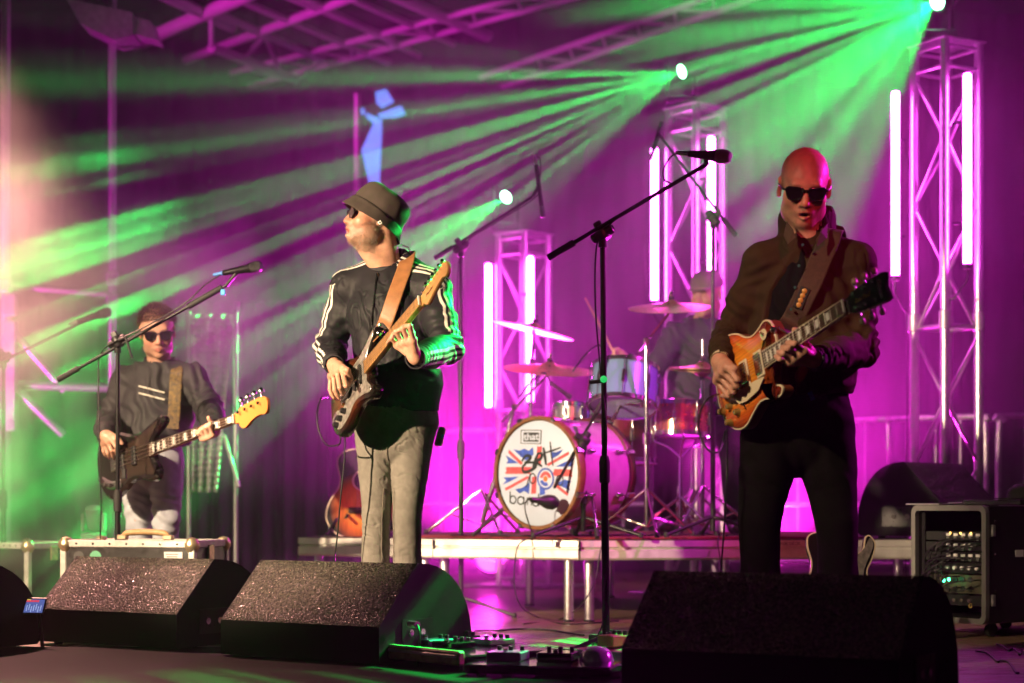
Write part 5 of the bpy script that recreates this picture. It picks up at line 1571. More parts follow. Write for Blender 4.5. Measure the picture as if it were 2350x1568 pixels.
def place_guitar(bpx, npx, db, L, hint):
    B = P(*bpx, db)
    best = None
    for i in range(2000):
        dn = db - 0.0 - 0.0005 * i
        Nn = P(*npx, dn)
        if (Nn - B).length >= L: best = Nn; break
    k = (best - B).normalized() if best is not None else (P(*npx, db) - B).normalized()
    n = Vector(hint); n = (n - k * n.dot(k)).normalized(); tt = n.cross(k)
    return basis(B, k, tt, n)

STRAT = [(-0.135, 0.0), (-0.128, 0.07), (-0.09, 0.135), (-0.03, 0.16), (0.04, 0.145), (0.09, 0.118), (0.14, 0.108), (0.19, 0.122), (0.245, 0.148), (0.285, 0.140), (0.285, 0.108), (0.238, 0.075), (0.208, 0.036),
         (0.206, -0.03), (0.20, -0.05), (0.215, -0.078), (0.238, -0.105), (0.235, -0.132), (0.2, -0.142), (0.15, -0.12), (0.1, -0.108), (0.05, -0.122), (0, -0.15), (-0.06, -0.157), (-0.11, -0.12), (-0.133, -0.055)]
def strat(M, label):
    t = None
    with frame(M):
        t = thing('electric_guitar', label, 'guitar', (-0.13, 0, 0))
        L = 0.648
        out = spline2(STRAT, 6)
        plate('body', out, -0.045, 0, burst_mat('dark_sunburst', (0.20, 0.06, 0.015), (0.05, 0.012, 0.006), (0.008, 0.006, 0.005), (0.03, 0), (0.2, 0.17), (0.3, 0.7, 0.95)), t,
              rings=[(0.014, -0.045), (0.004, -0.041), (0.0, -0.033), (0.0, -0.012), (0.004, -0.003), (0.013, 0.0)])
        pg = spline2([(-0.105, -0.05), (-0.095, -0.1), (-0.05, -0.132), (0.02, -0.12), (0.08, -0.088), (0.15, -0.098), (0.205, -0.118), (0.218, -0.1), (0.19, -0.06), (0.19, -0.03), (0.19, 0.03), (0.215, 0.07), (0.262, 0.11), (0.262, 0.132), (0.2, 0.104), (0.14, 0.085), (0.08, 0.078), (0.03, 0.072), (0.02, 0.03), (0.018, -0.03), (-0.03, -0.055), (-0.07, -0.035)], 5)
        pgo = plate('pickguard', pg, 0.0005, 0.003, pearl, t, rings=[(0, 0.0005), (0, 0.002), (0.0015, 0.0032)])
        for x, y in ((-0.09, -0.07), (-0.03, -0.12), (0.08, -0.083), (0.21, -0.105), (0.19, 0.05), (0.25, 0.118), (0.14, 0.08), (0.04, 0.068)):
            bar('screw', (x, y, 0.003), (x, y, 0.0042), 0.003, chrome, pgo, 8)
        for x, rot in ((0.045, -14), (0.095, 0), (0.145, 0)):
            with frame(T(x, 0, 0) @ RZ(rot)):
                pk = plate('pickup', spline2([(-0.009, -0.036), (0.009, -0.036), (0.009, 0.036), (-0.009, 0.036)], 5), 0.003, 0.011, black_plastic, t)
                for k in range(6):
                    bar('pole_piece', (0, -0.026 + 0.0104 * k, 0.011), (0, -0.026 + 0.0104 * k, 0.0125), 0.0025, chrome, pk, 8)
        br = box('bridge', (0.0, 0, 0.005), (0.045, 0.085, 0.008), chrome, t, 0.002)
        for k in range(6):
            box('saddle', (-0.004, -0.026 + 0.0104 * k, 0.013), (0.022, 0.009, 0.008), chrome, br, 0.002)
        tube('tremolo_arm', [(0.0, -0.045, 0.012), (0.02, -0.055, 0.03), (0.09, -0.05, 0.035), (0.16, -0.045, 0.034)], 0.0028, chrome, t, n=8)
        for x, y in ((-0.005, -0.078), (-0.042, -0.09), (-0.075, -0.102)):
            lathe('knob', [(0, 0.022), (0.009, 0.022), (0.0105, 0.019), (0.0125, 0.006), (0.014, 0.003)], black_plastic, t, n=16, M=T(x, y, 0))
        tube('jack_plate', [(-0.075, -0.045, 0.001), (-0.095, -0.06, 0.004), (-0.112, -0.075, 0.001)], 1.0, chrome, t, n=8, flat=(0.013, 0.003))
        neck_parts(t, L, 0.19, 21, 0.042, 0.056, maple, maple_back, 6, 0.052, 'dot')
        hs = [(0.645, -0.021), (0.665, -0.022), (0.675, -0.034), (0.69, -0.042), (0.71, -0.036), (0.735, -0.026), (0.78, -0.012), (0.81, -0.006), (0.832, -0.016), (0.85, -0.006), (0.856, 0.02), (0.845, 0.045), (0.825, 0.052), (0.80, 0.046), (0.70, 0.036), (0.665, 0.024), (0.645, 0.021)]
        h = plate('headstock', spline2(hs, 5), -0.012, 0.003, maple, t, rings=[(0.001, -0.012), (0, -0.010), (0, 0.001), (0.001, 0.003)])
        for k in range(6):
            x = 0.678 + 0.026 * k; y = 0.018 + 0.0026 * k
            bar('tuner_post', (x, y, 0.002), (x, y, 0.016), 0.0042, chrome, h, 10)
            bar('tuner_shaft', (x, y + 0.012, -0.006), (x, y + 0.032, -0.006), 0.003, chrome, h, 8)
            lathe('tuner_button', [(0, 0), (0.008, 0.002), (0.009, 0.01), (0.006, 0.016), (0, 0.017)], chrome, h, n=10, M=T(x, y + 0.032, -0.006) @ RX(-90))
        text('headstock_lettering', 'Fender', 0.019, mat('decal_dark', (0.06, 0.03, 0.015), 0.4), h, T(0.715, 0.0, 0.0034) @ RZ(6), shear=0.2)
        bar('strap_button', (0.27, 0.135, -0.02), (0.29, 0.155, -0.02), 0.006, chrome, t, 10)
    return t

LP = [(-0.165, 0), (-0.156, 0.075), (-0.112, 0.138), (-0.05, 0.165), (0.012, 0.152), (0.06, 0.122), (0.10, 0.111), (0.14, 0.119), (0.18, 0.132), (0.214, 0.116), (0.23, 0.075), (0.226, 0.036), (0.20, 0.028), (0.172, -0.03), (0.158, -0.055), (0.168, -0.085), (0.202, -0.1), (0.214, -0.116), (0.196, -0.134), (0.15, -0.13), (0.11, -0.117), (0.07, -0.117), (0.03, -0.135), (-0.03, -0.163), (-0.09, -0.155), (-0.14, -0.112), (-0.162, -0.05)]
def lespaul(M, label):
    with frame(M):
        t = thing('electric_guitar', label, 'guitar', (-0.16, 0, 0))
        L = 0.628
        out = spline2(LP, 6)
        top = burst_mat('cherry_sunburst', (0.85, 0.30, 0.03), (0.62, 0.10, 0.015), (0.16, 0.018, 0.008), (0.0, 0.0), (0.235, 0.185), (0.35, 0.72, 0.98), 0.18)
        plate('body', out, -0.05, -0.008, mahogany, t, rings=[(0.006, -0.052), (0.0, -0.047), (0.0, -0.009)])
        plate('carved_top', out, -0.008, 0.004, top, t, rings=[(0.0022, -0.0085), (0.0022, -0.006), (0.012, -0.003), (0.03, 0.001), (0.05, 0.003)], auto=80)
        n = len(out); oo = list(out)
        if area2(oo) < 0: oo.reverse()
        ii = inset2(oo, 0.0042)
        v = [(x, y, -0.012) for x, y in inset2(oo, -0.0008)] + [(x, y, -0.0052) for x, y in inset2(oo, -0.0008)] + [(x, y, -0.0045) for x, y in ii]
        f = [(i, (i + 1) % n, n + (i + 1) % n, n + i) for i in range(n)] + [(n + i, n + (i + 1) % n, 2 * n + (i + 1) % n, 2 * n + i) for i in range(n)]
        mesh('binding', v, f, cream, t, auto=40)
        for x in (0.038, 0.128):
            box('pickup_ring', (x, 0, 0.007), (0.045, 0.09, 0.007), cream, t, 0.002)
            pk = box('pickup', (x, 0, 0.013), (0.036, 0.07, 0.008), chrome, t, 0.002)
            for k in range(6):
                bar('pole_piece', (x + 0.009, -0.025 + 0.01 * k, 0.017), (x + 0.009, -0.025 + 0.01 * k, 0.0182), 0.0025, gold, pk, 8)
        br = box('bridge', (0.0, 0, 0.014), (0.012, 0.084, 0.01), chrome, t, 0.002)
        for k in range(6):
            box('saddle', (0.0, -0.026 + 0.0104 * k, 0.02), (0.006, 0.005, 0.004), chrome, br)
        for s in (-1, 1):
            bar('bridge_post', (0, s * 0.037, 0.003), (0, s * 0.037, 0.018), 0.005, chrome, t, 10)
            bar('stop_post', (-0.045, s * 0.04, 0.003), (-0.045, s * 0.04, 0.016), 0.007, chrome, t, 10)
        box('tailpiece', (-0.045, 0, 0.012), (0.014, 0.1, 0.012), chrome, t, 0.004)
        plate('pickguard', [(-0.04, -0.052), (-0.035, -0.07), (-0.015, -0.09), (0.03, -0.095), (0.105, -0.085), (0.155, -0.052), (0.1, -0.048), (0.02, -0.046)], 0.012, 0.0145, cream, t)
        bar('guard_bracket', (0.0, -0.09, 0.012), (0.0, -0.115, 0.0), 0.003, chrome, t, 8)
        for x, y in ((-0.045, -0.108), (-0.085, -0.075), (-0.105, -0.125), (-0.135, -0.075)):
            lathe('knob', [(0, 0.02), (0.008, 0.02), (0.0095, 0.018), (0.0105, 0.013), (0.0135, 0.005), (0.0145, 0.001), (0.0145, -0.004)], gold, t, n=18, M=T(x, y, 0.002))
            lathe('knob_cap', [(0, 0.0), (0.005, 0.0)], mat('knob_top', (0.75, 0.65, 0.4), 0.2, 0.9), t, n=12, M=T(x, y, 0.0225))
        lathe('switch_plate', [(0, 0.002), (0.018, 0.002), (0.019, 0.0)], cream, t, n=20, M=T(0.175, 0.085, 0.0015))
        bar('switch', (0.175, 0.085, 0.004), (0.183, 0.092, 0.02), 0.003, cream, t, 8)
        bar('switch_ring', (0.175, 0.085, 0.0035), (0.175, 0.085, 0.008), 0.007, chrome, t, 10)
        neck_parts(t, L, 0.165, 22, 0.043, 0.057, rosewood, mahogany, 6, 0.052, 'trapezoid', z_top=0.017)
        for s in (-1, 1):
            plate('neck_binding', [(0.165, s * 0.0285), (L, s * 0.0215), (L, s * 0.023), (0.165, s * 0.030)], 0.0105, 0.0165, cream, t)
        hs = [(0.628, -0.022), (0.64, -0.023), (0.66, -0.034), (0.72, -0.042), (0.79, -0.045), (0.805, -0.042), (0.80, -0.02), (0.795, 0.0), (0.80, 0.02), (0.805, 0.042), (0.79, 0.045), (0.72, 0.042), (0.66, 0.034), (0.64, 0.023), (0.628, 0.022)]
        with frame(T(0.628, 0, 0) @ RY(10) @ T(-0.628, 0, 0)):
            h = plate('headstock', hs, -0.008, 0.008, black_lacquer, t)
            for k in range(3):
                x = 0.672 + 0.042 * k
                for s in (-1, 1):
                    y = s * (0.022 + 0.0035 * k)
                    bar('tuner_post', (x, y, 0.008), (x, y, 0.02), 0.0055, chrome, h, 12)
                    bar('tuner_shaft', (x, s * 0.036, -0.003), (x, s * 0.055, -0.003), 0.003, chrome, h, 8)
                    lathe('tuner_button', [(0, 0), (0.0075, 0.002), (0.0095, 0.011), (0.0065, 0.02), (0, 0.022)], cream, h, n=10, M=T(x, s * 0.055, -0.003) @ RX(-90 * s))
            text('headstock_lettering', 'Gibson', 0.021, inlay, h, T(0.775, 0.0, 0.0085) @ RZ(-90), shear=0.15)
            text('headstock_lettering', 'Les Paul', 0.019, gold, h, T(0.70, 0.0, 0.0085), shear=0.35)
        lathe('strap_button', [(0.004, 0), (0.004, 0.012), (0.008, 0.014), (0.008, 0.018), (0, 0.02)], chrome, t, n=12, M=T(0.22, 0.075, -0.03) @ RX(-70))
    return t

BASS = [(-0.16, 0.0), (-0.15, 0.08), (-0.10, 0.14), (-0.03, 0.155), (0.05, 0.135), (0.11, 0.11), (0.18, 0.105), (0.25, 0.125), (0.33, 0.15), (0.365, 0.135), (0.36, 0.105), (0.30, 0.07), (0.27, 0.035), (0.27, -0.035), (0.28, -0.06), (0.30, -0.1), (0.285, -0.135), (0.23, -0.14), (0.15, -0.11), (0.09, -0.11), (0.03, -0.14), (-0.05, -0.165), (-0.11, -0.135), (-0.15, -0.07)]
def bass(M, label):
    with frame(M):
        t = thing('bass_guitar', label, 'bass guitar', (-0.15, 0, 0))
        L = 0.864
        plate('body', spline2(BASS, 6), -0.045, 0, black_lacquer, t, rings=[(0.013, -0.045), (0.0, -0.035), (0.0, -0.01), (0.012, 0.0)])
        plate('pickguard', spline2([(0.02, -0.05), (0.0, -0.11), (0.1, -0.09), (0.2, -0.1), (0.28, -0.115), (0.25, -0.04), (0.25, 0.04), (0.33, 0.12), (0.25, 0.1), (0.15, 0.075), (0.06, 0.06), (0.04, 0.0)], 5), 0.0, 0.003, mat('dark_guard', (0.03, 0.02, 0.015), 0.2, coat=0.6), t)
        for x in (0.05, 0.14):
            box('pickup', (x, 0, 0.008), (0.03, 0.09, 0.014), black_plastic, t, 0.004)
        box('bridge', (-0.01, 0, 0.007), (0.05, 0.08, 0.012), chrome, t, 0.003)
        for x, y in ((-0.05, -0.1), (-0.09, -0.09), (-0.12, -0.06)):
            lathe('knob', [(0, 0.018), (0.009, 0.018), (0.011, 0.002)], chrome, t, n=14, M=T(x, y, 0))
        tube('control_plate', [(0.03, -0.105, 0.004), (-0.05, -0.1, 0.004), (-0.12, -0.06, 0.004)], 1.0, chrome, t, n=8, flat=(0.02, 0.002))
        neck_parts(t, L, 0.25, 20, 0.040, 0.062, rosewood, maple_back, 4, 0.06, 'block')
        hs = [(0.862, -0.02), (0.885, -0.022), (0.90, -0.045), (0.925, -0.055), (0.95, -0.045), (0.98, -0.03), (1.03, -0.02), (1.06, -0.025), (1.08, -0.01), (1.085, 0.025), (1.07, 0.05), (1.03, 0.055), (0.92, 0.045), (0.885, 0.028), (0.862, 0.02)]
        h = plate('headstock', spline2(hs, 5), -0.013, 0.003, mat('orange_maple', (0.55, 0.2, 0.05), 0.3, coat=0.4), t)
        for k in range(4):
            x = 0.905 + 0.045 * k; y = 0.018 + 0.003 * k
            bar('tuner_post', (x, y, 0.003), (x, y, 0.02), 0.007, chrome, h, 12)
            bar('tuner_shaft', (x, y + 0.02, -0.006), (x, y + 0.05, -0.006), 0.004, chrome, h, 8)
            lathe('tuner_button', [(0, 0), (0.013, 0.003), (0.014, 0.01), (0.008, 0.022), (0, 0.024)], chrome, h, n=12, M=T(x, y + 0.05, -0.006) @ RX(-90))
    return t

def acoustic(M, label):
    half = [(-0.155, 0.0), (-0.15, 0.08), (-0.12, 0.15), (-0.06, 0.192), (0.0, 0.195), (0.06, 0.175), (0.12, 0.137), (0.16, 0.125), (0.20, 0.13), (0.26, 0.143), (0.305, 0.13), (0.335, 0.085), (0.345, 0.0)]
    out = spline2(half + [(x, -y) for x, y in half[-2:0:-1]], 6)
    with frame(M):
        t = thing('acoustic_guitar', label, 'guitar', (-0.15, 0, 0))
        top = burst_mat('amber_sunburst', (0.80, 0.33, 0.05), (0.55, 0.12, 0.02), (0.02, 0.015, 0.02), (0.02, 0), (0.22, 0.20), (0.3, 0.62, 0.9), 0.25)
        plate('body', out, -0.10, 0.0, mat('dark_back_wood', (0.06, 0.02, 0.012), 0.3, coat=0.5), t, rings=[(0.004, -0.1), (0, -0.097), (0, -0.003)])
        plate('soundboard', inset2(out if area2(out) > 0 else out[::-1], 0.004), -0.003, 0.001, top, t)
        oo = out if area2(out) > 0 else out[::-1]; n = len(oo); ii = inset2(oo, 0.0055); ee = inset2(oo, -0.0008)
        v = [(x, y, -0.01) for x, y in ee] + [(x, y, 0.0015) for x, y in ee] + [(x, y, 0.0018) for x, y in ii]
        mesh('binding', v, [(i, (i + 1) % n, n + (i + 1) % n, n + i) for i in range(n)] + [(n + i, n + (i + 1) % n, 2 * n + (i + 1) % n, 2 * n + i) for i in range(n)], cream, t)
        lathe('sound_hole', [(0, 0.0014), (0.048, 0.0014)], rubber, t, n=32, M=T(0.165, 0, 0))
        lathe('rosette', [(0.05, 0.0016), (0.058, 0.0018), (0.058, 0.0015)], cream, t, n=32, M=T(0.165, 0, 0))
        plate('pickguard', spline2([(0.15, -0.055), (0.12, -0.1), (0.05, -0.11), (0.06, -0.06), (0.11, -0.045)], 5), 0.0012, 0.0025, mat('red_guard', (0.25, 0.02, 0.02), 0.2, coat=0.5), t)
        box('bridge', (0, 0, 0.006), (0.035, 0.15, 0.009), rosewood, t, 0.003)
        neck_parts(t, 0.645, 0.225, 20, 0.044, 0.056, rosewood, mahogany, 6, 0.055, 'dot', z_top=0.012)
        h = plate('headstock', [(0.645, -0.022), (0.67, -0.032), (0.83, -0.038), (0.83, 0.038), (0.67, 0.032), (0.645, 0.022)], -0.012, 0.004, black_lacquer, t)
        for k in range(3):
            for s in (-1, 1):
                lathe('tuner_button', [(0, 0), (0.008, 0.002), (0.009, 0.012), (0, 0.018)], chrome, h, n=10, M=T(0.69 + 0.05 * k, s * 0.045, -0.004) @ RX(-90 * s))
    return t

TELE = [(-0.145, 0.0), (-0.14, 0.07), (-0.10, 0.135), (-0.04, 0.16), (0.03, 0.145), (0.08, 0.118), (0.13, 0.112), (0.19, 0.128), (0.235, 0.125), (0.255, 0.085), (0.25, 0.035), (0.2, 0.03), (0.175, -0.03), (0.165, -0.06), (0.185, -0.095), (0.235, -0.105), (0.245, -0.125), (0.21, -0.148), (0.15, -0.135), (0.10, -0.115), (0.05, -0.125), (0, -0.15), (-0.06, -0.16), (-0.11, -0.13), (-0.14, -0.07)]
def spare_guitar(M, label):
    with frame(M):
        t = thing('electric_guitar', label, 'guitar', (-0.14, 0, 0))
        out = spline2(TELE, 6)
        plate('body', out, -0.045, 0, black_lacquer, t, rings=[(0.003, -0.045), (0, -0.042), (0, -0.003), (0.004, 0.0)])
        oo = out if area2(out) > 0 else out[::-1]; n = len(oo); ii = inset2(oo, 0.005); ee = inset2(oo, -0.0008)
        v = [(x, y, -0.012) for x, y in ee] + [(x, y, 0.0) for x, y in ee] + [(x, y, 0.0012) for x, y in ii]
        mesh('binding', v, [(i, (i + 1) % n, n + (i + 1) % n, n + i) for i in range(n)] + [(n + i, n + (i + 1) % n, 2 * n + (i + 1) % n, 2 * n + i) for i in range(n)], cream, t)
        plate('pickguard', spline2([(0.02, -0.05), (0.03, -0.1), (0.1, -0.1), (0.2, -0.138), (0.235, -0.125), (0.19, -0.1), (0.16, -0.06), (0.18, 0.0), (0.18, 0.06), (0.1, 0.06), (0.04, 0.03)], 5), 0.0005, 0.003, pearl, t)
        box('bridge', (0, 0, 0.006), (0.07, 0.08, 0.01), chrome, t, 0.002)
        for x in (0.05, 0.14): box('pickup', (x, 0, 0.008), (0.03, 0.075, 0.012), chrome, t, 0.003)
        for x in (-0.03, -0.07): lathe('knob', [(0, 0.018), (0.009, 0.018), (0.01, 0.0)], chrome, t, n=14, M=T(x, -0.1, 0))
        neck_parts(t, 0.648, 0.185, 21, 0.042, 0.056, maple, maple_back, 6, 0.052, 'dot')
        h = plate('headstock', spline2([(0.645, -0.021), (0.67, -0.024), (0.69, -0.034), (0.76, -0.02), (0.83, -0.014), (0.845, 0.01), (0.835, 0.04), (0.70, 0.036), (0.665, 0.024), (0.645, 0.021)], 5), -0.012, 0.003, maple, t)
        for k in range(6): bar('tuner_post', (0.68 + 0.026 * k, 0.02, 0.002), (0.68 + 0.026 * k, 0.02, 0.016), 0.0042, chrome, h, 8)
    return t

def guitar_stand(c, yaw, label, h=0.62):
    t = thing('guitar_stand', label, 'guitar stand', c, 'guitar stands')
    with frame(Matrix.Translation(c) @ RZ(yaw)):
        for s in (-1, 1):
            bar('leg', (0, 0.14, 0.3), (s * 0.19, -0.06, 0.01), 0.009, black_metal, t, 10)
            bar('yoke_arm', (s * 0.08, 0.04, 0.12), (s * 0.08, -0.1, 0.1), 0.008, rubber, t, 10)
        bar('rear_leg', (0, 0.14, 0.3), (0, 0.27, 0.01), 0.009, black_metal, t, 10)
        bar('mast', (0, 0.14, 0.3), (0, 0.19, h), 0.008, black_metal, t, 10)
        bar('yoke_bar', (-0.08, 0.04, 0.12), (0.08, 0.04, 0.12), 0.009, black_metal, t, 10); bar('yoke_strut', (0, 0.04, 0.12), (0, 0.14, 0.3), 0.009, black_metal, t, 10)
    return t
# acoustic guitar on the left end of the riser
g0 = P(832, 1172, 9.85)
acoustic(basis(g0, Vector((0.02, 0.2, 0.98)).normalized(), Vector((-0.98, -0.16, 0.05)).normalized(), Vector((0.98 * 0, -0.98, 0.2)).normalized()) if False else
         basis(g0, Vector((0.0, 0.2, 0.98)), Vector((-1, 0, 0)), Vector((0, -0.98, 0.2))), 'sunburst acoustic guitar on the left end of the riser behind grey jeans')
guitar_stand((g0.x, g0.y - 0.0, RH + 0.001), 0, 'small black stand under the acoustic guitar', 0.45)
# spare electric guitar behind the bald guitarist
k_ = Vector((0.03, 0.16, 0.987)).normalized(); n_ = Vector((0, -1, 0.16)); n_ = (n_ - k_ * n_.dot(k_)).normalized()
g1 = P(1925, 1330, 7.35); g1.z = 0.455 - 0.245
spare_guitar(basis(g1, k_, n_.cross(k_), n_), 'black electric guitar with pearl guard on a stand behind the bald man')
guitar_stand((g1.x, g1.y + 0.02, 0.001), 0, 'low black stand behind the legs of the bald guitarist', 0.55)

SG = place_guitar((792, 905), (968, 692), 7.20, 0.648, (-0.84, -0.50, 0.20))
LG = place_guitar((1700, 866), (1945, 704), 6.14, 0.628, (-0.62, -0.74, 0.10))
BG = place_guitar((268, 1062), (540, 962), 8.62, 0.864, (-0.55, -0.82, 0.10))
strat(SG, 'dark electric guitar with pearl pickguard and maple neck played by the bucket hat man')
lespaul(LG, 'cherry sunburst electric guitar with gold knobs played by the bald man')
bass(BG, 'black bass guitar with orange headstock and block inlays held by the bassist')
# ------------------------------------------------------------------ people
def GP(M, px, py, h):
    """point on the guitar plane (lifted h along its normal) under a photo pixel"""
    o = M.translation; n = M.to_3x3().col[2]; p0 = o + n * h
    c = Vector((0, 0, CAMZ)); d = (P(px, py, 1.0) - c)
    return c + d * ((p0 - c).dot(n) / d.dot(n))

def head_frame(c, fwd, roll=0.0):
    f = Vector(fwd).normalized(); up = Vector((0, 0, 1)); x = f.cross(up).normalized(); u = x.cross(f).normalized()
    M = basis(c, x, f, u)
    return M @ Matrix.Rotation(math.radians(roll), 4, 'Y')

def add_head(F, M, s=1.0, mouth=0.0, jaw=1.0):
    def H(x, y, z): return M @ Vector((x * s, y * s, z * s))
    R = M.to_3x3().to_4x4()
    def E(c, r, k=0.02, op='add', rot=None):
        MM = Matrix.Translation(H(*c)) @ R
        if rot is not None: MM = MM @ rot
        F.ell(MM, tuple(q * s for q in r), k * s, op)
    E((0, -0.016, 0.036), (0.0765, 0.098, 0.086), 0.0)
    E((0, 0.036, -0.018), (0.060, 0.062, 0.085), 0.03)
    E((0, 0.030, -0.066), (0.054 * jaw, 0.058, 0.046), 0.03)
    E((0, 0.074, -0.100), (0.024 * jaw, 0.020, 0.020), 0.025)
    for q in (-1, 1):
        E((q * 0.042, 0.058, -0.028), (0.024, 0.026, 0.024), 0.025)
        E((q * 0.048, 0.012, -0.075), (0.018, 0.035, 0.028), 0.03)
    F.cone(H(-0.034, 0.085, 0.020), H(0.034, 0.085, 0.020), 0.013 * s, 0.013 * s, 0.02 * s)
    for q in (-1, 1):
        E((q * 0.032, 0.098, 0.0), (0.019, 0.014, 0.012), 0.014, 'sub')
        E((q * 0.032, 0.080, -0.001), (0.0135, 0.0135, 0.0125), 0.004)
    F.cone(H(0, 0.090, 0.008), H(0, 0.113, -0.034), 0.008 * s, 0.0125 * s, 0.014 * s)
    for q in (-1, 1):
        E((q * 0.014, 0.100, -0.039), (0.009, 0.010, 0.008), 0.008)
        E((q * 0.008, 0.106, -0.047), (0.004, 0.005, 0.003), 0.004, 'sub')
    mo = mouth
    E((0, 0.090, -0.064), (0.026, 0.016, 0.012 + mo * 0.3), 0.016)
    F.chain([H(-0.021, 0.091, -0.066), H(-0.007, 0.102, -0.062), H(0.007, 0.102, -0.062), H(0.021, 0.091, -0.066)], [0.0035 * s, 0.0062 * s, 0.0062 * s, 0.0035 * s], 0.005 * s)
    F.chain([H(-0.020, 0.090, -0.070 - mo * 0.5), H(0, 0.101, -0.076 - mo), H(0.020, 0.090, -0.070 - mo * 0.5)], [0.004 * s, 0.0075 * s, 0.004 * s], 0.005 * s)
    if mo > 0:
        E((0, 0.100, -0.069 - mo * 0.5), (0.015, 0.022, 0.003 + mo * 0.55), 0.004, 'sub')
    for q in (-1, 1):
        rot = Matrix.Rotation(q * math.radians(-24), 4, 'Z') @ Matrix.Rotation(math.radians(-10), 4, 'X')
        E((q * 0.080, -0.012, -0.004), (0.0085, 0.019, 0.032), 0.010, 'add', rot)
        E((q * 0.089, -0.006, 0.002), (0.006, 0.011, 0.019), 0.006, 'sub', rot)
        E((q * 0.079, -0.006, -0.030), (0.007, 0.009, 0.010), 0.008)

def add_hand(F, wrist, fingers, thumb, r=1.0):
    w_ = Vector(wrist)
    mcps = [Vector(f[0]) for f in fingers]
    for m_ in mcps:
        F.cone(w_.lerp(m_, 0.12), m_, 0.019 * r, 0.0125 * r, 0.016)
    for i in range(len(mcps) - 1):
        F.cone(mcps[i], mcps[i + 1], 0.012 * r, 0.012 * r, 0.012)
    for k, f in enumerate(fingers):
        a, b, c = [Vector(q) for q in f]
        dip = b.lerp(c, 0.52) + ((b - a).normalized() + (b - c).normalized()).normalized() * 0.003
        sc = (1.0, 1.04, 0.98, 0.88)[k] * r
        F.chain([a, b, dip, c], [0.0110 * sc, 0.0098 * sc, 0.0088 * sc, 0.0075 * sc], 0.004)
    a, b, c = [Vector(q) for q in thumb]
    F.cone(w_, a, 0.018 * r, 0.015 * r, 0.016)
    F.chain([a, b, c], [0.0145 * r, 0.0115 * r, 0.009 * r], 0.008)

def limits(pts, pad):
    a = np.array([tuple(p) for p in pts]); return a.min(0) - pad, a.max(0) + pad

def local_head(v, M, s):
    A = np.array(M.inverted(), np.float32)
    return (v @ A[:3, :3].T + A[:3, 3]) / s

def skin_material(name, base, lips, var=0.12):
    m = mat(name, base, 0.46, sss=0.10, bump=0.4, bscale=330, bdist=0.0012, rvar=0.14, vscale=60)
    N = m.node_tree.nodes; L = m.node_tree.links; b = N['Principled BSDF']
    at = N.new('ShaderNodeAttribute'); at.attribute_name = 'tint'
    nz = N.new('ShaderNodeTexNoise'); nz.inputs['Scale'].default_value = 45; nz.inputs['Detail'].default_value = 3
    tc = [n for n in N if n.type == 'TEX_COORD'][0]; L.new(tc.outputs['Object'], nz.inputs['Vector'])
    mr = N.new('ShaderNodeMapRange'); mr.inputs[3].default_value = 1 - var; mr.inputs[4].default_value = 1 + var; mr.inputs[1].default_value = 0.3; mr.inputs[2].default_value = 0.7
    L.new(nz.outputs['Fac'], mr.inputs[0])
    sc = N.new('ShaderNodeVectorMath'); sc.operation = 'SCALE'; L.new(at.outputs['Color'], sc.inputs[0]); L.new(mr.outputs[0], sc.inputs['Scale'])
    L.new(sc.outputs['Vector'], b.inputs['Base Color'])
    return m

def skin_tint(v, M, s, base, lip, stubble=0.0, brow=None, red=0.5):
    q = local_head(v, M, s)
    c = np.tile(np.array(base, np.float32), (len(v), 1))
    x, y, z = q[:, 0], q[:, 1], q[:, 2]
    near = (np.linalg.norm(q, axis=1) < 0.16)
    def blend(mask, col):
        m = np.clip(mask, 0, 1)[:, None]
        c[:] = c * (1 - m) + np.array(col, np.float32) * m
    rosy = np.exp(-(((np.abs(x) - 0.045) / 0.03) ** 2 + ((z + 0.03) / 0.03) ** 2)) * (y > 0.02) + np.exp(-((x / 0.015) ** 2 + ((z + 0.035) / 0.018) ** 2)) * (y > 0.09) + 0.6 * (np.abs(x) > 0.078)
    blend(rosy * red * near, (base[0] * 1.0, base[1] * 0.68, base[2] * 0.66))
    lipm = np.exp(-((x / 0.02) ** 4 + ((z + 0.070) / 0.012) ** 4)) * (y > 0.088) * near
    blend(lipm * 0.9, lip)
    inside = np.exp(-((x / 0.014) ** 4)) * (y < 0.094) * (y > 0.07) * (np.abs(z + 0.074) < 0.012) * near
    blend(inside * 0.9, (0.05, 0.01, 0.01))
    if brow is not None:
        bm = np.exp(-(((np.abs(x) - 0.032) / 0.019) ** 4 + ((z - 0.020) / 0.005) ** 2)) * (y > 0.06) * near
        blend(bm * 0.8, brow)
    if stubble > 0:
        bm = beard_mask(q)
        blend(bm * stubble, (0.16, 0.11, 0.08))
    return c

def beard_mask(q):
    x, y, z = q[:, 0], q[:, 1], q[:, 2]
    line = -0.040 + 0.55 * np.clip(0.062 - y, 0, 0.09)
    m = np.clip((line - z) / 0.010, 0, 1) * (z > -0.150) * (y > -0.022)
    m *= np.clip((y + 0.055 + (z + 0.02) * 0.1) / 0.03, 0, 1)
    lip = (np.abs(x) < 0.021) & (z > -0.100) & (z < -0.058) & (y > 0.082)
    m[lip] = 0
    mo = (np.abs(x) < 0.032) & (z > -0.060) & (z < -0.046) & (y > 0.075)
    m[mo] = np.maximum(m[mo], 0.9)
    return m

def garment(name, F, mat_, parent, wr=None, it=1, post=None):
    v, f = F.surface()
    v = relax(v, f, it, 0.5)
    if wr:
        n = normals(v, f)
        d = np.zeros(len(v), np.float32)
        for w_ in wr:
            d += w_(v)
        v = v + n * d[:, None]
    if post is not None: v = post(v)
    o = mesh(name, v.astype(np.float32), f, mat_, parent, smooth=True)
    return o, v, f

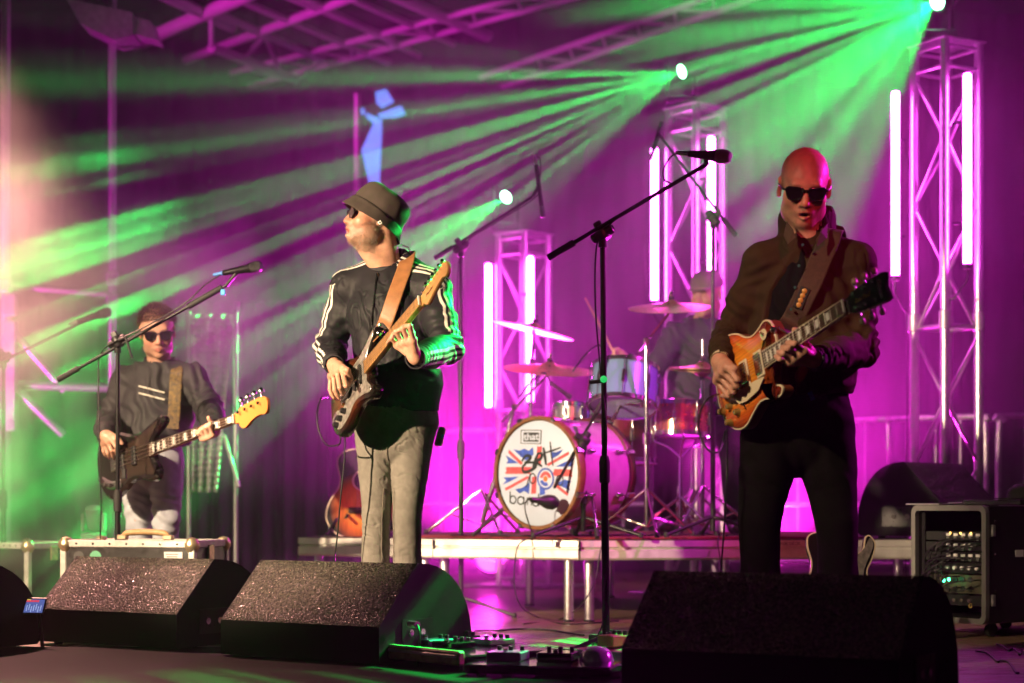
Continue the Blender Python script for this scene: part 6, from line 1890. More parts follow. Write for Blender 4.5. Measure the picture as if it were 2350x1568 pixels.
def folds(axis, wave, amp, center=None, rad=None, warp=1.0, seed=0.0, sharp=1.0):
    """soft cloth folds whose crests run across axis"""
    ax = Vector(axis).normalized(); ax = np.array(ax, np.float32)
    def fn(v):
        ph = (v @ ax) / wave + warp * noise3(v * 5.0 + seed) + 0.5 * warp * noise3(v * 11.0 + seed * 2)
        s = np.sin(2 * math.pi * ph)
        s = np.sign(s) * np.abs(s) ** sharp
        a = amp * (0.35 + 0.65 * np.clip(0.5 + noise3(v * 6.5 + seed * 3 + 9), 0, 1))
        if center is not None:
            c = np.array(tuple(center), np.float32)
            a = a * np.exp(-(((v - c) ** 2).sum(1)) / rad ** 2)
        return s * a
    return fn
def rumple(scale, amp, seed=0.0):
    def fn(v):
        nz = noise3(v * scale + seed)
        return amp * (1 - np.abs(nz) * 2.2) * 0.6 + amp * 0.5 * noise3(v * scale * 2.1 + seed + 5)
    return fn

def creases(scale, amp, width, center=None, rad=None, seed=0.0, skew=None):
    """thin irregular grooves along the zero lines of a stretched noise"""
    sc = np.array(scale, np.float32)
    def fn(v):
        q = v.copy()
        if skew is not None: q[:, 2] += skew * q[:, 0]
        q = q * sc + seed
        n = noise3(q) + 0.35 * noise3(q * 2.3 + 4)
        g = -np.exp(-(n / width) ** 2) + 0.45 * np.exp(-((np.abs(n) - 2.2 * width) / width) ** 2)
        a = amp * np.clip(0.4 + 1.2 * noise3(v * 5 + seed + 11), 0, 1)
        if center is not None:
            c = np.array(tuple(center), np.float32); a = a * np.exp(-(((v - c) ** 2).sum(1)) / rad ** 2)
        return g * a
    return fn

def shoe(F, ank, fwd, L=0.27):
    a = Vector(ank); f = Vector(fwd); f.z = 0; f.normalize()
    heel = Vector((a.x, a.y, 0.045)) - f * 0.06; toe = Vector((a.x, a.y, 0.034)) + f * (L - 0.09)
    side = f.cross(Vector((0, 0, 1)))
    F.eseg(heel, toe, (0.040, 0.044), (0.046, 0.030), side, 0.02)
    F.cone(Vector((a.x, a.y, 0.10)), Vector((a.x, a.y, 0.05)), 0.045, 0.045, 0.04)
    F.cut((0, 0, 0.002), (0, 0, -1))

def glasses(parent, M, s, kind, frame_mat, lens_mat):
    t = thing('sunglasses', kind[1], 'sunglasses', M @ Vector((0, 0.11 * s, 0)))
    with frame(M @ Matrix.Diagonal((s, s, s, 1))):
        for q in (-1, 1):
            if kind[0] == 'round':
                sh = [(q * 0.034 + 0.0245 * math.cos(a), 0.0225 * math.sin(a) - 0.002) for a in [2 * math.pi * i / 24 for i in range(24)]]
            else:
                sh = spline2([(q * 0.010, 0.013), (q * 0.034, 0.016), (q * 0.060, 0.015), (q * 0.061, 0.0), (q * 0.053, -0.020), (q * 0.034, -0.024), (q * 0.017, -0.018), (q * 0.011, -0.004)], 4)
            if area2(sh) < 0: sh = sh[::-1]
            n = len(sh)
            yy = lambda x: 0.108 - 2.2 * x * x
            v = [(x, yy(x), z) for x, z in sh]
            mesh('lens', v + [(x * 1.0, y - 0.003, z) for x, y, z in v], [tuple(reversed(range(n))), tuple(range(n, 2 * n))] + [(i, (i + 1) % n, n + (i + 1) % n, n + i) for i in range(n)], lens_mat, t)
            w_ = 0.0015 if kind[0] == 'round' else 0.0032
            pts = [Vector((x, yy(x), z)) for x, z in sh]; pts.append(pts[0]); pts.append(pts[1])
            tube('rim', pts, w_, frame_mat, t, n=8, sub=1)
            xo = 0.0585 if kind[0] == 'round' else 0.061
            tube('temple', [(q * xo, yy(xo), 0.008), (q * 0.073, 0.088, 0.009), (q * 0.080, 0.03, 0.008), (q * 0.083, -0.01, 0.006)], w_ * 1.2, frame_mat, t, n=6)
        tube('nose_bridge', [(-0.012, 0.108, 0.006), (0, 0.111, 0.009), (0.012, 0.108, 0.006)], 0.0018 if kind[0] == 'round' else 0.003, frame_mat, t, n=6)
    return t
# ------------------------------------------------------------------ man in the bucket hat
denim = mat('grey_denim', (0.20, 0.185, 0.165), 0.9, spec=0.15, var=0.16, vscale=28, bump=0.4, bscale=700, bdist=0.001)
d0 = 7.4
J = lambda x, y, dd=0.0: P(x, y, d0 + dd)
def stripes_material():
    m = mat('striped_track_fabric', (0.015, 0.0145, 0.019), 0.6, bump=0.15, bscale=500, bdist=0.0008, spec=0.22)
    N = m.node_tree.nodes; L = m.node_tree.links; b = N['Principled BSDF']
    at = N.new('ShaderNodeAttribute'); at.attribute_name = 'stripe'
    mk = N.new('ShaderNodeAttribute'); mk.attribute_name = 'stripe_mask'
    w_ = N.new('ShaderNodeMath'); w_.operation = 'PINGPONG'; w_.inputs[1].default_value = 0.012   # period 24 mm
    L.new(at.outputs['Fac'], w_.inputs[0])
    lt = N.new('ShaderNodeMapRange'); lt.inputs[1].default_value = 0.0056; lt.inputs[2].default_value = 0.0064; lt.inputs[3].default_value = 1; lt.inputs[4].default_value = 0
    L.new(w_.outputs[0], lt.inputs[0])
    ab = N.new('ShaderNodeMath'); ab.operation = 'ABSOLUTE'; L.new(at.outputs['Fac'], ab.inputs[0])
    li = N.new('ShaderNodeMath'); li.operation = 'LESS_THAN'; li.inputs[1].default_value = 0.0315; L.new(ab.outputs[0], li.inputs[0])
    m1 = N.new('ShaderNodeMath'); m1.operation = 'MULTIPLY'; L.new(lt.outputs[0], m1.inputs[0]); L.new(li.outputs[0], m1.inputs[1])
    gt = N.new('ShaderNodeMath'); gt.operation = 'GREATER_THAN'; gt.inputs[1].default_value = 0.5; L.new(mk.outputs['Fac'], gt.inputs[0])
    m2 = N.new('ShaderNodeMath'); m2.operation = 'MULTIPLY'; L.new(m1.outputs[0], m2.inputs[0]); L.new(gt.outputs[0], m2.inputs[1])
    mx = N.new('ShaderNodeMix'); mx.data_type = 'RGBA'; mx.inputs[6].default_value = (0.015, 0.0145, 0.019, 1); mx.inputs[7].default_value = (0.72, 0.68, 0.62, 1)
    L.new(m2.outputs[0], mx.inputs[0]); L.new(mx.outputs[2], b.inputs['Base Color'])
    return m

def singer():
    per = thing('person', 'man in bucket hat and striped track jacket playing guitar in grey jeans', 'person', (J(895, HY).x, d0, 0))
    lat = Vector((0.953, -0.30, 0)).normalized()
    hc = J(856, 503, -0.03); HM = head_frame(hc, (-0.92, -0.34, 0.17), 0); hs = 0.95
    neckb = J(890, 628, 0.02)
    shR, elR, wrR = J(802, 662, 0.06), J(758, 797, 0.10), GP(SG, 766, 836, 0.055)
    shL, elL, wrL = J(992, 664, -0.07), J(1026, 800, -0.20), GP(SG, 955, 822, -0.055)
    pel = J(910, 965, 0.0)
    hipR, knR, anR = J(866, 985, 0.0), J(864, 1185, -0.02), J(858, 1440, 0.02)
    hipL, knL, anL = J(946, 985, -0.02), J(934, 1185, -0.05), J(936, 1440, 0.0)
    gp = lambda x, y, h: GP(SG, x, y, h)
    R = [[gp(784, 846, .064), gp(794, 886, .070), gp(804, 876, .034)], [gp(774, 854, .064), gp(780, 890, .060), gp(789, 906, .030)],
         [gp(766, 860, .056), gp(768, 895, .050), gp(778, 914, .024)], [gp(759, 864, .046), gp(757, 893, .042), gp(766, 914, .022)]]
    RT = [gp(780, 838, .052), gp(797, 850, .062), gp(806, 870, .032)]
    Lf = [[gp(949, 780, -.006), gp(941, 748, .036), gp(924, 750, .017)], [gp(937, 783, .0), gp(925, 753, .041), gp(909, 764, .017)],
          [gp(923, 787, .0), gp(909, 761, .041), gp(896, 777, .017)], [gp(911, 793, .0), gp(899, 776, .036), gp(889, 788, .017)]]
    LT = [gp(950, 802, -.034), gp(945, 765, -.040), gp(934, 728, -.016)]
    # body
    lo, hi = limits([hc + Vector((0, 0, 0.16)), hc + Vector((-0.15, -0.1, 0)), shR, elR, wrR, shL, elL, wrL, pel, anR, anL, Vector((0, 7.3, 0))] + [q for f in R + Lf for q in f] + [Vector((anR.x, anR.y - 0.2, 0.0))], 0.08)
    lo[0] = min(lo[0], elR.x - 0.08); hi[0] = elL.x + 0.08
    F = Field(lo, hi, 0.0044)
    F.echain([J(910, 975, 0), J(905, 860, 0), J(894, 720, 0.01), J(890, 660, 0.02)], [(0.145, 0.10), (0.135, 0.10), (0.155, 0.105), (0.12, 0.08)], lat, 0.03)
    for s_, e_, w_ in ((shR, elR, wrR), (shL, elL, wrL)):
        F.chain([J(890, 665, 0.02), s_, e_, w_], [0.06, 0.05, 0.038, 0.027], 0.02)
    for h_, k_, a_ in ((hipR, knR, anR), (hipL, knL, anL)):
        F.chain([h_, k_, a_, Vector((a_.x, a_.y, 0.05))], [0.075, 0.038, 0.034, 0.034], 0.03)
    F.cone(neckb, hc + Vector((0.03, 0.02, -0.05)), 0.060, 0.057, 0.03)
    F.cone(neckb + Vector((-0.01, -0.03, 0.0)), HM @ Vector((0, 0.03, -0.10)), 0.045, 0.035, 0.03)
    add_head(F, HM, hs, 0.016)
    add_hand(F, wrR, R, RT); add_hand(F, wrL, Lf, LT)
    v, f = F.surface(); v = relax(v, f, 1, 0.4)
    base = (0.60, 0.32, 0.22)
    sk = skin_material('skin_fair', base, (0.5, 0.16, 0.13))
    body = mesh('body', v, f, sk, per, smooth=True)
    attr(body, 'tint', skin_tint(v, HM, hs, base, (0.50, 0.15, 0.13), 0.45, (0.12, 0.08, 0.05), 0.8), 'FLOAT_COLOR')
    # beard
    q = local_head(v, HM, hs); n = normals(v, f); rng = np.random.default_rng(2)
    m = beard_mask(q) * (np.linalg.norm(q, axis=1) < 0.19)
    idx = np.nonzero(m > 0.3)[0]
    pick = rng.choice(idx, 4200)
    roots = v[pick] + rng.normal(size=(len(pick), 3)) * 0.0018
    down = np.array(HM.to_3x3() @ Vector((0, 0.15, -1)), np.float32)
    dr = n[pick] * 0.75 + down * 0.55 + rng.normal(size=(len(pick), 3)) * 0.28; dr /= np.linalg.norm(dr, axis=1, keepdims=True)
    hb = mat('beard_hair', (0.22, 0.145, 0.09), 0.6, col2=(0.46, 0.41, 0.36), vscale=30)
    ql = q[pick]; ln = np.where(ql[:, 2] < -0.085, 0.0068, 0.0034).astype(np.float32)
    hairs('beard', roots, dr, ln[:, None], 0.00045, hb, body, droop=0.15, rng=rng)
    # jacket
    lo, hi = limits([shR, elR, wrR, shL, elL, wrL, J(900, 960), neckb + Vector((0, 0, 0.06))], 0.13)
    F = Field(lo, hi, 0.0048)
    F.echain([J(917, 936, -0.005), J(918, 880, -0.01), J(905, 800, -0.01), J(895, 715, 0.0), J(891, 662, 0.015), J(889, 636, 0.02)],
             [(0.163, 0.118), (0.172, 0.137), (0.166, 0.138), (0.176, 0.135), (0.135, 0.108), (0.085, 0.085)], lat, 0.025)
    for s_, e_, w_, k in ((shR, elR, wrR, 0), (shL, elL, wrL, 1)):
        dw = (w_ - e_).normalized()
        cuff = w_ - dw * 0.03
        F.chain([J(890, 668, 0.02).lerp(s_, 0.35), s_, s_.lerp(e_, 0.5), e_, e_.lerp(cuff, 0.55), cuff], [0.085, 0.070, 0.063, 0.061, 0.054, 0.043], 0.03)
    F.cone(J(872, 618, 0.03), shR, 0.062, 0.068, 0.03); F.cone(J(918, 612, 0.04), shL, 0.066, 0.068, 0.03)
    F.cut(J(917, 948, 0) , (0.02, 0.0, -1), 0.008)
    # collar
    F.cone(neckb + Vector((0, 0.0, -0.02)), neckb + Vector((0.01, 0.03, 0.045)), 0.082, 0.076, 0.02)
    F.cone(neckb + Vector((-0.01, -0.02, 0.02)), neckb + Vector((-0.0, 0.0, 0.16)), 0.066, 0.074, 0.0, 'sub')
    F.cone(neckb + Vector((-0.035, -0.10, 0.045)), neckb + Vector((-0.02, -0.02, 0.10)), 0.045, 0.06, 0.01, 'sub')
    F.chain([J(872, 590, -0.10), J(866, 622, -0.115), J(862, 640, -0.125)], [0.05, 0.036, 0.016], 0.006, 'sub')
    armR = (elR - shR).normalized(); armL = (elL - shL).normalized()
    wr = [folds((0.9, 0.2, 0.25), 0.055, 0.0045, J(880, 740, -0.13), 0.17, 0.7, 1.0), folds((0.3, 0, 1), 0.05, 0.006, J(900, 905, -0.1), 0.16, 0.8, 2.0),
          folds(armR, 0.045, 0.0075, elR, 0.12, 0.7, 3.0), folds(armL, 0.045, 0.0075, elL, 0.12, 0.7, 4.0), folds((wrR - elR), 0.032, 0.005, wrR, 0.12, 0.6, 5.0),
          folds((wrL - elL), 0.035, 0.005, wrL, 0.12, 0.6, 6.0), folds(armR + Vector((0.4, 0, 0)), 0.07, 0.006, shR.lerp(elR, 0.4), 0.12, 0.9, 7.0), folds(armL, 0.07, 0.006, shL.lerp(elL, 0.4), 0.12, 0.9, 8.0),
          creases((15, 15, 9), 0.004, 0.09, None, None, 2.0, 0.5), rumple(9.0, 0.002, 1.0)]
    jm = stripes_material()
    jk, v, f = garment('jacket', F, jm, per, wr, 2)
    # stripe coordinates: signed distance across a line that runs down the outside of each sleeve
    sd = np.full(len(v), 1.0, np.float32); mk = np.zeros(len(v), np.float32)
    for s_, e_, w_, side in ((shR, elR, wrR, -1), (shL, elL, wrL, 1)):
        s_, e_, w_ = [np.array(tuple(q), np.float32) for q in (s_, e_, w_)]
        nk = np.array(tuple(J(890, 640, 0.0)), np.float32) + np.array([side * 0.055, -0.02 if side > 0 else 0.03, 0.03], np.float32)
        sh_up = s_ + np.array([side * 0.012, -0.035 if side > 0 else 0.0, 0.05], np.float32)
        best = np.full(len(v), 9.0, np.float32); bd = np.zeros(len(v), np.float32)
        for a, b in ((nk, sh_up), (s_, e_), (e_, w_)):
            ab = b - a; Ls = np.linalg.norm(ab); ab = ab / Ls
            r = v - a; tt = r @ ab
            tc = np.clip(tt, 0, Ls)
            dist = np.linalg.norm(r - tc[:, None] * ab, axis=1)
            if a is nk:
                up = np.array([-0.15 * side, -0.55, 0.85]); up /= np.linalg.norm(up)
            else:
                up = np.array([side * 0.62, -0.78 if side > 0 else -0.30, 0.15], np.float32) if a is s_ else np.array([0.35, -0.9, -0.25] if side > 0 else [-0.95, -0.1, 0.1], np.float32)
            out = up - ab * (up @ ab); out = out / np.linalg.norm(out)
            lat2 = np.cross(ab, out)
            rad = r - tt[:, None] * ab
            ang = np.arctan2(rad @ lat2, rad @ out)
            rr = np.linalg.norm(rad, axis=1)
            val = ang * np.maximum(rr, 0.03)
            if a is nk: val = rad @ lat2
            okk = dist < best
            if a is nk: okk = okk & ((r @ out) > -0.03) & (tt > -0.01)
            bd = np.where(okk, val, bd); best = np.where(okk, dist, best)
        use = best < 0.105
        if True:
            mid = (v[:, 0] - J(892, 700).x) * side > 0.035
            use &= mid
        half = (v[:, 0] - J(892, 700).x) * side > 0
        sd = np.where(half, bd, sd); mk = np.where(use, 1.0, mk)
    attr(jk, 'stripe', sd); attr(jk, 'stripe_mask', mk)
    # zip, cuffs and hem band as parts
    rib = mat('ribbed_cuff', (0.026, 0.025, 0.032), 0.8, bump=0.6, bscale=90, stretch=(1, 1, 0.1))
    front = lambda x, y, dd: J(x, y, dd)
    # lay the zip on the jacket surface
    def on_front(px, py):
        c = Vector((0, 0, CAMZ)); dvec = (P(px, py, 1.0) - c)
        pv = np.array(tuple(dvec), np.float32); rel = v - np.array(tuple(c), np.float32)
        t_ = (rel @ pv) / (pv @ pv); dist = np.linalg.norm(rel - t_[:, None] * pv, axis=1)
        k = np.nonzero(dist < 0.007)[0]
        if len(k) == 0: return J(px, py, -0.14)
        return c + dvec * float(t_[k].min())
    zp = [on_front(x, y) + Vector((0, -0.002, 0)) for x, y in ((866, 626), (863, 642), (861, 660), (858, 690), (854, 720), (850, 750), (847, 780))]
    z_ = tube('zip', zp, 1.0, black_metal, jk, n=8, sub=3, flat=(0.0028, 0.0014), ref=(0, -1, 0))
    box('zip_pull', zp[0] + Vector((0, -0.006, -0.015)), (0.008, 0.003, 0.024), chrome, jk, 0.001)
    cc = J(887, 606, 0.02); ring = []
    for k in range(25):
        a = 2 * math.pi * k / 24 + 0.001
        ring.append(cc + lat * (0.080 * math.cos(a)) + Vector((-lat.y, lat.x, 0)) * (0.078 * math.sin(a)) + Vector((0, 0, 0.030 * math.sin(a) - 0.004)))
    fw_ = Vector((lat.y, -lat.x, 0))
    tube('collar', ring, [0.013] * 25, rib, jk, n=8, sub=2)
    dw = (wrL - elL).normalized()
    for e_, w_ in ((elR, wrR), (elL, wrL)):
        dw = (w_ - e_).normalized()
        M = Matrix.Translation(w_ - dw * 0.045) @ dw.to_track_quat('Z', 'Y').to_matrix().to_4x4()
        with frame(M):
            lathe('cuff', [(0.036, 0.058), (0.0405, 0.056), (0.043, 0.03), (0.044, 0.0), (0.040, -0.004)], rib, jk, n=28)
    # jeans
    lo, hi = limits([pel + Vector((-0.1, -0.06, 0.12)), pel + Vector((0.1, 0.06, 0)), hipR, knR, anR, hipL, knL, anL], 0.14); lo[2] = 0.05
    F = Field(lo, hi, 0.0044)
    F.echain([J(912, 925, 0), J(910, 965, 0), J(906, 1005, 0)], [(0.158, 0.112), (0.172, 0.125), (0.158, 0.12)], lat, 0.02)
    for h_, k_, a_, rr in ((hipR, knR, anR, 0), (hipL, knL, anL, 1)):
        F.chain([h_, h_.lerp(k_, 0.5), k_, k_.lerp(a_, 0.4), a_], [0.094, 0.074, 0.057, 0.056, 0.057], 0.006)
    F.cut(Vector((0, 0, 0.075)), (0, 0, -1))
    wr = [creases((7, 7, 26), 0.0055, 0.09, knR + Vector((0, -0.05, -0.01)), 0.13, 11.0, 0.3), creases((7, 7, 26), 0.0055, 0.09, knL + Vector((0, -0.05, -0.01)), 0.13, 12.0, -0.3),
          creases((12, 12, 16), 0.004, 0.08, J(905, 1030, -0.1), 0.17, 13.0, 0.6), creases((7, 7, 22), 0.005, 0.1, anR + Vector((0, -0.05, 0.13)), 0.2, 15.0), creases((7, 7, 22), 0.005, 0.1, anL + Vector((0, -0.05, 0.13)), 0.2, 16.0),
          creases((14, 14, 9), 0.0022, 0.08, None, None, 4.0, 0.4), rumple(7, 0.0018, 4)]
    jn, vj, fj = garment('jeans', F, denim, per, wr, 1)
    def surf(vv, px, py):
        c = Vector((0, 0, CAMZ)); dvec = (P(px, py, 1.0) - c)
        pv = np.array(tuple(dvec), np.float32); rel = vv - np.array(tuple(c), np.float32)
        t_ = (rel @ pv) / (pv @ pv); dist = np.linalg.norm(rel - t_[:, None] * pv, axis=1)
        k = np.nonzero(dist < 0.008)[0]
        return c + dvec * float(t_[k].min()) if len(k) else None
    seam = mat('denim_seam', (0.20, 0.17, 0.14), 0.9)
    for nm, pts in (('fly_seam', [(892, 955), (890, 990), (888, 1030), (888, 1060)]), ('inner_seam', [(880, 1120), (877, 1180), (876, 1250), (876, 1288)]), ('inner_seam', [(903, 1120), (902, 1180), (903, 1250), (902, 1288)]), ('pocket_seam', [(945, 952), (952, 965), (975, 973), (1000, 975)]), ('pocket_seam', [(942, 953), (950, 969), (975, 978), (1000, 980)])):
        pp = [surf(vj, *p) for p in pts]; pp = [p + Vector((0, -0.0006, 0)) for p in pp if p is not None]
        if len(pp) > 2: tube(nm, pp, 0.0016, seam, jn, n=5, sub=3)
    bp = mat('pack_grey', (0.25, 0.24, 0.2), 0.4, 0.3)
    # shoes
    for a_ in (anR, anL):
        F = Field(*limits([Vector((a_.x, a_.y, 0)), Vector((a_.x - 0.1, a_.y - 0.22, 0.1)), Vector((a_.x + 0.1, a_.y + 0.1, 0))], 0.08), 0.007)
        shoe(F, a_, (-0.2, -1, 0)); garment('shoe', F, mat('white_shoe', (0.4, 0.4, 0.4), 0.6), per, None, 1)
    # belt pack
    pk = thing('belt_pack', 'small radio pack clipped to the back pocket of grey jeans', 'radio pack', J(1010, 1000, 0.06))
    box('pack_body', J(1010, 1003, 0.05), (0.03, 0.06, 0.08), bp, pk, 0.006, R=RY(14)); bar('antenna', J(1004, 985, 0.05), J(998, 965, 0.05), 0.003, black_plastic, pk, 8)
    box('pack_display', J(1016, 1001, 0.018), (0.012, 0.002, 0.014), mat('cyan_dot', (0.1, 0.5, 0.6), 0.3), pk)
    # hat
    ax = Vector((0.574, 0.06, 0.819)).normalized(); fw = Vector((-0.819, -0.35, 0.50)); fw = (fw - ax * fw.dot(ax)).normalized()
    hatM = basis(J(868, 489, -0.025), fw.cross(ax), fw, ax)
    hm = mat('brown_hat_cotton', (0.055, 0.042, 0.034), 0.85, var=0.2, vscale=14, bump=0.4, bscale=450, bdist=0.0008)
    prof = [(0.137, -0.048), (0.139, -0.050), (0.133, -0.036), (0.124, -0.016), (0.117, -0.001), (0.113, 0.0), (0.112, 0.025), (0.107, 0.055), (0.096, 0.080), (0.078, 0.094), (0.045, 0.099), (0, 0.100)]
    inner = [(0.0, 0.094), (0.070, 0.090), (0.092, 0.075), (0.103, 0.052), (0.108, 0.02), (0.109, 0.0), (0.120, -0.018), (0.129, -0.036), (0.135, -0.048)]
    with frame(hatM):
        ht = thing('bucket_hat', 'brown bucket hat with a tiny white tag', 'hat', (0, 0, 0))
        pf = smooth_path([(r, 0, z) for r, z in prof], 3); v_, f_ = [], []
        n_ = 72
        full = [(p.x, p.z) for p in pf] + inner
        for r, z in full:
            for i in range(n_):
                a = 2 * math.pi * i / n_
                v_.append((r * 0.93 * math.cos(a), r * 1.03 * math.sin(a), z))
        V = np.array(v_, np.float32)
        nz = noise3(V * 14 + 3) * 0.0035 + noise3(V * 30 + 8) * 0.0015
        rad = V.copy(); rad[:, 2] *= 0.3; rad /= np.linalg.norm(rad, axis=1, keepdims=True) + 1e-6
        V = V + rad * nz[:, None]
        V[:, 2] += 0.006 * np.sin(np.arctan2(V[:, 1], V[:, 0]) * 2 + 0.6) * (V[:, 2] < -0.01)
        for k in range(len(full)):
            kk = (k + 1) % len(full)
            for i in range(n_):
                j = (i + 1) % n_
                f_.append((k * n_ + i, k * n_ + j, kk * n_ + j, kk * n_ + i))
        o = mesh('crown_and_brim', V, np.array(f_, np.int32)[:, ::-1], hm, ht, auto=60)
        tube('seam', [(0.1155 * 0.93 * math.cos(a), 0.1155 * 1.03 * math.sin(a), 0.001) for a in [2 * math.pi * i / 40 for i in range(41)]], 0.0012, mat('hat_seam', (0.02, 0.015, 0.012), 0.9), ht, n=5, sub=1)
    tg_c = J(872, 511, -0.165)
    tg = box('hat_tag', tg_c, (0.013, 0.003, 0.014), white_plastic, ht, 0.001, R=RY(-35) @ RZ(-12))
    box('tag_print', tg_c + Vector((0, -0.0022, 0)), (0.007, 0.0008, 0.007), black_plastic, tg, 0.001, R=RY(10))
    glasses(per, HM, hs, ('round', 'round metal sunglasses on the man in the bucket hat'), mat('dark_wire', (0.06, 0.05, 0.04), 0.3, 0.9), mat('mirror_lens', (0.06, 0.05, 0.05), 0.08, 0.6))
    bpy.data.objects['sunglasses'].location.z += 0.0
    # strap
    st = thing('guitar_strap', 'tan leather guitar strap over the striped jacket', 'guitar strap', J(905, 690, -0.15))
    sp = []
    for x, y in ((934, 598), (925, 625), (912, 660), (900, 695), (888, 730), (876, 762)):
        p = on_front(x, y); sp.append(p)
    horn = SG @ Vector((0.285, 0.15, -0.01))
    pts = [J(948, 640, 0.16), J(946, 600, 0.09), J(940, 590, 0.02)] + [p + (Vector((0, 0, CAMZ)) - p).normalized() * 0.008 for p in sp] + [GP(SG, 868, 772, -0.012)]
    lt = mat('brown_leather', (0.30, 0.13, 0.05), 0.45, var=0.2, vscale=25, bump=0.25, bscale=300)
    so = tube('strap_band', pts, 1.0, lt, st, n=12, sub=5, flat=(0.031, 0.0022), ref=(-0.25, -1, 0.1))
    lathe('strap_pin', [(0.012, 0), (0.011, 0.004), (0.005, 0.007), (0, 0.008)], chrome, st, n=14, M=Matrix.Translation(GP(SG, 871, 765, 0.004)) @ RX(90))
    # lead
    cord('guitar_cable', [GP(SG, 778, 990, -0.02), GP(SG, 782, 1010, -0.03), J(775, 1022, -0.2), J(748, 1020, -0.15), J(731, 985, -0.12), J(728, 945, -0.12), J(737, 915, -0.15), GP(SG, 752, 912, -0.05)], 'short black guitar lead looping from the dark guitar')
    cord('guitar_cable', [GP(SG, 792, 985, -0.03), J(790, 1060, -0.18), J(782, 1140, -0.17), J(775, 1220, -0.14), J(765, 1320, -0.1), J(760, 1450, -0.05)], 'black lead hanging straight down beside the grey jeans')
    tube('ear_cable', [J(922, 562, 0.0), J(938, 570, 0.03), J(940, 590, 0.06), J(930, 600, 0.08)], 0.0022, mat('green_tint_cable', (0.5, 0.55, 0.45), 0.4), per, n=6)
    # ring
    rc = GP(SG, 904, 770, 0.02)
    return per
singer()
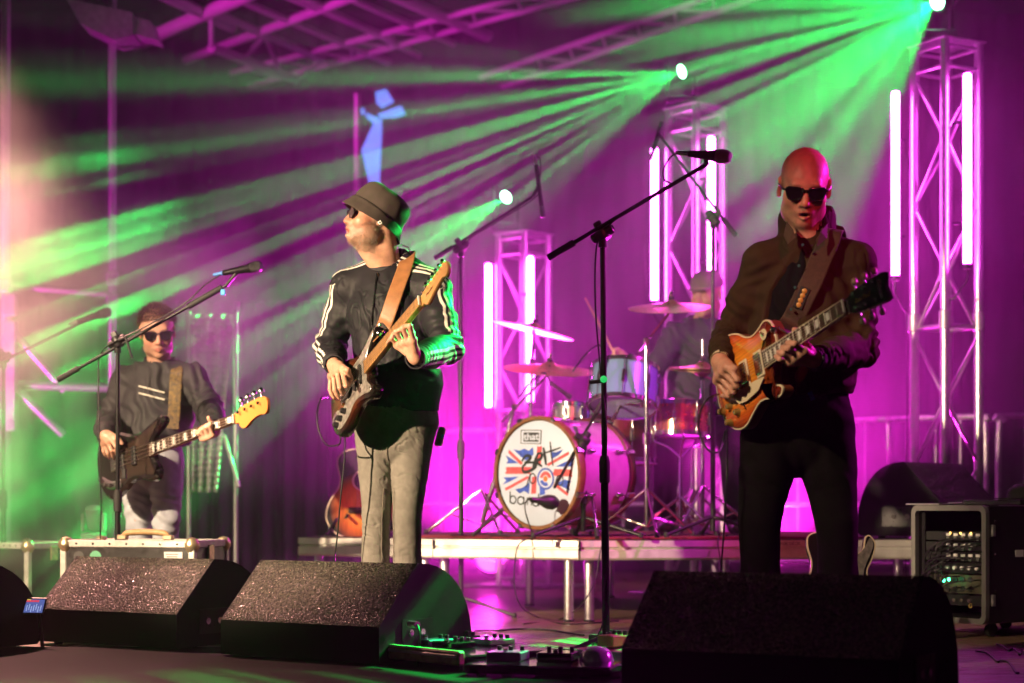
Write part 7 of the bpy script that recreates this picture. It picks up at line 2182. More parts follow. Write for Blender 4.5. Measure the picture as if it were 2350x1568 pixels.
# ------------------------------------------------------------------ bald guitarist
def bald_guitarist():
    d1 = 6.3
    J = lambda x, y, dd=0.0: P(x, y, d1 + dd)
    per = thing('person', 'bald man in dark brown jacket and sunglasses playing a sunburst guitar', 'person', (J(1840, HY).x, d1, 0))
    lat = Vector((0.985, -0.17, 0)).normalized()
    hc = J(1846, 428, -0.02); HM = head_frame(hc, (-0.10, -0.92, -0.36), -3); hs = 1.06
    neckb = J(1852, 560, 0.04)
    shR, elR, wrR = J(1752, 604, 0.03), J(1678, 768, 0.08), GP(LG, 1652, 828, 0.055)
    shL, elL, wrL = J(1962, 604, 0.0), J(1975, 800, -0.06), GP(LG, 1868, 824, -0.06)
    gp = lambda x, y, h: GP(LG, x, y, h)
    R = [[gp(1670, 843, .080), gp(1692, 872, .070), gp(1681, 882, .032)], [gp(1660, 853, .076), gp(1690, 886, .058), gp(1673, 894, .030)],
         [gp(1651, 864, .066), gp(1683, 900, .048), gp(1664, 903, .027)], [gp(1645, 875, .055), gp(1672, 910, .040), gp(1656, 908, .022)]]
    RT = [gp(1668, 834, .062), gp(1686, 847, .070), gp(1695, 868, .036)]
    Lf = [[gp(1846, 806, .0), gp(1823, 789, .044), gp(1807, 786, .021)], [gp(1834, 815, .0), gp(1809, 800, .047), gp(1795, 797, .021)],
          [gp(1822, 824, .0), gp(1797, 812, .044), gp(1785, 808, .020)], [gp(1811, 832, .0), gp(1790, 825, .037), gp(1779, 818, .020)]]
    LT = [gp(1854, 800, -.034), gp(1840, 775, -.040), gp(1823, 757, -.014)]
    pel = J(1832, 965, 0.02)
    hipR, knR, anR = J(1772, 985, 0.0), J(1743, 1195, -0.03), J(1748, 1498, 0.0)
    hipL, knL, anL = J(1890, 985, 0.0), J(1920, 1195, -0.03), J(1930, 1498, 0.0)
    lo, hi = limits([hc + Vector((0, 0, 0.17)), hc + Vector((0, -0.14, 0)), shR, elR, wrR, shL, elL, wrL, pel, anR, anL, Vector((anR.x, anR.y, 0)), J(1850, 600, 0.12)] + [q for f in R + Lf for q in f], 0.08)
    F = Field(lo, hi, 0.0044)
    F.echain([J(1832, 985, 0.02), J(1835, 860, 0.02), J(1850, 690, 0.03), J(1853, 610, 0.04)], [(0.15, 0.11), (0.145, 0.11), (0.16, 0.11), (0.13, 0.08)], lat, 0.03)
    for s_, e_, w_ in ((shR, elR, wrR), (shL, elL, wrL)):
        F.chain([J(1853, 610, 0.04), s_, e_, w_], [0.06, 0.05, 0.038, 0.028], 0.02)
    for h_, k_, a_ in ((hipR, knR, anR), (hipL, knL, anL)):
        F.chain([h_, k_, a_, Vector((a_.x, a_.y, 0.05))], [0.085, 0.05, 0.04, 0.035], 0.03)
    F.cone(neckb, HM @ Vector((0, -0.03, -0.07)), 0.066, 0.062, 0.03)
    F.cone(neckb + Vector((0, -0.04, 0.0)), HM @ Vector((0, 0.02, -0.09)), 0.05, 0.045, 0.03)
    add_head(F, HM, hs, 0.006, 1.08)
    add_hand(F, wrR, R, RT, 1.03); add_hand(F, wrL, Lf, LT, 1.03)
    v, f = F.surface(); v = relax(v, f, 1, 0.4)
    base = (0.58, 0.29, 0.21)
    body = mesh('body', v, f, skin_material('skin_ruddy', base, (0.45, 0.14, 0.12)), per, smooth=True)
    attr(body, 'tint', skin_tint(v, HM, hs, base, (0.42, 0.13, 0.12), 0.30, (0.30, 0.16, 0.1), 0.8), 'FLOAT_COLOR')
    # shirt
    shirt_m = mat('black_shirt', (0.005, 0.005, 0.006), 0.85, spec=0.1, bump=0.2, bscale=500)
    F = Field(*limits([J(1650, 540, 0.0), J(2020, 960, 0.2), J(1850, 500, -0.16)], 0.06), 0.006)
    F.echain([J(1832, 930, 0.02), J(1838, 820, 0.02), J(1850, 690, 0.03), J(1853, 610, 0.04), J(1853, 575, 0.04)], [(0.168, 0.126), (0.166, 0.130), (0.176, 0.128), (0.135, 0.098), (0.078, 0.078)], lat, 0.03)
    F.cone(J(1853, 585, 0.04), J(1850, 536, 0.035), 0.078, 0.074, 0.02)
    F.cone(J(1850, 560, 0.03), J(1846, 470, 0.03), 0.064, 0.07, 0.0, 'sub')
    sh, vs, fs = garment('shirt', F, shirt_m, per, [folds((1, 0, 0.3), 0.06, 0.004, None, None, 0.9, 3.0)], 2)
    for y in (562, 610, 660, 710):
        bx_ = bar('button', J(1842 - (y - 562) * 0.18, y, -0.13), J(1842 - (y - 562) * 0.18, y, -0.138), 0.005, mat('teal_button', (0.03, 0.09, 0.09), 0.3), sh, 10)
    # jacket
    jm = mat('brown_jacket_cotton', (0.036, 0.023, 0.012), 0.8, spec=0.1, var=0.12, vscale=10, bump=0.2, bscale=420, bdist=0.0008)
    lo, hi = limits([shR, elR, wrR, shL, elL, wrL, J(1832, 925), J(1850, 480), J(1850, 600, 0.13), J(1850, 600, -0.13)], 0.10)
    F = Field(lo, hi, 0.0048)
    F.echain([J(1838, 900, 0.02), J(1838, 860, 0.02), J(1842, 780, 0.02), J(1852, 690, 0.03), J(1855, 612, 0.045), J(1855, 580, 0.05)],
             [(0.176, 0.138), (0.184, 0.148), (0.180, 0.148), (0.184, 0.144), (0.145, 0.112), (0.10, 0.095)], lat, 0.03)
    for s_, e_, w_ in ((shR, elR, wrR), (shL, elL, wrL)):
        dw = (w_ - e_).normalized(); cuff = w_ - dw * 0.028
        F.chain([J(1853, 600, 0.045).lerp(s_, 0.35), s_, s_.lerp(e_, 0.5), e_, e_.lerp(cuff, 0.6), cuff], [0.078, 0.064, 0.060, 0.057, 0.051, 0.041], 0.03)
    F.cone(J(1840, 566, 0.06), shR, 0.058, 0.064, 0.03); F.cone(J(1872, 566, 0.06), shL, 0.058, 0.064, 0.03)
    # collar, standing and open
    F.cone(J(1854, 575, 0.05), J(1852, 508, 0.055), 0.098, 0.098, 0.02)
    F.cone(J(1852, 575, 0.035), J(1850, 440, 0.04), 0.078, 0.086, 0.004, 'sub')
    # front opening
    F.chain([J(1850, 480, -0.08), J(1844, 550, -0.10), J(1820, 620, -0.115), J(1788, 700, -0.125), J(1770, 770, -0.13), J(1768, 860, -0.13), J(1768, 960, -0.13)], [0.050, 0.050, 0.064, 0.080, 0.088, 0.090, 0.09], 0.006, 'sub')
    F.cut(J(1838, 912, 0.02), (0.06, 0, -1), 0.01)
    aR = (elR - shR).normalized(); aL = (elL - shL).normalized()
    wr = [folds(aR + Vector((0.5, 0, 0)), 0.065, 0.0048, shR.lerp(elR, 0.45) + Vector((0, -0.05, 0)), 0.13, 0.9, 21.0), folds(aR, 0.045, 0.0054, elR, 0.13, 0.8, 22.0), folds(wrR - elR, 0.03, 0.006, wrR, 0.10, 0.6, 23.0),
          folds(aL + Vector((-0.4, 0, 0)), 0.07, 0.0048, shL.lerp(elL, 0.5), 0.14, 0.9, 24.0), folds(aL + Vector((0.6, 0, 0)), 0.05, 0.0066, elL, 0.14, 0.9, 25.0), folds(wrL - elL, 0.035, 0.006, wrL, 0.1, 0.6, 26.0),
          folds((0.75, 0, 0.65), 0.075, 0.0048, J(1735, 690, -0.1), 0.16, 0.8, 27.0), folds((1, 0, 0.2), 0.07, 0.006, J(1930, 700, -0.1), 0.15, 0.9, 28.0), folds((0.2, 0, 1), 0.05, 0.008, J(1900, 880, -0.1), 0.15, 0.9, 29.0), creases((14, 14, 9), 0.005, 0.09, None, None, 6.0, 0.7), rumple(8.0, 0.002, 2.0)]
    jk, vj, fj = garment('jacket', F, jm, per, wr, 2)
    # lapel points of the collar
    jl = mat('brown_jacket_lining', (0.045, 0.03, 0.016), 0.6, var=0.15, vscale=20, bump=0.2, bscale=400)
    for pts in ([(1806, 508, -.065), (1820, 526, -.105), (1826, 545, -.125), (1808, 560, -.135), (1799, 540, -.10)], [(1900, 512, -.06), (1884, 532, -.11), (1874, 548, -.125), (1874, 566, -.14), (1898, 548, -.11)]):
        a = [J(*p) for p in pts]; n = len(a); b = [p + Vector((0, 0.006, 0)) for p in a]
        mesh('collar_point', a + b, [tuple(range(n)), tuple(range(2 * n - 1, n - 1, -1))] + [(i, n + i, n + (i + 1) % n, (i + 1) % n) for i in range(n)], jl, jk)
    # zip edges along the opening
    def surf(vv, px, py, tol=0.008):
        c = Vector((0, 0, CAMZ)); dv = (P(px, py, 1.0) - c); pv = np.array(tuple(dv), np.float32); rel = vv - np.array(tuple(c), np.float32)
        t_ = (rel @ pv) / (pv @ pv); ds = np.linalg.norm(rel - t_[:, None] * pv, axis=1); k = np.nonzero(ds < tol)[0]
        return c + dv * float(t_[k].min()) if len(k) else None
    # trousers
    tm = mat('black_trousers', (0.005, 0.0046, 0.004), 0.9, spec=0.08, var=0.15, vscale=20, bump=0.3, bscale=600)
    lo, hi = limits([pel + Vector((-0.12, -0.08, 0.12)), pel + Vector((0.12, 0.08, 0)), hipR, knR, anR, hipL, knL, anL], 0.14); lo[2] = 0.05
    F = Field(lo, hi, 0.0055)
    F.echain([J(1834, 905, 0.02), J(1832, 960, 0.02), J(1831, 1010, 0.02)], [(0.165, 0.12), (0.185, 0.135), (0.175, 0.13)], lat, 0.02)
    for h_, k_, a_ in ((hipR, knR, anR), (hipL, knL, anL)):
        F.chain([h_, h_.lerp(k_, 0.5), k_, k_.lerp(a_, 0.4), a_], [0.108, 0.092, 0.072, 0.066, 0.062], 0.01)
    F.cut(Vector((0, 0, 0.075)), (0, 0, -1))
    wr = [creases((7, 7, 24), 0.006, 0.09, knR + Vector((0, -0.06, 0.0)), 0.15, 31.0), creases((7, 7, 24), 0.006, 0.09, knL + Vector((0, -0.06, 0.0)), 0.15, 32.0), folds((0.7, 0, 0.7), 0.06, 0.004, pel + Vector((0, -0.1, -0.1)), 0.2, 1.0, 33.0), rumple(8, 0.002, 6)]
    garment('trousers', F, tm, per, wr, 1)
    for a_ in (anR, anL):
        F = Field(*limits([Vector((a_.x, a_.y, 0)), Vector((a_.x - 0.1, a_.y - 0.22, 0.1)), Vector((a_.x + 0.1, a_.y + 0.1, 0))], 0.08), 0.007)
        shoe(F, a_, (0.0, -1, 0)); garment('shoe', F, mat('black_shoe', (0.02, 0.02, 0.02), 0.4), per, None, 1)
    glasses(per, HM, hs, ('square', 'black square sunglasses on the bald man'), mat('black_acetate', (0.01, 0.01, 0.01), 0.15, coat=0.6), mat('dark_lens', (0.012, 0.008, 0.012), 0.06, coat=0.8))
    # wrist band and watch
    dw = (wrR - elR).normalized()
    M = Matrix.Translation(wrR - dw * 0.006) @ dw.to_track_quat('Z', 'Y').to_matrix().to_4x4()
    wb = thing('wrist_band', 'pale yellow paper festival band on the wrist of the bald man', 'wrist band', wrR)
    with frame(M):
        lathe('band', [(0.033, -0.009), (0.034, -0.009), (0.033, 0.009), (0.032, 0.009)], mat('yellow_band', (0.65, 0.58, 0.28), 0.5, col2=(0.75, 0.7, 0.62), vscale=30), wb, n=28)
    dw = (wrL - elL).normalized(); M = Matrix.Translation(wrL - dw * 0.002) @ dw.to_track_quat('Z', 'Y').to_matrix().to_4x4()
    wt = thing('wrist_watch', 'dark watch on the left wrist of the bald man', 'watch', wrL)
    with frame(M):
        lathe('strap', [(0.033, -0.01), (0.035, -0.01), (0.035, 0.01), (0.033, 0.01)], rubber, wt, n=24)
        lathe('case', [(0, 0.007), (0.014, 0.007), (0.016, 0.004), (0.016, 0)], black_metal, wt, n=20, M=RY(90) @ T(0, 0, 0.034))
    # strap
    st = thing('guitar_strap', 'wide dark brown woven strap across the chest of the bald man', 'guitar strap', J(1880, 660, -0.15))
    sm_ = mat('woven_brown_strap', (0.045, 0.024, 0.014), 0.75, var=0.2, vscale=60, bump=0.6, bscale=220)
    pts = []
    for x, y in ((1908, 530), (1898, 560), (1880, 600), (1864, 640), (1847, 675), (1829, 712), (1808, 748)):
        p = surf(vj, x, y); p2 = surf(vs, x, y)
        p = p if p is not None else p2
        if p2 is not None and p is not None and p2.y < p.y: p = p2
        if p is not None: pts.append(p + Vector((0, -0.020, 0.0)))
    pts = [J(1918, 600, 0.19), J(1918, 550, 0.13), J(1915, 532, 0.06)] + pts + [LG @ Vector((0.225, 0.09, -0.02))]
    so = tube('strap_band', pts, 1.0, sm_, st, n=12, sub=5, flat=(0.037, 0.0025), ref=(-0.2, -1, 0.1))
    pa, pb = surf(np.array([v_.co for v_ in so.data.vertices], np.float32), 1850, 660, 0.014), surf(np.array([v_.co for v_ in so.data.vertices], np.float32), 1830, 708, 0.014)
    if pa is not None and pb is not None:
        ax_ = (pb - pa); Lb = ax_.length; ax_.normalize(); nn = Vector((-0.15, -1, 0.1)); nn = (nn - ax_ * nn.dot(ax_)).normalized()
        with frame(basis((pa + pb) / 2 + nn * 0.004, ax_, nn.cross(ax_), nn)):
            pl = box('strap_patch', (0, 0, 0), (Lb, 0.034, 0.004), rubber, st, 0.002)
            for k in range(4):
                lathe('patch_mark', [(0, 0.002), (0.008, 0.001), (0.009, 0)], mat('amber_print', (0.5, 0.28, 0.06), 0.4), pl, n=12, M=T((k - 1.5) * Lb * 0.22, 0, 0.002))
    lathe('strap_pin', [(0.012, 0), (0.010, 0.006), (0, 0.008)], chrome, st, n=14, M=Matrix.Translation(LG @ Vector((0.232, 0.08, 0.0))) @ RX(90))
    o = tube('label_tag', [J(1858, 900, -0.15), J(1862, 908, -0.15), J(1866, 918, -0.15)], 1.0, mat('blue_tab', (0.03, 0.12, 0.4), 0.5), jk, n=6, sub=2, flat=(0.008, 0.001), ref=(0, -1, 0))
    jack = LG @ Vector((-0.12, -0.13, -0.03))
    cord('guitar_cable', [GP(LG, 1664, 988, -0.03), GP(LG, 1659, 1015, -0.03), J(1648, 1038, -0.16), J(1622, 1030, -0.14), J(1605, 990, -0.12), J(1607, 945, -0.12), J(1625, 915, -0.12), J(1650, 905, -0.05)], 'black guitar lead looping below the sunburst guitar')
    cord('guitar_cable', [GP(LG, 1668, 985, -0.035), J(1668, 1080, -0.12), J(1664, 1180, -0.12), J(1655, 1300, -0.1), J(1640, 1450, -0.1)], 'thin lead hanging beside the black trousers')
    return per
bald_guitarist()
# ------------------------------------------------------------------ bassist
def bassist():
    d2 = 8.95
    J = lambda x, y, dd=0.0: P(x, y, d2 + dd)
    per = thing('person', 'bassist in dark jacket, sunglasses and pale jeans leaning in the smoke', 'person', (J(350, HY).x, d2, 0))
    lat = Vector((0.97, -0.22, 0)).normalized()
    hc = J(361, 760, -0.02); HM = head_frame(hc, (0.22, -0.93, -0.28), 4); hs = 1.02
    neckb = J(366, 845, 0.04)
    gp = lambda x, y, h: GP(BG, x, y, h)
    shR, elR, wrR = J(292, 872, 0.08), J(252, 968, 0.06), gp(243, 1000, .07)
    shL, elL, wrL = J(443, 868, -0.02), J(484, 945, -0.10), gp(492, 988, -.05)
    R = [[gp(254, 1008, .07), gp(266, 1024, .065), gp(268, 1042, .03)], [gp(248, 1014, .07), gp(256, 1034, .06), gp(260, 1050, .026)], [gp(241, 1016, .062), gp(247, 1040, .05), gp(252, 1052, .024)], [gp(235, 1016, .055), gp(238, 1036, .045), gp(244, 1048, .022)]]
    RT = [gp(256, 1000, .06), gp(270, 1006, .055), gp(280, 1018, .04)]
    Lf = [[gp(488, 996, .0), gp(482, 974, .042), gp(470, 978, .018)], [gp(480, 1001, .0), gp(472, 980, .045), gp(461, 984, .018)], [gp(472, 1004, .0), gp(463, 986, .042), gp(454, 990, .018)], [gp(464, 1006, .0), gp(456, 994, .036), gp(449, 996, .018)]]
    LT = [gp(492, 990, -.034), gp(486, 972, -.038), gp(478, 958, -.012)]
    pel = J(345, 1050, 0.06)
    hipR, knR, anR = J(312, 1062, 0.06), J(318, 1190, -0.02), J(330, 1380, 0.10)
    hipL, knL, anL = J(382, 1062, 0.05), J(382, 1192, -0.10), J(375, 1380, 0.02)
    lo, hi = limits([hc + Vector((0, 0, 0.17)), hc + Vector((0, -0.14, 0)), shR, elR, wrR, shL, elL, wrL, pel, anR, anL, Vector((anR.x, anR.y, 0)), J(366, 900, 0.15)] + [q for f in R + Lf for q in f], 0.08)
    F = Field(lo, hi, 0.0062)
    F.echain([pel, J(355, 980, 0.05), J(366, 900, 0.05), J(367, 868, 0.05)], [(0.14, 0.10), (0.135, 0.10), (0.15, 0.10), (0.12, 0.08)], lat, 0.03)
    for s_, e_, w_ in ((shR, elR, wrR), (shL, elL, wrL)): F.chain([J(367, 875, 0.05), s_, e_, w_], [0.06, 0.05, 0.038, 0.028], 0.02)
    for h_, k_, a_ in ((hipR, knR, anR), (hipL, knL, anL)): F.chain([h_, k_, a_, Vector((a_.x, a_.y, 0.05))], [0.08, 0.05, 0.04, 0.035], 0.03)
    F.cone(neckb, HM @ Vector((0, -0.03, -0.07)), 0.060, 0.056, 0.03)
    add_head(F, HM, hs, 0.0)
    add_hand(F, wrR, R, RT, 1.05); add_hand(F, wrL, Lf, LT, 1.05)
    v, f = F.surface(); v = relax(v, f, 1, 0.4)
    base = (0.58, 0.32, 0.23)
    body = mesh('body', v, f, skin_material('skin_pale', base, (0.45, 0.16, 0.14)), per, smooth=True)
    attr(body, 'tint', skin_tint(v, HM, hs, base, (0.45, 0.15, 0.13), 0.35, (0.1, 0.06, 0.04), 0.5), 'FLOAT_COLOR')
    # hair: a cap of short blades
    q = local_head(v, HM, hs); n = normals(v, f); rng = np.random.default_rng(5)
    m = (np.linalg.norm(q - np.array([0, -0.016, 0.03]), axis=1) < 0.125) & ((q[:, 2] > 0.052 + 0.25 * np.clip(q[:, 1] - 0.02, -0.2, 0.1)) | ((q[:, 1] < -0.035) & (q[:, 2] > -0.06))) & (np.abs(q[:, 0]) < 0.0785)
    idx = np.nonzero(m)[0]; pick = rng.choice(idx, 6500)
    fwd = np.array(HM.to_3x3() @ Vector((-0.5, 0.5, 0.3)), np.float32)
    dr = n[pick] * 0.7 + fwd * 0.55 + rng.normal(size=(len(pick), 3)) * 0.25; dr /= np.linalg.norm(dr, axis=1, keepdims=True)
    hairs('hair', v[pick] + rng.normal(size=(len(pick), 3)) * 0.003, dr, 0.022, 0.0013, mat('brown_hair', (0.10, 0.055, 0.03), 0.5), body, droop=0.25, rng=rng)
    jm = mat('dark_overshirt', (0.022, 0.022, 0.026), 0.7, bump=0.2, bscale=400)
    lo, hi = limits([shR, elR, wrR, shL, elL, wrL, J(350, 1085), J(366, 830), J(366, 900, 0.17), J(366, 900, -0.12)], 0.10)
    F = Field(lo, hi, 0.0065)
    F.echain([J(348, 1062, 0.05), J(355, 1000, 0.05), J(366, 920, 0.05), J(368, 872, 0.05), J(368, 852, 0.05)], [(0.185, 0.145), (0.180, 0.145), (0.185, 0.14), (0.15, 0.11), (0.09, 0.085)], lat, 0.03)
    for s_, e_, w_ in ((shR, elR, wrR), (shL, elL, wrL)):
        dw = (w_ - e_).normalized(); cuff = w_ - dw * 0.03
        F.chain([J(367, 872, 0.05).lerp(s_, 0.35), s_, e_, e_.lerp(cuff, 0.6), cuff], [0.085, 0.07, 0.064, 0.054, 0.045], 0.03)
    F.cone(J(367, 866, 0.04), J(367, 838, 0.045), 0.085, 0.08, 0.02)
    F.cone(J(367, 866, 0.03), J(365, 800, 0.03), 0.064, 0.072, 0.0, 'sub'); F.cone(J(372, 850, -0.10), J(368, 890, -0.12), 0.05, 0.03, 0.01, 'sub')
    F.cut(J(348, 1038, 0), (0.25, 0, -1), 0.01)
    wr = [folds(elR - shR, 0.05, 0.008, elR, 0.13, 0.8, 41), folds(elL - shL, 0.05, 0.008, elL, 0.13, 0.8, 42), folds((0.8, 0, 0.5), 0.07, 0.007, None, None, 0.9, 43), rumple(8, 0.003, 7)]
    jk, vj, fj = garment('overshirt', F, jm, per, wr, 2)
    def surf(vv, px, py, tol=0.01):
        c = Vector((0, 0, CAMZ)); dv = (P(px, py, 1.0) - c); pv = np.array(tuple(dv), np.float32); rel = vv - np.array(tuple(c), np.float32)
        t_ = (rel @ pv) / (pv @ pv); ds = np.linalg.norm(rel - t_[:, None] * pv, axis=1); k = np.nonzero(ds < tol)[0]
        return c + dv * float(t_[k].min()) if len(k) else None
    pale = mat('pale_trim', (0.6, 0.58, 0.52), 0.6)
    for y in (886, 902):
        pp = [surf(vj, 318 + 10 * k, y + 2.6 * k) for k in range(7)]; pp = [p + Vector((0, -0.003, 0)) for p in pp if p is not None]
        if len(pp) > 2: tube('chest_stripe', pp, 1.0, pale, jk, n=6, sub=3, flat=(0.004, 0.0015), ref=(0, -1, 0))
    pts = [J(412, 900, 0.16), J(408, 850, 0.11), J(406, 838, 0.05)]
    for x, y in ((406, 850), (404, 880), (402, 915), (400, 950), (398, 985)):
        p = surf(vj, x, y)
        if p is not None: pts.append(p + Vector((0, -0.010, 0)))
    st = thing('guitar_strap', 'patterned dark strap over the shoulder of the bassist', 'guitar strap', J(404, 900, -0.1))
    tube('strap_band', pts, 1.0, mat('patterned_strap', (0.05, 0.04, 0.03), 0.7, col2=(0.22, 0.14, 0.04), vscale=70), st, n=10, sub=4, flat=(0.030, 0.0025), ref=(0, -1, 0.1))
    # jeans
    lo, hi = limits([pel + Vector((-0.12, -0.08, 0.1)), pel + Vector((0.12, 0.08, 0)), hipR, knR, anR, hipL, knL, anL], 0.14); lo[2] = 0.05
    F = Field(lo, hi, 0.0062)
    F.echain([J(346, 1035, 0.05), J(345, 1055, 0.05), J(345, 1085, 0.05)], [(0.155, 0.118), (0.165, 0.125), (0.155, 0.125)], lat, 0.02)
    for h_, k_, a_ in ((hipR, knR, anR), (hipL, knL, anL)): F.chain([h_, h_.lerp(k_, 0.5), k_, k_.lerp(a_, 0.4), a_], [0.086, 0.078, 0.064, 0.058, 0.056], 0.008)
    F.cut(Vector((0, 0, 0.075)), (0, 0, -1))
    garment('jeans', F, mat('pale_denim', (0.42, 0.45, 0.52), 0.85, var=0.15, vscale=25, bump=0.3, bscale=500), per, [folds((0.3, 0, 1), 0.05, 0.008, knL + Vector((0, -0.06, 0)), 0.14, 0.9, 51), folds((0.3, 0, 1), 0.05, 0.007, knR + Vector((0, -0.06, 0)), 0.13, 0.9, 52), rumple(8, 0.003, 9)], 1)
    for a_ in (anR, anL):
        F = Field(*limits([Vector((a_.x, a_.y, 0)), Vector((a_.x - 0.1, a_.y - 0.22, 0.1)), Vector((a_.x + 0.1, a_.y + 0.1, 0))], 0.08), 0.008)
        shoe(F, a_, (0.0, -1, 0)); garment('shoe', F, MATS['black_shoe'], per, None, 1)
    glasses(per, HM, hs, ('square', 'black sunglasses on the bassist'), MATS['black_acetate'], MATS['dark_lens'])
bassist()

# ------------------------------------------------------------------ drummer
def drummer():
    d3 = 10.25
    J = lambda x, y, dd=0.0: P(x, y, d3 + dd)
    per = thing('person', 'drummer in dark clothes and pale cap behind the ride cymbal', 'person', (J(1600, HY).x, d3 + 0.15, RH))
    lat = Vector((0.98, -0.2, 0)).normalized()
    hc = J(1622, 675, -0.02); HM = head_frame(hc, (-0.55, -0.80, -0.22), 0); hs = 1.0
    neckb = J(1612, 742, 0.04)
    shR, elR, wrR = J(1552, 768, 0.0), J(1490, 865, -0.08), J(1432, 822, -0.22)
    shL, elL, wrL = J(1680, 775, 0.05), J(1720, 870, -0.10), J(1660, 880, -0.32)
    pel = J(1600, 968, 0.15)
    hipR, knR, anR = J(1570, 985, 0.12), J(1530, 1010, -0.33), J(1525, 1195, -0.25)
    hipL, knL, anL = J(1640, 985, 0.12), J(1680, 1010, -0.33), J(1690, 1195, -0.25)
    R = [[J(1422, 812, -0.25), J(1410, 806, -0.28), J(1412, 818, -0.29)], [J(1420, 819, -0.25), J(1407, 815, -0.28), J(1411, 826, -0.28)], [J(1420, 826, -0.25), J(1408, 824, -0.27), J(1414, 832, -0.27)], [J(1422, 832, -0.24), J(1412, 832, -0.26), J(1418, 838, -0.26)]]
    RT = [J(1428, 810, -0.24), J(1418, 802, -0.26), J(1408, 802, -0.28)]
    off = wrL - Vector(wrR)
    Lf = [[p + off for p in q] for q in R]; LTh = [p + off for p in RT]
    lo, hi = limits([hc + Vector((0, 0, 0.17)), hc + Vector((0, -0.14, 0)), shR, elR, wrR, shL, elL, wrL, pel, anR, anL, knR, J(1600, 900, 0.3)] + [q for f in R + Lf for q in f], 0.09); lo[2] = RH
    F = Field(lo, hi, 0.007)
    F.echain([pel, J(1605, 880, 0.08), J(1612, 800, 0.05), J(1612, 768, 0.05)], [(0.15, 0.12), (0.14, 0.11), (0.155, 0.105), (0.12, 0.08)], lat, 0.03)
    for s_, e_, w_ in ((shR, elR, wrR), (shL, elL, wrL)): F.chain([J(1612, 772, 0.05), s_, e_, w_], [0.06, 0.05, 0.04, 0.028], 0.02)
    for h_, k_, a_ in ((hipR, knR, anR), (hipL, knL, anL)): F.chain([h_, k_, a_], [0.085, 0.055, 0.04], 0.03)
    F.cone(neckb, HM @ Vector((0, -0.03, -0.07)), 0.060, 0.056, 0.03)
    add_head(F, HM, hs, 0.0); add_hand(F, wrR, R, RT, 1.05); add_hand(F, wrL, Lf, LTh, 1.05)
    v, f = F.surface(); v = relax(v, f, 1, 0.4)
    base = (0.58, 0.32, 0.23)
    body = mesh('body', v, f, MATS['skin_pale'], per, smooth=True)
    attr(body, 'tint', skin_tint(v, HM, hs, base, (0.45, 0.15, 0.13), 0.2, (0.1, 0.06, 0.04), 0.5), 'FLOAT_COLOR')
    lo, hi = limits([shR, elR, wrR, shL, elL, wrL, J(1600, 990, 0.1), neckb, J(1612, 800, 0.2)], 0.12)
    F = Field(lo, hi, 0.008)
    F.echain([J(1602, 965, 0.12), J(1605, 880, 0.08), J(1612, 800, 0.05), J(1612, 768, 0.05), J(1612, 748, 0.05)], [(0.18, 0.15), (0.175, 0.14), (0.18, 0.135), (0.15, 0.11), (0.085, 0.085)], lat, 0.03)
    for s_, e_, w_ in ((shR, elR, wrR), (shL, elL, wrL)):
        F.chain([J(1612, 772, 0.05).lerp(s_, 0.35), s_, e_, e_.lerp(w_, 0.8)], [0.085, 0.072, 0.06, 0.045], 0.03)
    F.cone(J(1612, 742, 0.04), J(1612, 700, 0.03), 0.062, 0.07, 0.0, 'sub')
    garment('shirt', F, mat('navy_shirt', (0.02, 0.022, 0.035), 0.75), per, [folds((0.6, 0, 0.7), 0.07, 0.008, None, None, 0.9, 61)], 1)
    lo, hi = limits([hipR, knR, anR, hipL, knL, anL, pel], 0.14); lo[2] = RH + 0.03
    F = Field(lo, hi, 0.008)
    for h_, k_, a_ in ((hipR, knR, anR), (hipL, knL, anL)): F.chain([pel, h_, k_, a_], [0.14, 0.10, 0.075, 0.06], 0.03)
    garment('trousers', F, MATS['black_trousers'], per, [rumple(8, 0.004, 3)], 1)
    for a_ in (anR, anL):
        with frame(T(0, 0, RH + 0.011)):
            F = Field(*limits([Vector((a_.x, a_.y, 0)), Vector((a_.x - 0.1, a_.y - 0.22, 0.1)), Vector((a_.x + 0.1, a_.y + 0.1, 0))], 0.08), 0.009)
            shoe(F, a_, (0.0, -1, 0)); garment('shoe', F, MATS['black_shoe'], per, None, 1)
    with frame(HM @ Matrix.Diagonal((hs, hs, hs, 1))):
        hp = thing('flat_cap', 'pale pinkish cap on the drummer', 'cap', (0, 0, 0.1))
        lathe('crown', [(0.092, 0.035), (0.095, 0.06), (0.088, 0.095), (0.06, 0.122), (0.02, 0.13), (0, 0.13)], mat('pale_cap_cloth', (0.30, 0.24, 0.24), 0.85, bump=0.3, bscale=300), hp, n=32, M=T(0, -0.012, 0) @ Matrix.Diagonal((0.93, 1.1, 1, 1)))
        plate('peak', spline2([(-0.07, 0.06), (-0.05, 0.12), (0, 0.145), (0.05, 0.12), (0.07, 0.06), (0, 0.08)], 5), 0.034, 0.040, MATS['pale_cap_cloth'], hp)
    for a, b, lb in ((J(1416, 822, -0.27), J(1344, 686, -0.36), 'drum stick raised in the right hand of the drummer'), (wrL + Vector((-0.02, -0.05, 0)), wrL + Vector((-0.22, -0.2, 0.06)), 'drum stick in the hidden left hand of the drummer')):
        t = thing('drum_stick', lb, 'drum stick', a, 'drum sticks')
        D = (b - a).normalized()
        bar('shaft', a - D * 0.05, b, 0.0075, mat('hickory', (0.5, 0.33, 0.18), 0.5), t, 10, r2=0.005)
        lathe('tip', [(0, -0.01), (0.0055, -0.004), (0.0055, 0.004), (0, 0.01)], MATS['hickory'], t, n=10, M=Matrix.Translation(b))
drummer()

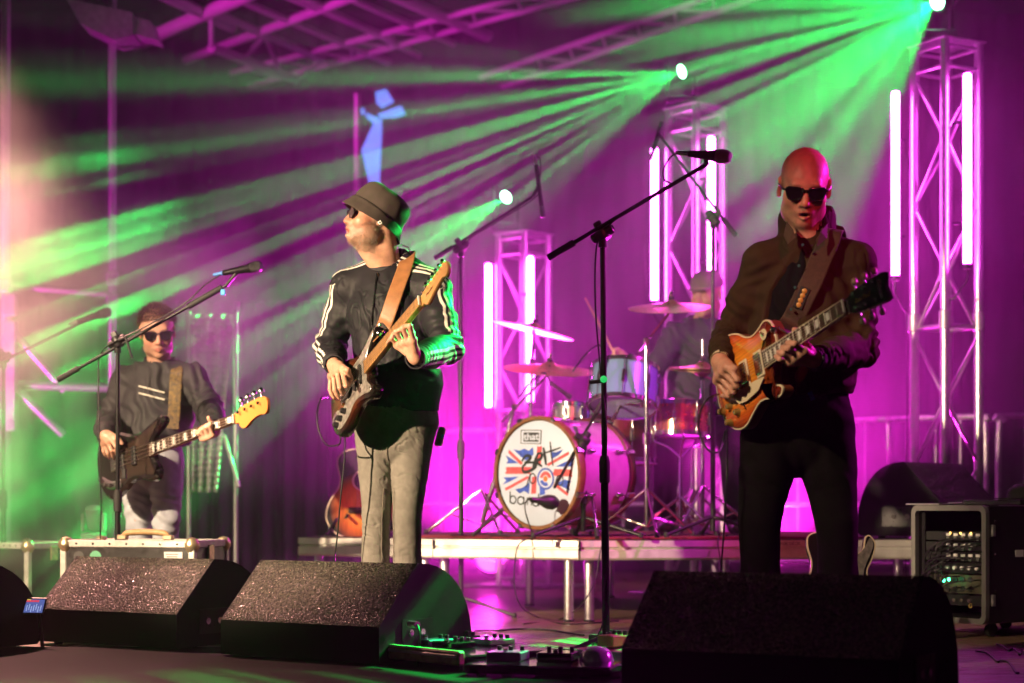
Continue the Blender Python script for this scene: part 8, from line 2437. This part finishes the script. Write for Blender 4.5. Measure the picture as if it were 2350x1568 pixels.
# ------------------------------------------------------------------ odds and ends at the left
def foil_sheet():
    d = 10.6
    t = thing('foil_curtain', 'shiny pleated foil sheet on two thin posts behind the bassist', 'foil curtain', (P(487, HY, d).x, d, 0))
    for x in (433, 541):
        p = P(x, 716, d); bar('post', (p.x, p.y, 0), p, 0.014, steel_grey, t, 12)
    xs = np.linspace(441, 536, 60); ys = np.linspace(720, 1130, 150)
    X, Y = np.meshgrid(xs, ys, indexing='ij')
    dep = d + 0.02 + 0.035 * np.sin((X - 441) / 95 * 2 * math.pi * 3.2 + 0.004 * Y) + 0.012 * np.sin(Y / 15 * 2 * math.pi) + 0.02 * noise3(np.stack([X.ravel() / 20, Y.ravel() / 40, X.ravel() * 0], 1)).reshape(X.shape)
    Xs = X - (Y - 720) * 0.09 * (X - 441) / 95
    v = np.stack([(Xs - CX) / FPX * dep, dep, CAMZ - (Y - HY) / FPX * dep], -1).reshape(-1, 3).astype(np.float32)
    m = len(ys); I, K = np.meshgrid(np.arange(len(xs) - 1), np.arange(m - 1), indexing='ij'); a = (I * m + K).ravel()
    mesh('sheet', v, np.stack([a, a + 1, a + m + 1, a + m], 1), mat('silver_foil', (0.7, 0.72, 0.7), 0.45, 0.45, rvar=0.1), t, smooth=True)
    bar('brace', P(515, 1000, d), P(548, 1118, d - 0.1), 0.012, steel_grey, t, 10)
foil_sheet()
p = P(215, 1236, 9.8)
t = thing('floor_lamp', 'small unlit moving head lamp on a box on the floor left of the bassist', 'moving head', (p.x, p.y, 0), 'unlit lamps')
lm = mat('grey_lamp_shell', (0.16, 0.15, 0.17), 0.4)
bz = p.z - 0.03
box('plinth', (p.x, p.y, bz / 2), (0.2, 0.2, bz), case_black, t, 0.01); box('base', (p.x, p.y, bz + 0.031), (0.12, 0.12, 0.06), lm, t, 0.01)
for s_ in (-1, 1): box('yoke_arm', (p.x + s_ * 0.055, p.y, bz + 0.115), (0.018, 0.05, 0.10), lm, t, 0.006)
lathe('head', [(0, -0.07), (0.035, -0.06), (0.042, 0.0), (0.038, 0.06), (0, 0.062)], lm, t, n=18, M=T(p.x, p.y, bz + 0.14) @ RX(25))
for k, (x0, y0, x1, y1, lb) in enumerate(((470, 1420, 760, 1440, 'cable lying on the floor behind the left wedges'), (2250, 1500, 2345, 1540, 'cable snaking on the pink floor at the lower right'), (2290, 1478, 2350, 1496, 'cable beside the rack case wheels'), (1080, 1448, 1330, 1455, 'cable on the brown boards under the riser front'))):
    rr = random.Random(k + 90); pts = []
    for i in range(8):
        s_ = i / 7; pts.append(onfloor(x0 + (x1 - x0) * s_ + rr.uniform(-12, 12), y0 + (y1 - y0) * s_ + rr.uniform(-9, 9), 0.005))
    cord('floor_cable', pts, lb, 0.0045)
# only the tubes and the lamps light the scene; tiny glowing pieces are not sampled as lights
for m_ in bpy.data.materials:
    if m_.name != 'magenta_light_tube':
        m_.cycles.emission_sampling = 'NONE'
